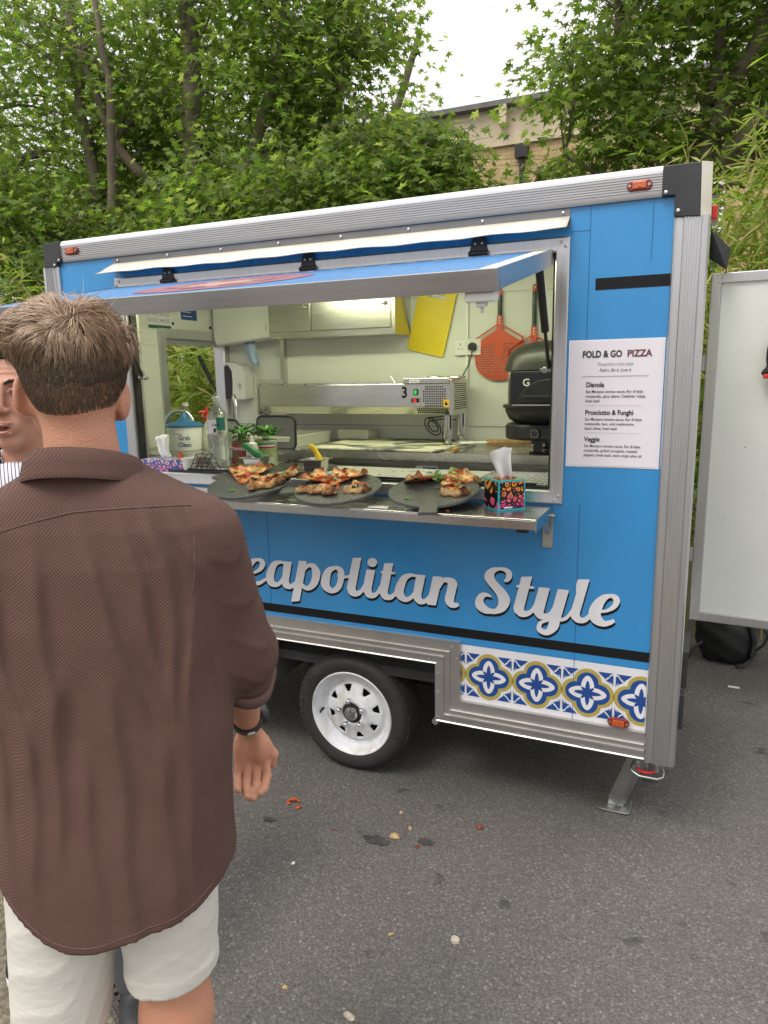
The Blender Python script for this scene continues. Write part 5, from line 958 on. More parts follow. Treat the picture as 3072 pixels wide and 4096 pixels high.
MB().lathe([(.034, 0.0005), (.036, .01), (.036, .09), (.018, .125), (.013, .14)], (0, 0, 0), 'z', 24).build('bottle', m_trl, sb, smooth=40)
MB().lathe([(.016, .1405), (.016, .158), (.010, .165), (.010, .20), (.006, .215), (0, .216)], (0, 0, 0), 'z', 16).tube([(0, 0, .195), (-.02, -.035, .19)], .007, 8).tube([(-.008, -.012, .185), (-.012, -.028, .165)], .004, 6).build('trigger_head', m_red, sb, smooth=40)
# two litre water bottle
wb = thing('water_bottle', 'large half empty clear plastic water bottle with a paper label', 'bottle', (-.755, .13, ZS))
m_pet = MAT('clear_bottle', (.93, .96, .95), .05, 0, .02, 6, .25, 55, trans=.92)
pr = [(.040, .0005), (.047, .008), (.047, .05), (.044, .055), (.047, .06), (.047, .16), (.044, .165), (.0465, .17), (.0465, .21), (.046, .235), (.038, .262), (.022, .282), (.014, .292), (.013, .312)]
MB().lathe(pr, (0, 0, 0), 'z', 32).build('bottle', m_pet, wb, smooth=40)
MB().lathe([(.016, .3125), (.016, .330), (.014, .332), (0, .332)], (0, 0, 0), 'z', 20).build('cap', MAT('clear_cap', (.7, .78, .76), .3, 0, .03, 5, trans=.3), wb, smooth=40)
def arc_label(r, a0, a1, z0, z1, name, mat, parent, n=14):
    vs = []; 
    for i in range(n + 1):
        a = a0 + (a1 - a0) * i / n
        vs += [(r * math.cos(a), r * math.sin(a), z0), (r * math.cos(a), r * math.sin(a), z1)]
    return MB().add(vs, [(2 * i, 2 * i + 2, 2 * i + 3, 2 * i + 1) for i in range(n)]).build(name, mat, parent, smooth=60, fix=False)
arc_label(.0478, math.radians(215), math.radians(300), .172, .232, 'label', m_paper, wb); arc_label(.0478, math.radians(300), math.radians(350), .185, .242, 'label', MAT('teal_label', (.02, .16, .13), .4), wb)
for k in range(5): arc_label(.0482, math.radians(222), math.radians(252), .182 + .008 * k, .185 + .008 * k, 'label_print', m_grey, wb, 4)
text('2 litres', .0135, m_ink, wb, .004, -.0492, .205, name='label_print', bold=.0004, rot=(math.pi / 2, 0, .28)); arc_label(.0482, math.radians(283), math.radians(297), .176, .194, 'barcode', m_ink, wb, 4)
# second clear bottle far left
wb2 = thing('water_bottle', 'clear bottle standing behind the blue lidded tub', 'bottle', (-1.33, .62, ZC)); MB().lathe([(.035, .0005), (.038, .01), (.038, .15), (.015, .20), (.013, .215)], (0, 0, 0), 'z', 24).build('bottle', m_pet, wb2, smooth=40); MB().lathe([(.017, .2155), (.017, .232), (0, .233)], (0, 0, 0), 'z', 16).build('cap', m_plw, wb2, smooth=40)
# cans of basil
m_can = MAT('tin_label_green', (.30, .38, .12), .35, 0, .2, 20, alt=(.45, .47, .40), altpos=(.4, .6)); m_canr = MAT('tin_label_red', (.32, .05, .03), .35, 0, .3, 25, alt=(.08, .14, .05), altpos=(.5, .62))
m_basil = MAT('basil_leaf', (.06, .20, .02), .42, 0, .35, 30, .1, 60)
LEAF = [(0, 0, 0), (.35, -.32, .10), (.75, -.26, .08), (1, 0, -.10), (.75, .26, .08), (.35, .32, .10), (.5, 0, .0)]
LF = [(0, 1, 6), (1, 2, 6), (2, 3, 6), (3, 4, 6), (4, 5, 6), (5, 0, 6)]
def basil_can(x, y, z, label, lm, h, seed, n=46, rad=.055):
    t_ = thing('basil_tin', label, 'potted herb', (x, y, z)); 
    MB().lathe([(.050, .0005), (.052, .004), (.050, .008), (.050, h - .008), (.052, h - .004), (.050, h), (.046, h - .004), (0, h - .006)], (0, 0, 0), 'z', 28).build('tin', lm, t_, smooth=40)
    for zz, mm in ((h - .02, MAT('green_band', (.02, .22, .06), .4)), (h - .034, m_red), (h - .027, m_white)): arc_label(.0512, math.radians(190), math.radians(350), zz, zz + .007, 'tin_band', mm, t_, 12)
    r = random.Random(seed); b = MB(); st = MB()
    for k in range(n):
        a = r.uniform(0, 2 * math.pi); q = r.random() ** .6; el = r.uniform(.1, 1.1)
        px, py, pz = rad * q * math.cos(a), rad * q * math.sin(a), h + .015 + .055 * (1 - q * q * .6) * r.uniform(.35, 1)
        M = Matrix.Translation((px, py, pz)) @ Matrix.Rotation(a + r.uniform(-.6, .6), 4, 'Z') @ Matrix.Rotation(-r.uniform(-.5, .7), 4, 'Y') @ Matrix.Scale(r.uniform(.028, .046), 4)
        b.add([M @ Vector(v) for v in LEAF], LF)
        if k % 4 == 0: st.tube([(px * .3, py * .3, h - .005), (px, py, pz)], .0015, 5)
    b.build('leaves', m_basil, t_, smooth=60, fix=False); st.build('stem', m_basil, t_)
basil_can(-.70, .235, ZS, 'basil plant growing in a red tomato tin beside the water bottle', m_canr, .125, 5)
basil_can(-.615, .30, ZS, 'basil plant in a pale green striped tin behind the green handled pot', m_can, .128, 9)
arc_label(.0514, math.radians(235), math.radians(300), .085, .108, 'name_band', m_red, bpy.data.objects['basil_tin'], 8)
text('STRIANESE', .017, m_white, bpy.data.objects['basil_tin'], -.03, -.0535, .09, name='tin_print', bold=.0004)
# squeeze bottle
sq = thing('squeeze_bottle', 'clear squeeze bottle of yellow sauce in front of the basil', 'bottle', (-.625, .20, ZS)); m_oil = MAT('yellow_sauce', (.62, .52, .10), .25, 0, .1, 10, trans=.15)
MB().lathe([(.026, .0005), (.028, .006), (.028, .06)], (0, 0, 0), 'z', 22).build('sauce', MAT('bright_yellow_plastic', (.75, .55, .01), .35), sq, smooth=40)
MB().lathe([(.0282, .0605), (.0282, .10), (.026, .108)], (0, 0, 0), 'z', 22).build('bottle', m_trl, sq, smooth=40); MB().lathe([(.024, .1085), (.024, .120), (.010, .126), (.006, .142), (.004, .158), (0, .158)], (0, 0, 0), 'z', 18).build('nozzle', m_plw, sq, smooth=40)
# paper cup, tissue carton (far left), wire menu rack
cu_ = thing('paper_cup', 'plain white paper cup beside the doodle printed tissue carton', 'cup', (-.865, .05, ZS)); MB().lathe([(.026, .0), (.034, .062), (.036, .064), (.034, .066), (.031, .062), (.024, .004), (0, .004)], (0, 0, 0), 'z', 26).build('cup', m_plw, cu_, smooth=40)
def doodle(name, c0, c1, line, sc):
    """tangled fat marker lines over a two tone ground"""
    m, N, L, b = nt(name); tc = N.new('ShaderNodeTexCoord'); 
    nz_ = N.new('ShaderNodeTexNoise'); nz_.inputs['Scale'].default_value = sc * .8; nz_.inputs['Detail'].default_value = 1; L.new(tc.outputs['Object'], nz_.inputs['Vector'])
    ad = N.new('ShaderNodeMixRGB'); ad.blend_type = 'ADD'; ad.inputs[0].default_value = .55 / sc; L.new(tc.outputs['Object'], ad.inputs[1]); L.new(nz_.outputs['Color'], ad.inputs[2])
    vo = N.new('ShaderNodeTexVoronoi'); vo.feature = 'DISTANCE_TO_EDGE'; vo.inputs['Scale'].default_value = sc; L.new(ad.outputs[0], vo.inputs['Vector'])
    r = N.new('ShaderNodeValToRGB'); r.color_ramp.interpolation = 'CONSTANT'; e = r.color_ramp.elements; e[0].position = 0; e[0].color = (0, 0, 0, 1); e[1].position = .13; e[1].color = (1, 1, 1, 1); e.new(.34).color = (0, 0, 0, 1); e.new(.44).color = (1, 1, 1, 1); L.new(vo.outputs['Distance'], r.inputs['Fac'])
    sx = N.new('ShaderNodeSeparateXYZ'); L.new(tc.outputs['Object'], sx.inputs[0]); mr = N.new('ShaderNodeMapRange'); mr.inputs[1].default_value = .02; mr.inputs[2].default_value = .075; L.new(sx.outputs['Z'], mr.inputs[0])
    g = N.new('ShaderNodeMixRGB'); g.inputs[1].default_value = (*c0, 1); g.inputs[2].default_value = (*c1, 1); L.new(mr.outputs[0], g.inputs[0])
    x = N.new('ShaderNodeMixRGB'); x.inputs[1].default_value = (*line, 1); L.new(r.outputs['Color'], x.inputs[0]); L.new(g.outputs[0], x.inputs[2]); L.new(x.outputs[0], b.inputs['Base Color']); b.inputs['Roughness'].default_value = .35; return m
m_tiss = MAT('tissue_paper', (.80, .80, .80), .9, 0, .02, 8, .08, 60)
def tissue_sheet(parent, w, h, z, seed, lean=.0):
    r = random.Random(seed); vs = []; nu, nv = 12, 8
    for j in range(nv + 1):
        v = j / nv
        for i in range(nu + 1):
            u = i / nu * 2 - 1; wd = w * (.55 + .5 * v) ; x = u * wd + lean * v + .004 * math.sin(v * 5 + seed)
            y = .014 * math.sin(u * 4.0 + seed) * (1 - .45 * v) + .005 * math.sin(v * 6 + u * 3); vs.append((x, y, z + h * v * (1 - .06 * u * u) + .008 * u * v + .002 * math.sin(7 * u)))
    o = MB().add(vs, [(j * (nu + 1) + i, j * (nu + 1) + i + 1, (j + 1) * (nu + 1) + i + 1, (j + 1) * (nu + 1) + i) for j in range(nv) for i in range(nu)]).build('tissue', m_tiss, parent, smooth=80)
    so = o.modifiers.new('t', 'SOLIDIFY'); so.thickness = .001; return o
t1 = thing('tissue_box', 'tissue carton with red and blue doodle print behind the brown shirt', 'tissue box', (-.99, .06, ZS), math.radians(8))
MB().box(-.105, .105, -.055, .055, 0, .058).build('carton', doodle('carton_doodle', (.72, .20, .28), (.76, .74, .76), (.06, .10, .30), 48), t1, bevel=.002)
tissue_sheet(t1, .030, .105, .058, 3, -.03)
MB().lathe([(.011, .0585), (.0115, .075), (.009, .079), (.009, .088), (0, .089)], (.085, -.03, 0), 'z', 14).build('sauce_dropper', m_chil, t1, smooth=40)
wr = thing('wire_holder', 'black zigzag wire holder standing in front of the water bottle', 'wire holder', (-.76, .045, ZS))
b = MB()
for yy_ in (-.022, .022):
    for k in range(2):
        x = -.040 + .055 * k; b.tube([(x - .045, yy_, .002), (x, yy_, .085), (x + .045, yy_, .002)], .0022, 6); b.tube([(x - .022, yy_, .043), (x + .022, yy_, .043)], .0018, 6); pass
for x in (-.035, .015, -.08, .06): b.tube([(x, -.022, .085 if x in (-.035, .015) else .002), (x, .022, .085 if x in (-.035, .015) else .002)], .0018, 6)
b.build('wire', m_pblack, wr)
# the cube tissue box on the shelf
t2 = thing('tissue_box', 'bright turquoise cube tissue box with orange and pink doodles on the shelf end', 'tissue box', (.618, -.105, 1.2253), math.radians(43.5))
m_turq = MAT('turquoise_card', (.02, .42, .50), .35, 0, .03, 5)
MB().box(-.052, .052, -.052, .052, 0, .105).build('carton', m_turq, t2, bevel=.0015)
md1 = doodle('cube_doodle', (.75, .04, .26), (.85, .28, .02), (.006, .006, .010), 62); md2 = doodle('cube_doodle_bold', (.70, .05, .22), (.85, .33, .03), (.004, .004, .006), 26)
MB().box(-.047, .047, -.0528, -.0522, .006, .099).build('printed_face', md1, t2); MB().box(-.0528, -.0522, -.047, .047, .006, .099).build('printed_face', md2, t2)
MB().box(-.045, .045, -.045, .045, .1052, .1058).build('printed_top', doodle('cube_doodle_top', (.7, .08, .3), (.8, .35, .05), (.01, .01, .02), 34), t2); MB().lathe([(.034, .1058), (.036, .1066), (.030, .1066)], (0, 0, 0), 'z', 28, 1, .55).build('slot_ring', m_chil, t2)
MB().box(-.03, .002, -.0534, -.0529, .009, .014).build('white_tab', m_white, t2)
ts = tissue_sheet(t2, .036, .105, .1035, 1, -.012); ts.rotation_euler = (0, 0, -.55)
# ---- steel sauce pots with coloured brushes
def pot(x, y, z, s, label, hm, pts, rr):
    p_ = thing('sauce_pot', label, 'sauce pot', (x, y, z), .12); R4 = lambda k: [(-k, -k), (k, -k), (k, k), (-k, k)]
    rings = [[(a * .034, c * .034, .001) for a, c in R4(1)], [(a * .043, c * .043, .066) for a, c in R4(1)], [(a * .055, c * .055, .069) for a, c in R4(1)], [(a * .055, c * .055, .073) for a, c in R4(1)], [(a * .042, c * .042, .071) for a, c in R4(1)], [(a * .032, c * .032, .006) for a, c in R4(1)]]
    loft(rings).build('pot', m_steel, p_, bevel=.004)
    h_ = MB().tube(pts, rr, 12).build('brush_handle', hm, p_, smooth=60)
    MB().box(-.012, .012, -.016, .016, .02, .058).build('brush_head', m_pdark, h_)
m_grn = MAT('green_silicone', (.015, .17, .05), .4, 0, .05); m_yls = MAT('yellow_silicone', (.75, .52, .01), .4, 0, .05)
pot(-.552, .12, ZS, 1, 'steel pot holding a green handled brush', m_grn, [(.03, 0, .06), (.02, 0, .078), (0, 0, .084), (-.02, 0, .098), (-.045, 0, .118), (-.062, 0, .118)], [.014, .018, .017, .013, .015, .010])
pot(-.25, .115, ZS, 1, 'steel pot holding a yellow handled brush', m_yls, [(.015, 0, .06), (.012, 0, .08), (.004, 0, .098), (-.006, 0, .114), (-.018, 0, .124), (-.026, 0, .120)], [.020, .015, .011, .012, .012, .008])
# a thin dark serving slab on the front worktop behind the pots
m_slate2 = MAT('dark_slate', (.055, .057, .056), .38, 0, .25, 18, .12, 60, .12)
sl_ = tag(MB().lathe([(.158, .0005), (.160, .002), (.160, .009), (.158, .0105), (0, .0105)], (0, 0, 0), 'z', 48).build('serving_slab', m_slate2, smooth=40), 'empty round dark serving slab behind the yellow handled pot', 'serving board'); sl_.location = (-.42, .29, ZS)
# ---------------------------------------------------------------- slate boards and pizza on the serving shelf
m_slate = MAT('wet_slate', (.085, .089, .086), .30, 0, .18, 60, .14, 120, .18)
def pizza_mats():
    m, N, L, b = nt('pizza_topping'); tc = N.new('ShaderNodeTexCoord')
    n = N.new('ShaderNodeTexNoise'); n.inputs['Scale'].default_value = 42; n.inputs['Detail'].default_value = 5; L.new(tc.outputs['Object'], n.inputs['Vector'])
    r = N.new('ShaderNodeValToRGB'); e = r.color_ramp.elements; e[0].position = .32; e[0].color = (.02, .009, .006, 1); e[1].position = .70; e[1].color = (.70, .56, .32, 1)
    for p, c in ((.38, (.28, .035, .014, 1)), (.47, (.56, .10, .025, 1)), (.57, (.68, .32, .085, 1))): e.new(p).color = c
    L.new(n.outputs['Fac'], r.inputs['Fac']); L.new(r.outputs['Color'], b.inputs['Base Color']); b.inputs['Roughness'].default_value = .38
    bp = N.new('ShaderNodeBump'); bp.inputs['Strength'].default_value = .8; bp.inputs['Distance'].default_value = .004; L.new(n.outputs['Fac'], bp.inputs['Height']); L.new(bp.outputs['Normal'], b.inputs['Normal'])
    c, N, L, b = nt('charred_crust'); tc = N.new('ShaderNodeTexCoord')
    n = N.new('ShaderNodeTexNoise'); n.inputs['Scale'].default_value = 30; n.inputs['Detail'].default_value = 5; L.new(tc.outputs['Object'], n.inputs['Vector'])
    r = N.new('ShaderNodeValToRGB'); e = r.color_ramp.elements; e[0].position = .36; e[0].color = (.012, .008, .006, 1); e[1].position = .66; e[1].color = (.60, .42, .22, 1); e.new(.46).color = (.16, .065, .022, 1); e.new(.55).color = (.42, .21, .075, 1)
    L.new(n.outputs['Fac'], r.inputs['Fac']); L.new(r.outputs['Color'], b.inputs['Base Color']); b.inputs['Roughness'].default_value = .8
    bp = N.new('ShaderNodeBump'); bp.inputs['Strength'].default_value = .7; bp.inputs['Distance'].default_value = .004; L.new(n.outputs['Fac'], bp.inputs['Height']); L.new(bp.outputs['Normal'], b.inputs['Normal'])
    return m, c
m_top, m_crust = pizza_mats()
m_pep = MAT('roast_pepper', (.50, .04, .015), .3, 0, .2, 40); m_pepo = MAT('orange_pepper_cube', (.65, .22, .02), .35, 0, .15, 40); m_olive = MAT('black_olive', (.015, .013, .014), .3, 0, .2, 40)
def slice_(BM, u, v, rot, R, span, seed, label, fold=0., lift=0., tilt=0.):
    R *= 1.24; fold *= .42
    """a torn slice: dough with raised blistered crust, sauce and cheese, toppings"""
    r = random.Random(seed); M = BM @ Matrix.Translation((u, v, .0125 + lift)) @ Matrix.Rotation(rot, 4, 'Z') @ Matrix.Rotation(tilt, 4, 'X')
    t_ = bpy.data.objects.new('pizza_slice', None); COL.objects.link(t_); t_.empty_display_size = .02; t_.matrix_world = M; tag(t_, label, 'pizza slice', 'pizza slices on the slate boards')
    ph = [r.uniform(0, 6) for _ in range(8)]
    def H(q, a):
        x = q * math.cos(a); y = q * math.sin(a)
        nz_ = .0022 * math.sin(90 * x + ph[0]) * math.sin(80 * y + ph[1]) + .0016 * math.sin(150 * x + ph[2] + 60 * y)
        cr_ = math.exp(-((q / R - .88) / .085) ** 2)
        h = .006 + nz_ + cr_ * (.015 + .006 * math.sin(a * 11 + ph[3]) + .004 * math.sin(a * 23 + ph[4]))
        return h
    def F(x, y): return fold * (y / (R * .5)) ** 2 * R * .5 + .004 * math.sin(x * 30 + ph[5])
    def patch(q0, q1, nm, mat, nr, na):
        vs = []; fs = []
        for i in range(nr + 1):
            q = q0 + (q1 - q0) * i / nr
            for k in range(na + 1):
                a = -span / 2 + span * k / na; qq = q * (1 + .05 * math.sin(a * 7 + ph[6]) + (.04 * math.sin(a * 19 + ph[7]) if q1 >= R else 0))
                x, y = qq * math.cos(a) - R * .55, qq * math.sin(a); z = H(q, a) if q < R * .995 else .003
                vs.append((x, y, z + F(x, y)))
        o_ = len(vs); vs += [(p[0], p[1], .0006 + F(p[0], p[1])) for p in vs]; W_ = na + 1
        for i in range(nr):
            for k in range(na):
                a = i * W_ + k; fs += [(a, a + W_, a + W_ + 1, a + 1), (o_ + a + 1, o_ + a + W_ + 1, o_ + a + W_, o_ + a)]
        for i in range(nr):
            for k in (0, na): a = i * W_ + k; fs.append((a, a + W_, o_ + a + W_, o_ + a))
        for k in range(na):
            for i in (0, nr): a = i * W_ + k; fs.append((a, a + 1, o_ + a + 1, o_ + a))
        return MB().add(vs, fs).build(nm, mat, t_, smooth=50)
    patch(.012, R * .85, 'topping', m_top, 10, 12); patch(R * .85, R, 'crust', m_crust, 8, 22)
    for k in range(r.randint(8, 11)):
        q = R * r.uniform(.25, .7); a = r.uniform(-span * .38, span * .38); x, y = q * math.cos(a) - R * .55, q * math.sin(a); z = H(q, a) + F(x, y) + .002
        kind = r.random(); M2 = Matrix.Translation((x, y, z)) @ Matrix.Rotation(r.uniform(0, 6), 4, 'Z')
        if kind < .45:
            Ms = M2 @ Matrix.Rotation(-.25, 4, 'Y') @ Matrix.Scale(r.uniform(.018, .030), 4); MB().add([Ms @ Vector(p) for p in LEAF], LF).build('basil_leaf', m_basil, t_, smooth=60, fix=False)
        elif kind < .7: MB().tube([M2 @ Vector((-.02, 0, .001)), M2 @ Vector((-.005, .006, .003)), M2 @ Vector((.012, .003, .002)), M2 @ Vector((.024, -.004, .001))], [.002, .0045, .0045, .002], 6).build('pepper_strip', m_pep, t_, smooth=60)
        elif kind < .88: MB().box(-.005, .005, -.004, .004, 0, .006, M2).build('pepper_cube', m_pepo, t_, bevel=.001)
        else: MB().lathe([(.003, 0), (.006, 0), (.007, .003), (.006, .005), (.003, .005)], M2.translation, 'z', 10).build('olive_ring', m_olive, t_, smooth=50)
    return t_
def board(c, label, handle=None, r=.165):
    BM = Matrix.Translation(c) @ Matrix.Rotation(.2, 4, 'X')
    o = bpy.data.objects.new('slate_board', None); COL.objects.link(o); o.empty_display_size = .03; o.matrix_world = BM; tag(o, label, 'serving board', 'slate boards of pizza on the shelf')
    MB().lathe([(r - .003, -.0005), (r, .002), (r, .009), (r - .002, .0115), (0, .0115)], (0, 0, 0), 'z', 72).build('slab', m_slate, o, smooth=35)
    if handle is not None:
        M = Matrix.Rotation(handle, 4, 'Z'); w = .031
        MB().box(r - .008, r + .055, -w, w, -.0008, .0112, M).build('handle', m_slate, o, bevel=.002)
    return BM
B3 = board((.358, -.106, 1.268), 'slate board with a stub handle next to the cube tissue box', math.radians(-76))
B2 = board((.0, -.165, 1.268), 'middle slate board with a heap of torn slices', math.radians(197))
B1 = board((-.395, -.165, 1.268), 'slate board of pizza nearest the brown shirt', math.radians(160))
slice_(B3, -.055, .075, math.radians(205), .13, 1.05, 11, 'curled charred slice standing at the left of the handled slate board', fold=.5, lift=.006, tilt=.35)
slice_(B3, .055, .105, math.radians(62), .13, 1.0, 12, 'slice with basil at the back of the handled slate board', fold=.15, tilt=.15)
slice_(B3, .085, -.005, math.radians(-72), .105, .95, 13, 'small half eaten slice at the front of the handled slate board', fold=.12)
slice_(B2, -.04, -.015, math.radians(-95), .15, .95, 21, 'large slice of ham pizza at the front of the middle slate board', fold=.16)
slice_(B2, -.105, .055, math.radians(170), .13, 1.0, 22, 'dark charred slice overhanging the left of the middle slate board', fold=.3, lift=.004, tilt=.15)
slice_(B2, -.015, .085, math.radians(82), .14, 1.0, 23, 'folded slice at the back of the middle slate board', fold=.45, lift=.004)
slice_(B2, .078, .0, math.radians(-60), .105, .85, 24, 'small slice with basil at the right of the middle slate board', fold=.1)
slice_(B1, -.055, .075, math.radians(110), .17, 1.0, 31, 'long slice with burnt crust at the back of the board near the brown shirt', fold=.22, lift=.002)
slice_(B1, .06, .005, math.radians(-30), .15, 1.05, 32, 'slice with red pepper at the front of the board near the brown shirt', fold=.25)
slice_(B1, .105, .085, math.radians(20), .11, .9, 33, 'small folded slice at the far right of the board near the brown shirt', fold=.5, lift=.004)
def loose_leaf(BM, u, v, s, rz):
    M = BM @ Matrix.Translation((u, v, .013)) @ Matrix.Rotation(rz, 4, 'Z') @ Matrix.Scale(s, 4)
    return MB().add([M @ Vector(p) for p in LEAF], LF).build('basil_leaf', m_basil, None, smooth=60, fix=False)
tag(loose_leaf(B3, -.05, -.115, .030, 2.5), 'single basil leaf at the front of the handled slate board', 'basil leaf')
tag(loose_leaf(B1, -.03, -.105, .034, .4), 'single basil leaf on the board near the brown shirt', 'basil leaf')
cl = MB(); rr_ = random.Random(4)
for k in range(9):
    M = B3 @ Matrix.Translation((.005 + rr_.uniform(-.03, .04), .055 + rr_.uniform(-.02, .04), .035 + rr_.uniform(0, .025))) @ Matrix.Rotation(rr_.uniform(0, 6), 4, 'Z') @ Matrix.Rotation(rr_.uniform(-.8, .3), 4, 'Y') @ Matrix.Scale(rr_.uniform(.028, .042), 4); cl.add([M @ Vector(p) for p in LEAF], LF)
tag(cl.build('basil_sprig', m_basil, None, smooth=60, fix=False), 'sprig of basil leaves between the slices on the handled slate board', 'basil sprig')
rc = tag(MB().add([(.16, -.255, 1.2256), (.235, -.245, 1.2256), (.225, -.20, 1.2256), (.15, -.21, 1.2256)], [(0, 1, 2, 3)]).build('receipt', m_paper), 'paper receipt lying flat between the two right hand slate boards', 'receipt')
tag(lump('tomato_crumb', m_redf, .455, -.235, (.006, .006, .005), 71, zoff=1.2254), 'tiny red crumb on the shelf in front of the cube tissue box', 'food scrap')
# ---------------------------------------------------------------- backpack behind the rear door
bp_ = thing('backpack', 'black backpack standing on the asphalt under the open rear door', 'backpack', (1.43, 1.98, 0), math.radians(24)); m_bag = MAT('black_nylon', (.012, .012, .013), .6, 0, .3, 20, .3, 60)
def sbag(X, Y, Z):
    d_ = s_ell(X, Y, Z, (0, 0, .16), (.165, .11, .23)); d_ = np.maximum(d_, -Z + .004)
    d_ = smin(d_, s_ell(X, Y, Z, (.03, -.10, .12), (.11, .05, .13)), .03); d_ = np.maximum(d_, -Z + .004)
    return d_ + .004 * np.sin(X * 40 + Z * 25) * np.sin(Z * 33) + .003 * np.sin(Y * 50 + Z * 20)
V, F = surfnet(sbag, (-.22, -.19, -.02), (.22, .16, .45), .011); link('bag', mesh_np('bag', V, F), m_bag, bp_, smooth=70)
MB().tube([(.08, -.13, .26), (.095, -.155, .15), (.09, -.15, .05), (.05, -.165, .02), (.0, -.17, .012)], .012, 6).build('strap', m_bag, bp_, smooth=60)
MB().tube([(.16, -.02, .25), (.20, -.05, .20), (.23, -.06, .15), (.20, -.07, .10), (.16, -.06, .06)], .008, 6).build('strap', m_bag, bp_, smooth=60)
MB().tube([(-.15, -.05, .12), (-.21, -.07, .09), (-.25, -.09, .03), (-.29, -.09, .012)], .009, 6).build('strap', m_bag, bp_, smooth=60)
MB().box(.075, .11, -.17, -.155, .07, .095).build('buckle', m_pdark, bp_)
gl = thing('hanging_glove', 'dark red and black oven glove hanging on the open rear door', 'oven glove', (1.475, 1.165, 1.70), math.radians(-4))
V, F = surfnet(lambda X, Y, Z: np.minimum(s_ell(X, Y, Z, (.06, 0, .05), (.06, .02, .12)), s_cone(X, Y, Z, (.03, 0, .0), (.0, 0, -.03), .018, .014)), (-.04, -.04, -.10), (.14, .04, .20), .006)
link('glove', mesh_np('glove', V, F), m_bag, gl, smooth=70); MB().box(-.005, .10, -.024, .024, -.055, -.035).build('cuff', m_red, gl, bevel=.004)
# ---------------------------------------------------------------- people
m_skin = MAT('skin', (.50, .25, .155), .58, 0, .15, 18, .22, 260, .08, alt=(.56, .255, .165), altpos=(.35, .7)); m_skin2 = MAT('skin_tanned', (.44, .225, .15), .55, 0, .08, 30, .2, 260, .06, alt=(.50, .235, .165), altpos=(.35, .7))
def hair_mat(name, cols):
    m, N, L, b = nt(name); g = N.new('ShaderNodeNewGeometry'); r = N.new('ShaderNodeValToRGB'); e = r.color_ramp.elements; e[0].color = (*cols[0], 1); e[1].color = (*cols[1], 1)
    L.new(g.outputs['Random Per Island'], r.inputs['Fac']); L.new(r.outputs['Color'], b.inputs['Base Color']); b.inputs['Roughness'].default_value = .42; b.inputs['Specular IOR Level'].default_value = .4; return m
m_hairT = hair_mat('light_brown_hair', ((.22, .15, .098), (.56, .40, .275))); m_hairM = hair_mat('mid_brown_hair', ((.090, .062, .043), (.27, .19, .128))); m_hairB = hair_mat('clipped_brown_hair', ((.060, .042, .030), (.17, .12, .085))); m_hairD = hair_mat('dark_curly_hair', ((.012, .009, .007), (.055, .038, .028)))  # top strands paler: hair colour plus overhead light put into the tone
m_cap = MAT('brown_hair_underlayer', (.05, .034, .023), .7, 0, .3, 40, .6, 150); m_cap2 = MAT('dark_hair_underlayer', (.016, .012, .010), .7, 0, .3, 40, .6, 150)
def strand_mesh(P, rad, name, mat, parent):
    """tapered three sided hair strands along the point rows P (n, seg, 3)"""
    n, seg = P.shape[:2]; s = np.linspace(0, 1, seg)
    T = np.gradient(P, axis=1); T /= np.linalg.norm(T, axis=2)[..., None] + 1e-9; ref = np.array((.31, .47, .83)); A = np.cross(T, ref); A /= np.linalg.norm(A, axis=2)[..., None] + 1e-9; B = np.cross(T, A)
    w = rad * (1 - .85 * s ** 1.5); V = np.stack([P + w[None, :, None] * (A * math.cos(a) + B * math.sin(a)) for a in (0, 2.1, 4.2)], 2)
    ids = np.arange(n * seg * 3).reshape(n, seg, 3); Q = []
    for k in range(3):
        k2 = (k + 1) % 3; Q.append(np.stack([ids[:, :-1, k], ids[:, :-1, k2], ids[:, 1:, k2], ids[:, 1:, k]], -1).reshape(-1, 4))
    return link(name, mesh_np(name, V.reshape(-1, 3), np.vstack(Q)), mat, parent, smooth=80)
def strands(R0, Dr, Ln, bend, rad, name, mat, parent, seg=6):
    s = np.linspace(0, 1, seg); return strand_mesh(R0[:, None] + Ln[:, None, None] * (s[None, :, None] * Dr[:, None] + (s ** 2)[None, :, None] * bend[:, None]), rad, name, mat, parent)
def lerp_t(z, zs, vs): return np.interp(z, zs, vs)
def join_nets(*nets):
    Vs, Fs, o = [], [], 0
    for V, F in nets: Vs.append(V); Fs.append(F + o); o += len(V)
    return np.vstack(Vs), np.vstack(Fs)
def f_hang(A, Y, Z, w):
    """a relaxed hanging hand with palm towards the thigh; A is the outward axis"""
    wx, wy, wz = w; d = smin(s_ell(A, Y, Z, (wx, wy + .010, wz - .050), (.016, .040, .052)), s_cone(A, Y, Z, (wx, wy - .012, wz + .06), w, .032, .026), .015); fd = None
    for dy, L_ in ((-.029, .060), (-.010, .076), (.010, .082), (.029, .074)):
        a, b, c = (wx, wy + .010 + dy, wz - .088), (wx - .005, wy + .014 + dy * 1.06, wz - .088 - L_ * .55), (wx - .022, wy + .014 + dy, wz - .088 - L_); f_ = smin(s_cone(A, Y, Z, a, b, .0100, .0092), s_cone(A, Y, Z, b, c, .0092, .0072), .003); fd = f_ if fd is None else np.minimum(fd, f_)
    th = smin(s_cone(A, Y, Z, (wx - .004, wy + .040, wz - .032), (wx - .012, wy + .060, wz - .072), .0125, .0105), s_cone(A, Y, Z, (wx - .012, wy + .060, wz - .072), (wx - .018, wy + .060, wz - .102), .0105, .0080), .004); return smin(smin(d, fd, .006), th, .010)
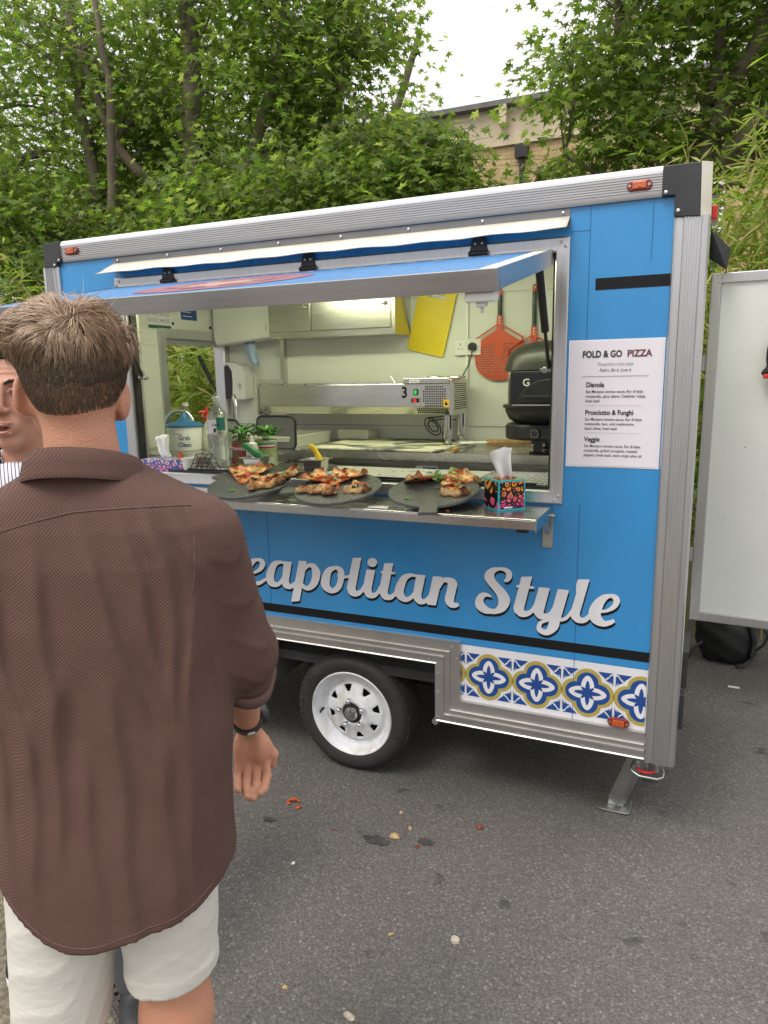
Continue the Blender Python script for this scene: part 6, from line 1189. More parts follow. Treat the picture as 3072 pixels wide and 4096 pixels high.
# ---- man in the brown shirt, seen from behind
man = thing('person', 'man in a brown textured shirt and off white shorts seen from behind', 'person', (.33, -1.636, 0), math.radians(24.03))
HC = np.array((-.020, .002, 1.718)); HR = np.array((.0755, .094, .075)); HRD = np.array((.0755, .094, .112))
def HRz(dz): return np.where(dz[..., None] > 0, HR, HRD)
def f_head(X, Y, Z):
    d = np.where(Z > HC[2], s_ell(X, Y, Z, HC, HR), s_ell(X, Y, Z, HC, HRD)); d = smin(d, s_ell(X, Y, Z, (-.066, .048, 1.640), (.046, .056, .066)), .025)
    d = smin(d, s_cone(X, Y, Z, (-.014, -.002, 1.47), (-.022, .0, 1.655), .062, .052), .016)
    for ex, ey, ez, s in ((-.103, -.004, 1.660, -1), (.0385, .036, 1.648, 1)):
        xx = X - ex; yy = Y - ey - (Z - ez) * .18; zz = Z - ez
        el = s_ell(xx - s * .25 * np.abs(yy), yy, zz, (0, 0, .004), (.0085, .021, .033)); el = smin(el, s_ell(xx, yy, zz, (-s * .012, .010, -.006), (.014, .012, .026)), .010); d = smin(d, el, .006)
    return d
def f_rarm(X, Y, Z):
    d = smin(s_cone(X, Y, Z, (.172, 0, 1.42), (.208, .060, 1.20), .042, .036), s_cone(X, Y, Z, (.208, .060, 1.20), (.160, .292, .945), .039, .0275), .02)
    W = np.array((.158, .300, .930))
    d = smin(d, s_ell(X, Y, Z, (.163, .312, .872), (.036, .0195, .052)), .022)             # palm
    d = smin(d, s_ell(X, Y, Z, (.184, .299, .878), (.019, .019, .034)), .014)              # ball of the thumb
    d = smin(d, s_ell(X, Y, Z, (.139, .302, .868), (.013, .015, .036)), .012)              # heel on the little finger side
    th = smin(s_cone(X, Y, Z, (.192, .306, .884), (.209, .318, .852), .014, .0115), s_cone(X, Y, Z, (.209, .318, .852), (.206, .325, .820), .0112, .0085), .005); d = smin(d, th, .010)
    fd = None
    for c in (((.1365, .301, .850), (.1330, .290, .819), (.1360, .268, .803), (.1415, .252, .806), .0092), ((.1545, .306, .846), (.1535, .290, .808), (.1565, .264, .790), (.1610, .247, .793), .0100),
              ((.1735, .309, .845), (.1755, .292, .805), (.1755, .265, .786), (.1740, .247, .789), .0102), ((.1915, .310, .850), (.1975, .297, .812), (.1940, .272, .795), (.1870, .255, .796), .0098)):
        r = c[4]; f_ = smin(smin(s_cone(X, Y, Z, c[0], c[1], r * 1.06, r), s_cone(X, Y, Z, c[1], c[2], r, r * .92), .003), s_cone(X, Y, Z, c[2], c[3], r * .92, r * .80), .003)
        fd = f_ if fd is None else smin(fd, f_, .0012)
    d = smin(d, fd, .006)
    return d
def f_low(X, Y, Z):
    d = s_ell(X, Y, Z, (0, 0, 1.2), (.16, .09, .30)); d = smin(d, s_ell(X, Y, Z, (-.02, 0, .9), (.15, .10, .14)), .05)
    d = smin(d, smin(s_cone(X, Y, Z, (-.185, 0, 1.42), (-.25, .02, 1.15), .048, .042), s_cone(X, Y, Z, (-.25, .02, 1.15), (-.23, .16, .95), .042, .03), .03), .04)
    d = smin(d, smin(s_cone(X, Y, Z, (.060, 0, .86), (.058, .0, .50), .080, .060), s_cone(X, Y, Z, (.058, .0, .50), (.05, -.03, .09), .060, .036), .04), .04); d = smin(d, s_ell(X, Y, Z, (.055, -.03, .36), (.048, .05, .11)), .03)
    return smin(d, smin(s_cone(X, Y, Z, (-.12, -.01, .86), (-.15, -.04, .50), .085, .06), s_cone(X, Y, Z, (-.15, -.04, .50), (-.16, -.13, .09), .06, .036), .04), .04)
V, F = join_nets(surfnet(f_head, (-.15, -.13, 1.47), (.12, .14, 1.83), .004), surfnet(f_rarm, (.10, -.07, .74), (.29, .36, 1.48), .0036), surfnet(lambda X, Y, Z: f_hang(-X, Y, Z, (.23, .16, .95)), (-.30, .08, .74), (-.17, .26, 1.03), .004), surfnet(f_low, (-.32, -.22, .05), (.22, .26, 1.5), .010))
link('body', mesh_np('body', V, F), m_skin, man, smooth=80)
# hair: underlayer plus strands swirling out from the crown
def f_cap(X, Y, Z):
    d = np.where(Z > HC[2], s_ell(X, Y, Z, HC, HR + .0022), s_ell(X, Y, Z, HC, HRD + .0022)); line = 1.676 + np.clip((Y + .03) / .07, 0, 1) * .048 + .004 * np.sin(X * 190) + .10 * np.clip((X + .015) ** 2 / .0065 - .55, 0, 1) * .12; return np.maximum(d, line - Z)
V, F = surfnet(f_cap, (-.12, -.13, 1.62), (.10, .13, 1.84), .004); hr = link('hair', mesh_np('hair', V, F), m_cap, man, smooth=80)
rg = np.random.default_rng(12)
def scalp(n, C_, R_, zmin):
    d = rg.normal(size=(n * 3, 3)); d /= np.linalg.norm(d, axis=1)[:, None]; R_ = R_(d[:, 2]) if callable(R_) else R_; P = C_ + d * (R_ + .001); nn = d / R_; nn /= np.linalg.norm(nn, axis=1)[:, None]
    k = P[:, 2] > zmin(P); return P[k][:n], nn[k][:n]
def manline(P): return 1.622 + np.clip((P[:, 1] + .03) / .07, 0, 1) * .060 + .016 * np.clip((P[:, 0] + .015) ** 2 / .0065 - .5, 0, 1) + rg.exponential(.009, len(P))
R0, Nn = scalp(26000, HC, HRz, manline); tt = np.clip((R0[:, 2] - 1.625) / .165, 0, 1)
wh = HC + np.array((.028, -.055, .058)); away = R0 - wh; away -= (away * Nn).sum(1)[:, None] * Nn; away /= np.linalg.norm(away, axis=1)[:, None] + 1e-6
NCL = 300; cc = R0[rg.integers(0, len(R0), NCL)]; ci = np.concatenate([((R0[i:i + 5000, None] - cc[None]) ** 2).sum(2).argmin(1) for i in range(0, len(R0), 5000)]); cn = rg.normal(0, 1, (NCL, 3)); cl_ = rg.uniform(.55, 1.45, NCL)
up_ = np.clip((tt - .30) / .68, 0, 1); up_ = up_ * up_ * (3 - 2 * up_)
wind = np.array((-.55, .15, .10)) * np.clip((.03 - R0[:, :1]) / .07, 0, 1)
Tn = away + cn[ci] * .85 * up_[:, None] ** 1.5 + rg.normal(0, .18, R0.shape) + wind * up_[:, None] + np.array((0, 0, -.6)) * (1 - up_[:, None]); Tn -= (Tn * Nn).sum(1)[:, None] * Nn * .9; Tn /= np.linalg.norm(Tn, axis=1)[:, None]
Ln = (.006 + .038 * up_ ** 1.1) * rg.uniform(.6, 1.2, len(R0)) * (.7 + .35 * cl_[ci]); lift = .0018 + (.0155 * up_ ** 2.0 * cl_[ci] ** 1.5) * rg.uniform(.5, 1.3, len(R0)) + .010 * up_ ** 2 * np.clip((-.02 - R0[:, 0]) / .05, 0, 1)
seg = 7; ss = np.linspace(0, 1, seg); q = R0[:, None] + (Ln[:, None] * ss)[..., None] * Tn[:, None]; RQ = HRz(q[..., 2] - HC[2]); dq = (q - HC) / RQ; dq /= np.linalg.norm(dq, axis=2)[..., None]
hh = .001 + lift[:, None] * np.sin(ss * 2.0)[None] ; PS = HC + dq * (RQ + hh[..., None]); PS[..., 2] -= (up_ * .004)[:, None] * ss[None] ** 2
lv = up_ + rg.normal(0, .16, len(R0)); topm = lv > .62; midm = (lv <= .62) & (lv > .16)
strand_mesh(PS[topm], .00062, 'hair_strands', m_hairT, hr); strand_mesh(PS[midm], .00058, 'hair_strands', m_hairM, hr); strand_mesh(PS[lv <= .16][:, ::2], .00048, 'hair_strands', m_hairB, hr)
fr_ = rg.integers(0, len(R0), 150); fr_ = fr_[up_[fr_] > .6]; strands(R0[fr_], Nn[fr_] * .8 + Tn[fr_] * .6, np.full(len(fr_), .045), rg.normal(0, .25, (len(fr_), 3)), .0006, 'flyaway_hair', m_hairT, hr, 7)
# shirt
ZT = np.array([.70, .85, 1.0, 1.15, 1.30, 1.40, 1.455, 1.487, 1.503, 1.521, 1.538, 1.552]); AT = np.array([.212, .206, .196, .197, .203, .210, .206, .185, .163, .128, .096, .078]); BT = np.array([.140, .135, .127, .124, .124, .118, .109, .100, .094, .086, .078, .070])
CREASES = [([(.1, 1.507), (.132, 1.412), (.142, 1.291), (.135, 1.151)], .011, .009), ([(.165, 1.382), (.166, 1.15), (.172, .858)], .012, .009), ([(.176, 1.315), (.150, 1.108), (.140, .825)], .014, .010), ([(-.037, 1.229), (-.052, 1.091), (-.066, .936)], .016, .011),
           ([(.043, 1.215), (.046, 1.023), (.047, .781)], .014, .010), ([(-.065, 1.455), (-.056, 1.299), (-.04, 1.154)], .014, .008), ([(.01, 1.469), (.043, 1.337), (.084, 1.194)], .012, .008), ([(.057, 1.491), (.099, 1.375), (.117, 1.214)], .011, .007), ([(.137, 1.486), (.169, 1.413), (.206, 1.346)], .010, .007),
           ([(-.013, 1.111), (-.01, .98), (-.004, .819)], .014, .009), ([(.109, 1.109), (.113, .955), (.11, .803)], .012, .008), ([(-.091, 1.155), (-.10, 1.026), (-.11, .863)], .016, .011), ([(-.14, 1.42), (-.13, 1.25), (-.10, 1.10)], .014, .008), ([(-.165, 1.2), (-.155, 1.0), (-.15, .86)], .014, .009)]
def f_shirt(X, Y, Z):
    a = lerp_t(Z, ZT, AT); b = lerp_t(Z, ZT, BT); cx = lerp_t(Z, [.7, .9, 1.1, 1.4, 1.55], [-.024, -.018, .000, .002, -.014]); p = 2.5
    k = (np.abs((X - cx) / a) ** p + np.abs(Y / b) ** p + 1e-12) ** (1 / p); d = (k - 1) * np.minimum(a, b)
    d = np.maximum(d, Z - 1.556)
    ra = smin(s_cone(X, Y, Z, (.164, .0, 1.425), (.207, .060, 1.20), .067, .056), s_cone(X, Y, Z, (.207, .060, 1.20), (.193, .130, 1.118), .057, .054), .03)
    ra = np.maximum(ra, -((X - .198) * -.16 + (Y - .130) * .62 + (Z - 1.118) * -.76) * -1 - .004)
    la = smin(s_cone(X, Y, Z, (-.178, .0, 1.425), (-.252, .015, 1.17), .070, .064), s_cone(X, Y, Z, (-.252, .015, 1.17), (-.248, .07, 1.03), .064, .062), .03); la = np.maximum(la, 1.008 - Z)
    wr = .0035 * (1 - np.abs(np.sin(Z * 34 + X * 30 - Y * 26 + 1.5 * np.sin(Y * 30 + Z * 11)))) ** 3 * -1 + .0012 * np.sin(Z * 60 - Y * 50); d = smin(d, ra + wr, .022); d = smin(d, la + wr, .022)
    q = np.clip((1.475 - Z) / .30, 0, 1); back = np.clip(-Y / .05 + .3, 0, 1); fo = 0
    for pts, w, A in CREASES:
        zz = np.array([p[1] for p in pts])[::-1]; xc = np.interp(Z, zz, np.array([p[0] for p in pts])[::-1]) + .004 * np.sin(Z * 23 + A * 900); e_ = np.clip((zz[-1] + .02 - Z) / .09, 0, 1) * np.clip((Z - zz[0] + .06) / .10, 0, 1); u = (X - xc) / w
        fo = fo + .95 * A * (.5 + .5 * np.clip((Z - .95) / .3, 0, 1)) * e_ * (np.exp(-np.where(u > 0, u * 1.7, u * .55) ** 2) - .45 * np.exp(-((u - 1.5) * 1.1) ** 2))
    fo = fo * back * np.clip((.205 - np.abs(X)) / .04, 0, 1) * np.clip((1.505 - Z) / .04, 0, 1); d = d - fo + .0012 * np.sin(X * 21 + Z * 9 + 2.5 * np.sin(Z * 7 + X * 11)) * back
    hem = .752 + .088 * np.clip(np.abs(X + .012) / .19, 0, 1) ** 1.7 + .010 * np.sin(X * 25 + .6) + np.clip(Y / .1, 0, 1) * .02
    return np.maximum(d, (hem - Z))
def shirt_mat(name, base, dot, sc):
    m, N, L, b = nt(name); tc = N.new('ShaderNodeTexCoord'); sx = N.new('ShaderNodeSeparateXYZ'); L.new(tc.outputs['Object'], sx.inputs[0])
    def mth(op, *a):
        n = N.new('ShaderNodeMath'); n.operation = op
        for i, v in enumerate(a):
            if isinstance(v, (int, float)): n.inputs[i].default_value = v
            else: L.new(v, n.inputs[i])
        return n.outputs[0]
    k = 2 * math.pi / sc; u = mth('ADD', mth('MULTIPLY', sx.outputs[0], k), mth('MULTIPLY', sx.outputs[1], k * .7)); w = mth('MULTIPLY', sx.outputs[2], k)
    a = mth('SINE', mth('ADD', u, w)); c = mth('SINE', mth('SUBTRACT', u, w)); s = mth('MULTIPLY', mth('ADD', mth('ADD', a, c), 2.0), .25)
    r = N.new('ShaderNodeValToRGB'); e = r.color_ramp.elements; e[0].position = .50; e[0].color = (*base, 1); e[1].position = .86; e[1].color = (*dot, 1); L.new(s, r.inputs['Fac'])
    nz_ = N.new('ShaderNodeTexNoise'); nz_.inputs['Scale'].default_value = 5; nz_.inputs['Detail'].default_value = 5; L.new(tc.outputs['Object'], nz_.inputs['Vector']); mr = N.new('ShaderNodeMapRange'); mr.inputs[1].default_value = .3; mr.inputs[2].default_value = .7; mr.inputs[3].default_value = .92; mr.inputs[4].default_value = 1.08; L.new(nz_.outputs['Fac'], mr.inputs[0])
    mx = N.new('ShaderNodeMixRGB'); mx.blend_type = 'MULTIPLY'; mx.inputs[0].default_value = 1; L.new(r.outputs['Color'], mx.inputs[1]); L.new(mr.outputs[0], mx.inputs[2]); L.new(mx.outputs[0], b.inputs['Base Color']); b.inputs['Roughness'].default_value = .85; b.inputs['Specular IOR Level'].default_value = .2
    bp = N.new('ShaderNodeBump'); bp.inputs['Strength'].default_value = .3; bp.inputs['Distance'].default_value = .002; L.new(s, bp.inputs['Height'])
    n2 = N.new('ShaderNodeTexNoise'); n2.inputs['Scale'].default_value = 22; n2.inputs['Detail'].default_value = 3; L.new(tc.outputs['Object'], n2.inputs['Vector']); b2 = N.new('ShaderNodeBump'); b2.inputs['Strength'].default_value = .18; b2.inputs['Distance'].default_value = .012; L.new(n2.outputs['Fac'], b2.inputs['Height']); L.new(b2.outputs['Normal'], bp.inputs['Normal']); L.new(bp.outputs['Normal'], b.inputs['Normal']); return m
m_shirt = shirt_mat('brown_dotted_cloth', (.095, .051, .042), (.150, .093, .078), .0058); m_shin = MAT('brown_cloth_inside', (.125, .072, .064), .9, 0, .1, 8, .3, 40)
V, F = surfnet(f_shirt, (-.34, -.19, .70), (.30, .22, 1.57), .0050); sh = link('shirt', mesh_np('shirt', V, F), m_shirt, man, smooth=80)
def ysurf(fn, x, z, y0=-.2, y1=0.0):
    ys = np.linspace(y0, y1, 400); v = fn(np.full(400, x), ys, np.full(400, z)); i = np.argmax(v < 0); return ys[i]
sm = []
for x in np.linspace(-.20, .165, 34):
    z = 1.492 - .55 * (x - .08) ** 2 - (.10 * max(0, .0 - x)); sm.append((x, ysurf(f_shirt, x, z) - .0008, z))
MB().tube(sm, .0012, 6).build('yoke_seam', m_shin, sh, smooth=60)
sm = []
for x in np.linspace(-.175, .165, 40):
    z = .752 + .088 * min(abs(x + .012) / .19, 1) ** 1.7 + .010 * math.sin(x * 25 + .6) + .016; sm.append((x, ysurf(f_shirt, x, z) - .0003, z))
MB().tube(sm, .0009, 6).build('hem_stitching', m_shin, sh, smooth=60)
MB().tube([(x, ysurf(f_shirt, x, z) - .0003, z) for z, x in ((1.488, .158), (1.47, .166), (1.44, .172), (1.41, .174), (1.38, .172), (1.35, .166))], .0010, 6).build('armhole_seam', m_shin, sh, smooth=60)
# folded collar
def collar(cx, cy, zb, mat, parent, a=.078, b=.080, drop=.036, slope=.055, open_=.35):
    vs = []; n = 48; prof = [(-.010, .0), (-.004, .018), (.002, .024), (.009, .020), (.015, .006), (.019, -.010), (.021, -drop + .02), (.0205, -drop + .016), (.016, -drop + .018)]; m_ = len(prof)
    for i in range(n + 1):
        th = math.radians(90) + open_ + (2 * math.pi - 2 * open_) * i / n; fy = math.sin(th); z0 = zb - slope * (fy + 1) / 2
        for d_, h in prof: vs.append((cx + (a + d_) * math.cos(th), cy + (b + d_) * fy, z0 + h * (1 + .25 * (fy + 1) / 2)))
    return MB().add(vs, [(i * m_ + k, i * m_ + k + 1, (i + 1) * m_ + k + 1, (i + 1) * m_ + k) for i in range(n) for k in range(m_ - 1)]).build('collar', mat, parent, smooth=80)
co = collar(-.013, -.006, 1.562, m_shirt, sh); so = co.modifiers.new('t', 'SOLIDIFY'); so.thickness = .0025
# rolled cuff
cfd = Vector((.198 - .214, .130 - .060, 1.118 - 1.20)).normalized(); qm = cfd.to_track_quat('Z', 'Y').to_matrix().to_4x4(); qm.translation = Vector((.195, .120, 1.128))
cf = MB().lathe([(.046, -.004), (.056, -.012), (.0610, -.008), (.0625, .006), (.0605, .022), (.056, .030), (.049, .030), (.046, .024)], (0, 0, 0), 'z', 40)
cf.v = [(v[0] * (1 + .04 * math.sin(5 * math.atan2(v[1], v[0]))), v[1] * (1 + .05 * math.sin(3 * math.atan2(v[1], v[0]) + 1)), v[2] + .010 * math.sin(2 * math.atan2(v[1], v[0]) + .5)) for v in cf.v]
cf.f = [f for f in cf.f if len(f) == 4]; cf.build('rolled_cuff', m_shin, sh, smooth=80, M=qm)
# shorts
def f_shorts(X, Y, Z):
    d = s_ell(X, Y, Z, (-.02, 0, .86), (.172, .118, .13)); r_ = np.maximum(s_cone(X, Y, Z, (.060, 0, .85), (.056, .0, .55), .098, .078), .606 + .06 * (X - .05) - Z); l_ = np.maximum(s_cone(X, Y, Z, (-.118, -.008, .85), (-.148, -.025, .50), .098, .084), .515 - Z)
    d = smin(smin(d, r_, .02), l_, .015); hemb = .0022 * (1 / (1 + np.exp((Z - .640 - .06 * (X - .05)) * 900))) * (X > -.045); return np.minimum(d, d - hemb) + .0010 * np.sin(X * 30 + Z * 48 + 2 * np.sin(X * 25)) * np.sin(Z * 26 + Y * 20) - .0022 * (1 - np.abs(np.sin(Z * 38 - X * 30 + 2 * np.sin(Y * 30 + X * 18)))) ** 4
m_short = MAT('off_white_cotton', (.61, .595, .55), .88, 0, .04, 7, .22, 24, stretch=(1, 1, 2.2))
V, F = surfnet(f_shorts, (-.30, -.20, .48), (.22, .20, 1.02), .0062); link('shorts', mesh_np('shorts', V, F), m_short, man, smooth=80)
# watch
wa = Vector((.160 - .226, .292 - .07, .945 - 1.17)).normalized(); wm = wa.to_track_quat('Z', 'X').to_matrix().to_4x4(); wm.translation = Vector((.1635, .281, .9565))
wt_ = MB().lathe([(.0300, -.010), (.0335, -.0105), (.0345, -.006), (.0345, .006), (.0335, .0105), (.0300, .010), (.0300, -.010)], (0, 0, 0), 'z', 40).build('watch_strap', m_pblack, man, smooth=50, M=wm)
fw = (wm.inverted() @ (Vector((.1635, .281, .9565)) + Vector((.9, .15, .35)))); fa = math.atan2(fw.y, fw.x)
MB().lathe([(0, .030), (.021, .030), (.023, .034), (.023, .041), (.019, .0445), (0, .0445)], (0, 0, 0), 'x', 28).build('watch_case', m_pdark, wt_, smooth=40, M=Matrix.Rotation(fa, 4, 'Z'))
MB().lathe([(0, .0446), (.0175, .0446), (.017, .046), (0, .046)], (0, 0, 0), 'x', 28).build('watch_glass', m_ovg, wt_, smooth=40, M=Matrix.Rotation(fa, 4, 'Z'))
fb = math.atan2((wm.inverted() @ (wm.translation + Vector((.35, -.9, 0)))).y, (wm.inverted() @ (wm.translation + Vector((.35, -.9, 0)))).x)
MB().box(.0335, .0385, -.008, .008, -.012, .012).build('watch_buckle', m_zinc, wt_, bevel=.001, M=Matrix.Rotation(fb, 4, 'Z'))
def shoe(x, y, parent, mat, rz=0., sole=True):
    f_ = lambda X, Y, Z: np.maximum(smin(s_ell(X, Y, Z, (0, .055, .035), (.046, .115, .050)), s_ell(X, Y, Z, (0, -.035, .055), (.038, .05, .060)), .03), .008 - Z)
    V, F = surfnet(f_, (-.07, -.11, -.01), (.07, .20, .14), .007); o = link('shoe', mesh_np('shoe', V, F), mat, parent, smooth=70); o.location = (x, y, 0); o.rotation_euler = (0, 0, rz)
    pts = [(.049 * math.cos(a) * (1 if math.sin(a) > 0 else .86), .035 + .135 * math.sin(a)) for a in [i * math.pi / 16 for i in range(32)]]; MB().prism(pts, .001, .020, 'xy').build('sole', m_white, o, bevel=.003)
m_shoe = MAT('dark_shoe', (.02, .02, .022), .5, 0, .2, 12, .1, 60)
shoe(.05, -.02, man, m_white); shoe(-.16, -.12, man, m_white)
# ---- man at the left edge, speaking, in a striped shirt
m2 = thing('person', 'man with dark curly hair in a striped shirt speaking at the left edge', 'person', (-.416, -1.157, 0), math.radians(-154.6))
ZO = -.014
def f_h2(X, Y, Z0):
    Z = Z0 - ZO; d = s_ell(X, Y, Z, (0, -.006, 1.672), (.075, .095, .108)); d = smin(d, s_ell(X, Y, Z, (0, .030, 1.592), (.055, .062, .068)), .03); A = np.abs(X)
    d = smin(d, s_ell(X, Y, Z, (0, .074, 1.546), (.026, .022, .020)), .02); d = smin(d, s_ell(A, Y, Z, (.040, .060, 1.632), (.026, .026, .030)), .02)
    d = smin(d, s_ell(A, Y, Z, (.030, .083, 1.698), (.027, .012, .009)), .010); d = np.maximum(d, -s_ell(A, Y, Z, (.032, .098, 1.672), (.019, .015, .0115)))
    d = smin(d, s_cone(X, Y, Z, (0, .088, 1.688), (0, .116, 1.634), .0085, .0135), .010); d = smin(d, s_ell(A, Y, Z, (.0125, .104, 1.628), (.0085, .011, .0085)), .006); d = np.maximum(d, -s_ell(A, Y, Z, (.0085, .113, 1.6205), (.0042, .006, .003)))
    d = smin(d, s_ell(X, Y, Z, (0, .086, 1.588), (.034, .022, .024)), .012)
    d = smin(d, s_ell(A, Y, Z, (.010, .104, 1.5975), (.017, .008, .0048)), .004); d = smin(d, s_ell(X, Y, Z, (0, .103, 1.571), (.021, .009, .0062)), .004); d = np.maximum(d, -s_ell(X, Y, Z, (0, .106, 1.584), (.0195, .022, .0078)))
    d = smin(d, s_cone(X, Y, Z, (0, -.02, 1.42), (0, -.01, 1.60), .062, .056), .025); d = smin(d, s_ell(A, Y, Z, (.078, -.008, 1.652), (.010, .020, .032)), .008)
    fr = np.clip((Y - .06) / .02, 0, 1) * np.clip((Z - 1.712) / .006, 0, 1) * np.clip((1.752 - Z) / .006, 0, 1); return d + .0016 * np.sin((Z + .05 * X * X * 8) * 2 * math.pi / .0125) * fr
def f_b2(X, Y, Z):
    A = np.abs(X); d = s_ell(X, Y, Z, (0, 0, 1.15), (.16, .09, .32)); d = smin(d, s_ell(X, Y, Z, (0, 0, .9), (.15, .1, .15)), .05)
    d = smin(d, smin(s_cone(A, Y, Z, (.175, 0, 1.38), (.23, -.02, 1.10), .045, .04), s_cone(A, Y, Z, (.23, -.02, 1.10), (.22, .12, .90), .04, .03), .03), .03); return d
V, F = join_nets(surfnet(f_h2, (-.11, -.12, 1.42), (.11, .15, 1.80), .0034), surfnet(f_b2, (-.29, -.16, .75), (.29, .24, 1.46), .011), surfnet(lambda X, Y, Z: f_hang(X, Y, Z, (.22, .125, .90)), (.15, .03, .69), (.29, .23, .98), .004), surfnet(lambda X, Y, Z: f_hang(-X, Y, Z, (.22, .125, .90)), (-.29, .03, .69), (-.15, .23, .98), .004)); bd2 = link('body', mesh_np('body', V, F), m_skin2, m2, smooth=80)
for s in (-1, 1):
    e = MB().lathe([(.0122 * math.sin(a), .0122 * -math.cos(a)) for a in [i * math.pi / 12 for i in range(13)]], (s * .032, .0830, 1.671 + ZO), 'y', 18).build('eye', MAT('eye_white', (.46, .42, .40), .3), bd2, smooth=80)
    MB().lathe([(.0, .0957), (.0058, .0950), (.0056, .0938), (0, .0938)], (s * .032 + .001, 0, 1.671 + ZO), 'y', 16).build('iris', m_dark, e)
    MB().tube([(s * .014, .0985, 1.694 + ZO), (s * .028, .0985, 1.7005 + ZO), (s * .042, .090, 1.701 + ZO), (s * .055, .076, 1.694 + ZO)], [.003, .0045, .004, .0015], 8).build('eyebrow', m_cap2, bd2, smooth=60)
    MB().tube([(s * .0185, .0935, 1.672 + ZO), (s * .026, .0965, 1.6795 + ZO), (s * .036, .0955, 1.6805 + ZO), (s * .0465, .087, 1.674 + ZO)], .0024, 8).build('eyelid', m_skin2, bd2, smooth=60)
MB().box(-.014, .014, .088, .094, 1.5875 + ZO, 1.5935 + ZO).build('teeth', m_plw, bd2, bevel=.001); MB().box(-.02, .02, .070, .086, 1.575 + ZO, 1.595 + ZO).build('mouth', MAT('mouth_inside', (.05, .012, .010), .5), bd2)
lipm = MAT('lip', (.42, .15, .12), .4, 0, .08, 20)
MB().tube([(-.022, .0985, 1.586 + ZO), (-.012, .1075, 1.5935 + ZO), (0, .1095, 1.5925 + ZO), (.012, .1075, 1.5935 + ZO), (.022, .0985, 1.586 + ZO)], [.0015, .0036, .0034, .0036, .0015], 8).build('lip', lipm, bd2, smooth=60); MB().tube([(-.021, .0985, 1.583 + ZO), (-.011, .108, 1.5735 + ZO), (0, .110, 1.572 + ZO), (.011, .108, 1.5735 + ZO), (.021, .0985, 1.583 + ZO)], [.0015, .0045, .0052, .0045, .0015], 8).build('lip', lipm, bd2, smooth=60)
HC2 = np.array((0, -.006, 1.672 + ZO)); HR2 = np.array((.075, .095, .108))
def f_cap3(X, Y, Z): return np.maximum(s_ell(X, Y, Z, HC2, HR2 + .006), (1.64 + ZO + np.clip((Y + .02) / .08, 0, 1) * .125) - Z)
V, F = surfnet(f_cap3, (-.1, -.13, 1.6), (.1, .12, 1.82), .005); h2 = link('hair', mesh_np('hair', V, F), m_cap2, m2, smooth=80)
R0, Nn = scalp(3600, HC2, HR2, lambda P: 1.64 + ZO + np.clip((P[:, 1] + .02) / .08, 0, 1) * .118); Dr = Nn + rg.normal(0, .6, R0.shape); Dr /= np.linalg.norm(Dr, axis=1)[:, None]
strands(R0, Dr, rg.uniform(.012, .030, len(R0)), rg.normal(0, 1.0, R0.shape), .0012, 'hair_strands', m_hairD, h2, 6)
def stripe_mat():
    m, N, L, b = nt('blue_striped_cotton'); tc = N.new('ShaderNodeTexCoord'); sx = N.new('ShaderNodeSeparateXYZ'); L.new(tc.outputs['Object'], sx.inputs[0])
    ad = N.new('ShaderNodeMath'); ad.operation = 'MULTIPLY_ADD'; ad.inputs[1].default_value = .45; L.new(sx.outputs[1], ad.inputs[0]); L.new(sx.outputs[0], ad.inputs[2])
    mu = N.new('ShaderNodeMath'); mu.operation = 'MULTIPLY'; mu.inputs[1].default_value = 1 / .0095; L.new(ad.outputs[0], mu.inputs[0]); fr = N.new('ShaderNodeMath'); fr.operation = 'FRACT'; L.new(mu.outputs[0], fr.inputs[0])
    r = N.new('ShaderNodeValToRGB'); r.color_ramp.interpolation = 'CONSTANT'; e = r.color_ramp.elements; e[0].color = (.70, .70, .74, 1); e[1].position = .72; e[1].color = (.07, .075, .13, 1); L.new(fr.outputs[0], r.inputs['Fac']); L.new(r.outputs['Color'], b.inputs['Base Color']); b.inputs['Roughness'].default_value = .85; return m
m_str = stripe_mat()
Z2 = np.array([.78, .95, 1.15, 1.30, 1.38, 1.42, 1.45, 1.475]); A2 = np.array([.195, .19, .19, .20, .20, .175, .13, .08]); B2_ = np.array([.13, .125, .12, .12, .112, .10, .088, .072])
def f_s2(X, Y, Z):
    a = lerp_t(Z, Z2, A2); b = lerp_t(Z, Z2, B2_); k = (np.abs(X / a) ** 2.5 + np.abs(Y / b) ** 2.5 + 1e-12) ** .4; d = np.maximum((k - 1) * np.minimum(a, b), Z - 1.478); A = np.abs(X)
    ar = smin(s_cone(A, Y, Z, (.165, 0, 1.37), (.232, -.02, 1.10), .066, .056), s_cone(A, Y, Z, (.232, -.02, 1.10), (.222, .09, .95), .056, .05), .03); d = smin(d, ar, .025)
    return np.maximum(d + .004 * np.sin(X * 35 + Z * 25) * np.sin(Z * 40), .80 - Z)
V, F = surfnet(f_s2, (-.32, -.2, .77), (.32, .2, 1.5), .0085); s2 = link('shirt', mesh_np('shirt', V, F), m_str, m2, smooth=80); c2 = collar(0, -.008, 1.492, m_str, s2, .070, .076, .038, .03, .5); so = c2.modifiers.new('t', 'SOLIDIFY'); so.thickness = .0025
def f_t2(X, Y, Z):
    d = s_ell(X, Y, Z, (0, 0, .88), (.17, .115, .13)); d = smin(d, smin(s_cone(X, Y, Z, (-.08, 0, .85), (-.19, .20, .50), .09, .07), s_cone(X, Y, Z, (-.19, .20, .50), (-.255, .235, .09), .07, .055), .03), .04)
    return np.maximum(smin(d, smin(s_cone(X, Y, Z, (.08, 0, .85), (.11, .02, .50), .09, .07), s_cone(X, Y, Z, (.11, .02, .50), (.12, -.04, .09), .07, .055), .03), .04), .07 - Z)
V, F = surfnet(f_t2, (-.36, -.18, .04), (.24, .34, 1.02), .011); link('trousers', mesh_np('trousers', V, F), MAT('grey_trousers', (.06, .062, .07), .85, 0, .1, 8, .3, 30), m2, smooth=80)
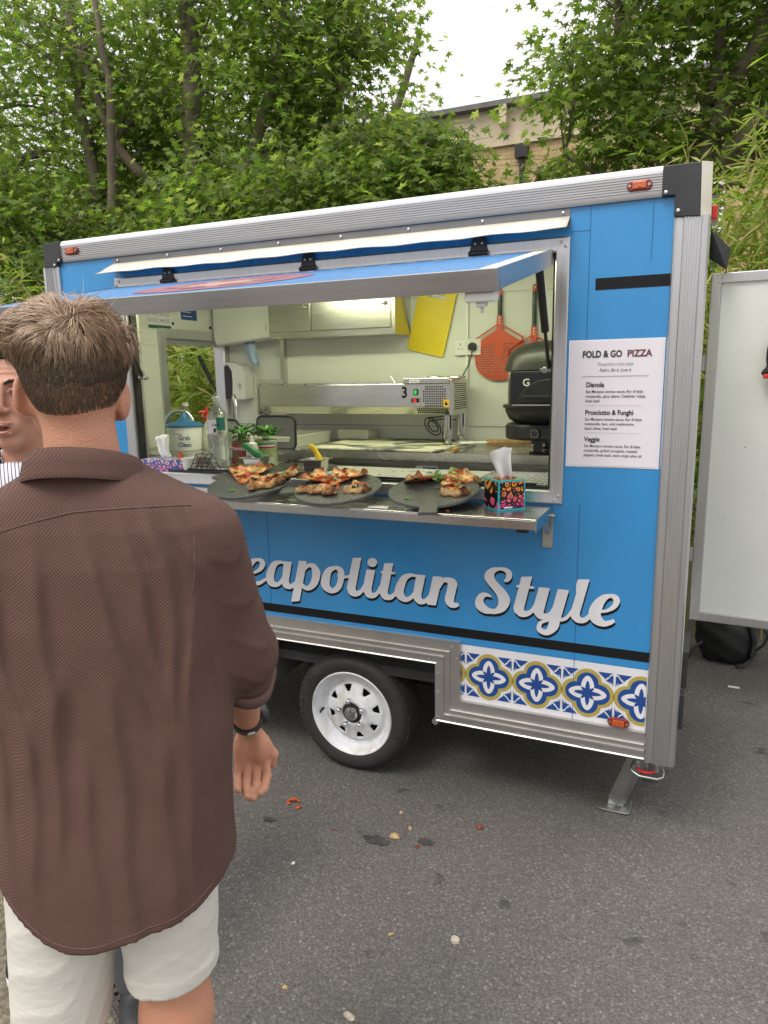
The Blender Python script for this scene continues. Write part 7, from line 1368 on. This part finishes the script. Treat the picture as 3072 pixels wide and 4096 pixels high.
shoe(-.262, .27, m2, m_shoe, .3); shoe(.12, 0, m2, m_shoe)
# ---------------------------------------------------------------- maples and bamboo behind the trailer
def leaf_mat(name, cols, trans=.35, rough=.5):
    m, N, L, b = nt(name); g = N.new('ShaderNodeNewGeometry'); r = N.new('ShaderNodeValToRGB'); e = r.color_ramp.elements
    e[0].position = 0; e[0].color = (*cols[0], 1); e[1].position = 1; e[1].color = (*cols[-1], 1)
    for k, c in enumerate(cols[1:-1]): e.new((k + 1) / (len(cols) - 1)).color = (*c, 1)
    L.new(g.outputs['Random Per Island'], r.inputs['Fac']); tc = N.new('ShaderNodeTexCoord'); n1 = N.new('ShaderNodeTexNoise'); n1.inputs['Scale'].default_value = 1.6; n1.inputs['Detail'].default_value = 2; L.new(tc.outputs['Object'], n1.inputs['Vector']); mr = N.new('ShaderNodeMapRange'); mr.inputs[1].default_value = .35; mr.inputs[2].default_value = .65; mr.inputs[3].default_value = .72; mr.inputs[4].default_value = 1.3; L.new(n1.outputs['Fac'], mr.inputs[0]); mm = N.new('ShaderNodeMixRGB'); mm.blend_type = 'MULTIPLY'; mm.inputs[0].default_value = 1; L.new(r.outputs['Color'], mm.inputs[1]); L.new(mr.outputs[0], mm.inputs[2]); r = mm; L.new(r.outputs['Color'], b.inputs['Base Color']); b.inputs['Roughness'].default_value = rough; b.inputs['Specular IOR Level'].default_value = .35
    t_ = N.new('ShaderNodeBsdfTranslucent'); hs = N.new('ShaderNodeHueSaturation'); hs.inputs['Value'].default_value = 1.5; hs.inputs['Saturation'].default_value = 1.1; L.new(r.outputs['Color'], hs.inputs['Color']); L.new(hs.outputs['Color'], t_.inputs['Color'])
    mx = N.new('ShaderNodeMixShader'); mx.inputs[0].default_value = trans; L.new(b.outputs[0], mx.inputs[1]); L.new(t_.outputs[0], mx.inputs[2]); L.new(mx.outputs[0], N['Material Output'].inputs['Surface']); return m
m_maple = leaf_mat('maple_leaf', [(.085, .145, .030), (.120, .190, .036), (.155, .235, .045), (.200, .285, .058), (.135, .205, .038), (.32, .37, .10)], .58)
m_bamb = leaf_mat('bamboo_leaf', [(.14, .23, .035), (.22, .32, .05), (.30, .39, .08), (.40, .42, .13), (.20, .30, .045), (.46, .38, .17)], .4)
m_bark = MAT('maple_bark', (.15, .122, .090), .9, 0, .35, 9, .6, 40, stretch=(1, 1, .3)); m_culm = MAT('bamboo_culm', (.30, .26, .08), .5, 0, .25, 8)
_a = [(-90, .08), (-60, .42), (-40, .30), (-15, .74), (10, .36), (38, .95), (62, .44), (90, 1.05), (118, .44), (142, .95), (170, .36), (195, .74), (220, .30), (240, .42)]
ML = np.array([(0, .10, 0)] + [(r * math.cos(math.radians(a)), r * math.sin(math.radians(a)) + .1, -.18 * r * r + (.05 if i % 2 else -.02)) for i, (a, r) in enumerate(_a)]); MF = np.array([(0, i + 1, (i + 1) % len(_a) + 1) for i in range(len(_a))])
LEAFME = mesh_np('leaf', ML, MF); LEAFME.materials.append(m_maple)
def scatter(name, P, U, Nn, S, base, tri):
    """copies of a small leaf: P position, U length direction, Nn normal, S size"""
    U = U / (np.linalg.norm(U, axis=1)[:, None] + 1e-9); Wd = np.cross(U, Nn); Wd /= np.linalg.norm(Wd, axis=1)[:, None] + 1e-9; Nn = np.cross(Wd, U)
    V = P[:, None, :] + S[:, None, None] * (base[None, :, 0:1] * Wd[:, None] + base[None, :, 1:2] * U[:, None] + base[None, :, 2:3] * Nn[:, None])
    F = tri[None] + (np.arange(len(P)) * len(base))[:, None, None]; return mesh_np(name, V.reshape(-1, 3), F.reshape(-1, 3))
def curve(a, b, sag, n=7, seed=0):
    r = random.Random(seed); a, b = Vector(a), Vector(b); L_ = (b - a).length; o1 = Vector((r.uniform(-1, 1), r.uniform(-1, 1), r.uniform(-.5, .5))) * L_ * .07
    return [a.lerp(b, i / n) + Vector((0, 0, sag * 4 * (i / n) * (1 - i / n))) + o1 * math.sin(i / n * math.pi) + Vector((r.uniform(-1, 1), r.uniform(-1, 1), r.uniform(-1, 1))) * L_ * .012 for i in range(n + 1)]
def maple(label, trunks, ells, seed, per=96, spread=.27, leaf=(.032, .072), group='maple trees behind the trailer', big=70):
    rg = np.random.default_rng(seed); b0 = trunks[0][0][0]
    t_ = thing('maple_tree', label, 'tree', (b0[0], b0[1], 0), 0, group); off = Vector((b0[0], b0[1], 0)); tk = MB(); nodes = []
    for pts, r0, r1 in trunks:
        pts = [Vector(p) for p in pts]; fine = []
        for i in range(len(pts) - 1): fine += [pts[i].lerp(pts[i + 1], k / 5) + Vector((rg.normal(0, .012), rg.normal(0, .012), 0)) for k in range(5)]
        fine.append(pts[-1]); rad = [r0 + (r1 - r0) * i / (len(fine) - 1) for i in range(len(fine))]
        tk.tube([p - off for p in fine], rad, 12); nodes += [(p, rr) for p, rr in zip(fine, rad) if p.z > 1.9]
    tk.build('trunk', m_bark, t_, smooth=60)
    C_ = []
    for c, r, n in ells:
        d = rg.normal(size=(n, 3)); d /= np.linalg.norm(d, axis=1)[:, None]; q = rg.uniform(.25, 1, n) ** .5; C_.append(np.array(c) + d * q[:, None] * np.array(r))
    C_ = np.vstack(C_); lb = MB(); tw = MB()
    for i, c in enumerate(C_):
        c = Vector(c); best = min(nodes, key=lambda nd: (nd[0] - c).length + 1.4 * max(0, nd[0].z - c.z + .25)); p = best[0]
        if i % 2 == 0 or len(C_) < 60: pts = curve(p, c, .10 * (c - p).length, 8, i); rr = min(best[1] * .6, .012 + .010 * (c - p).length); MB().tube([x - off for x in pts], [rr + (.004 - rr) * k / 8 for k in range(9)], 6).build('limb', m_bark, t_, smooth=60, fix=False)
        for k in range(4):
            e_ = c + Vector((rg.normal(0, .8), rg.normal(0, .8), rg.normal(0, .3))) * spread; tw.tube([c - Vector((0, 0, .06)) - off, c.lerp(e_, .5) + Vector((0, 0, .02)) - off, e_ - off], [.004, .003, .0015], 4)
    tag(tw.build('twigs', m_bark, t_), kind='stuff')
    n = len(C_) * per; ci = np.repeat(np.arange(len(C_)), per); off2 = rg.normal(size=(n, 3)) * np.array((spread, spread, spread * .38)); rr = np.linalg.norm(off2[:, :2], axis=1)
    P = C_[ci] + off2; P[:, 2] -= rr * rr * .9
    U = np.stack([off2[:, 0], off2[:, 1], -.04 - rg.uniform(0, .30, n)], 1) + rg.normal(0, .14, (n, 3)); Nn = np.stack([rg.normal(0, .45, n), rg.normal(0, .45, n), np.ones(n)], 1)
    S = rg.uniform(leaf[0], leaf[1], n)
    if big:
        # the nearest, largest leaves are parts of their own
        S_ = S * (P[:, 1] < np.quantile(P[:, 1], .35)) * (P[:, 2] > 2.6) * (P[:, 0] > -5.6); top = np.argsort(-S_)[:big]; Un = U[top] / np.linalg.norm(U[top], axis=1)[:, None]; Wn = np.cross(Un, Nn[top]); Wn /= np.linalg.norm(Wn, axis=1)[:, None]; Mn = np.cross(Wn, Un)
        for k, j in enumerate(top):
            ob = bpy.data.objects.new('leaf', LEAFME); COL.objects.link(ob); ob.parent = t_; s3 = S[j]; p3 = P[j] - np.array(off)
            ob.matrix_local = Matrix([[Wn[k][r_] * s3, Un[k][r_] * s3, Mn[k][r_] * s3, p3[r_]] for r_ in range(3)] + [[0, 0, 0, 1]])
        kp = np.ones(n, bool); kp[top] = False; P, U, Nn, S = P[kp], U[kp], Nn[kp], S[kp]
    me = scatter('crown', P - np.array(off), U, Nn, S, ML, MF)
    tag(link('crown', me, m_maple, t_), kind='stuff'); return t_
maple('maple with a straight grey trunk rising behind the middle of the trailer roof',
      [([(-3.45, 3.4, 0), (-3.42, 3.4, 2.2), (-3.30, 3.4, 4.2), (-3.18, 3.4, 6.4)], .13, .06), ([(-3.40, 3.4, 2.6), (-2.9, 3.6, 3.5), (-2.5, 3.7, 4.6), (-2.3, 3.7, 5.8)], .07, .03), ([(-3.38, 3.4, 3.1), (-4.0, 3.1, 3.9), (-4.4, 3.0, 5.2)], .06, .025)],
      [((-3.2, 3.9, 4.6), (1.4, 1.0, 1.5), 104), ((-2.6, 3.1, 3.15), (1.3, .6, .45), 62)], 1)
maple('maple with forked dark limbs at the far left behind the trailer',
      [([(-4.6, 3.2, 0), (-4.55, 3.2, 2.0), (-4.5, 3.2, 2.7)], .14, .10), ([(-4.5, 3.2, 2.7), (-5.0, 3.1, 3.3), (-5.7, 3.0, 4.2), (-6.2, 3.0, 5.2)], .08, .035), ([(-4.5, 3.2, 2.7), (-4.45, 3.3, 3.6), (-4.7, 3.4, 4.8), (-4.6, 3.4, 6.0)], .075, .035), ([(-4.52, 3.2, 2.5), (-4.0, 3.0, 3.1), (-3.8, 2.9, 4.0), (-3.9, 2.9, 5.0)], .06, .025)],
      [((-5.3, 3.6, 4.3), (1.5, 1.1, 1.5), 124), ((-4.7, 2.5, 2.45), (1.0, .7, .65), 60), ((-5.0, 2.6, 3.2), (1.1, .6, .5), 40)], 2)
maple('maple with a slim trunk left of the patch of open sky',
      [([(-2.15, 4.2, 0), (-2.15, 4.2, 2.4), (-2.2, 4.2, 4.3), (-2.3, 4.2, 6.0)], .09, .03), ([(-2.15, 4.2, 2.6), (-1.8, 4.0, 3.2), (-1.55, 3.7, 3.7)], .045, .012), ([(-2.15, 4.2, 2.5), (-2.6, 4.0, 3.2), (-3.0, 3.9, 4.2)], .05, .02)],
      [((-2.25, 4.1, 4.9), (.62, .8, 1.2), 60), ((-1.35, 3.5, 3.45), (.55, .5, .42), 36), ((-.95, 3.5, 3.30), (.30, .3, .30), 14), ((-1.40, 3.9, 3.80), (.30, .4, .25), 9), ((-1.75, 3.3, 3.05), (1.0, .5, .35), 36)], 3)
maple('maple with many upright bare limbs on the right behind the corner pillar',
      [([(1.02, 3.9, 0), (1.02, 3.9, 2.6), (1.05, 3.9, 3.1)], .12, .10), ([(1.05, 3.9, 3.0), (1.25, 3.9, 3.7), (1.75, 3.8, 4.6), (2.1, 3.7, 5.6)], .075, .035), ([(1.05, 3.9, 3.0), (1.15, 4.0, 3.8), (1.25, 4.1, 4.8), (1.3, 4.1, 5.8)], .07, .03), ([(1.0, 3.9, 2.9), (.75, 3.9, 3.4), (.45, 3.9, 4.2), (.4, 3.9, 5.2)], .06, .025), ([(1.04, 3.9, 3.05), (1.5, 3.7, 3.5), (2.2, 3.6, 4.1), (2.9, 3.6, 4.8)], .06, .025), ([(.98, 3.9, 2.7), (.6, 3.8, 3.1), (.1, 3.7, 3.4)], .04, .015)],
      [((1.0, 3.9, 4.75), (.85, .9, .75), 60), ((.42, 3.7, 4.05), (.36, .5, .28), 18), ((1.9, 4.0, 4.7), (.9, .9, .8), 40), ((1.3, 4.4, 3.9), (.9, .6, .5), 26), ((2.2, 4.0, 3.6), (.7, .5, .4), 16), ((.70, 3.8, 3.5), (.45, .4, .24), 14)], 4, per=84)
maple('low maple branch reaching across the brick wall below the open sky',
      [([(-.45, 4.6, 0), (-.45, 4.6, 2.3), (-.40, 4.5, 3.2)], .05, .02), ([(-.44, 4.6, 2.4), (.1, 4.3, 3.0), (.5, 4.2, 3.3)], .03, .012)],
      [((.0, 4.3, 3.42), (.28, .3, .12), 8), ((.35, 4.2, 3.05), (.6, .4, .16), 14), ((-.75, 4.3, 3.05), (.4, .4, .16), 8)], 6, per=40, spread=.18)
maple('broad maple crown farther back filling the gaps at the left', [([(-4.2, 7.0, 0), (-4.2, 7.0, 3), (-4.1, 7.0, 6)], .16, .08), ([(-4.2, 7, 3), (-5.6, 7, 4.6), (-6.4, 7, 6)], .09, .04), ([(-4.2, 7, 3), (-3, 7, 4.6), (-2.4, 7, 6)], .09, .04)],
      [((-5.6, 7.0, 5.0), (3.0, 1.2, 1.8), 100), ((-6.0, 6.5, 3.2), (3.6, 1.0, 1.1), 80), ((-3.2, 6.8, 3.6), (1.6, .8, .8), 30)], 8, per=46, spread=.36, leaf=(.085, .125), big=0)
maple('maple crown far behind the bamboo on the right', [([(2.6, 7.0, 0), (2.6, 7.0, 3.5), (2.7, 7.0, 6)], .14, .07)], [((2.7, 6.8, 5.2), (1.7, 1.0, 1.2), 46), ((3.0, 6.4, 3.4), (1.5, .8, .8), 34)], 9, per=44, spread=.36, leaf=(.085, .125), big=0)
BL = np.array([(0, 0, 0), (.07, .35, .01), (0, 1, -.12), (-.07, .35, .01)]); BF = np.array([(0, 1, 2), (0, 2, 3)])
def bamboo(label, x0, x1, y0, y1, h, nc, nl, seed, zlo=.6):
    rg = np.random.default_rng(seed); t_ = thing('bamboo', label, 'bamboo', ((x0 + x1) / 2, (y0 + y1) / 2, 0), 0, 'bamboo clumps behind the trailer'); off = np.array(((x0 + x1) / 2, (y0 + y1) / 2, 0)); cm = MB(); P = []
    for k in range(nc):
        bx, by = rg.uniform(x0, x1), rg.uniform(y0, y1); hh = h * rg.uniform(.72, 1.08); lean = rg.normal(0, .16, 2); r0 = rg.uniform(.004, .008)
        pts = [np.array((bx + lean[0] * (t2 ** 2) * hh * .6, by + lean[1] * (t2 ** 2) * hh * .6, hh * (t2 - .10 * t2 ** 3))) for t2 in np.linspace(0, 1, 8)]
        cm.tube([tuple(p - off) for p in pts], [r0 * (1 - .75 * i / 7) for i in range(8)], 5)
        for j in range(int(nl / nc)):
            s = max(rg.uniform(zlo / hh, 1), .1) ; i = min(int(s * 7), 6); q = pts[i] + (pts[i + 1] - pts[i]) * (s * 7 - i); P.append(q + rg.normal(0, .085, 3))
    tag(cm.build('culms', m_culm, t_, smooth=60), kind='stuff'); P = np.array(P); n = len(P)
    U = np.stack([rg.normal(0, 1, n), rg.normal(0, 1, n), rg.normal(-.25, .55, n)], 1); Nn = np.stack([rg.normal(0, .5, n), rg.normal(0, .5, n), np.ones(n)], 1)
    tag(link('leaves', scatter('leaves', P - off, U, Nn, rg.uniform(.10, .19, n), BL, BF), m_bamb, t_), kind='stuff'); return t_
bamboo('bright bamboo thicket on the right above the open rear door', 1.22, 2.7, 2.35, 3.3, 3.3, 120, 22000, 1)
bamboo('bamboo thicket seen through the small end window of the trailer', -3.6, -2.0, 1.3, 3.0, 2.55, 90, 15000, 2)
bamboo('thin bamboo shoots poking up behind the trailer roof', -1.9, 1.3, 1.9, 2.6, 2.62, 46, 3600, 3, 1.2)
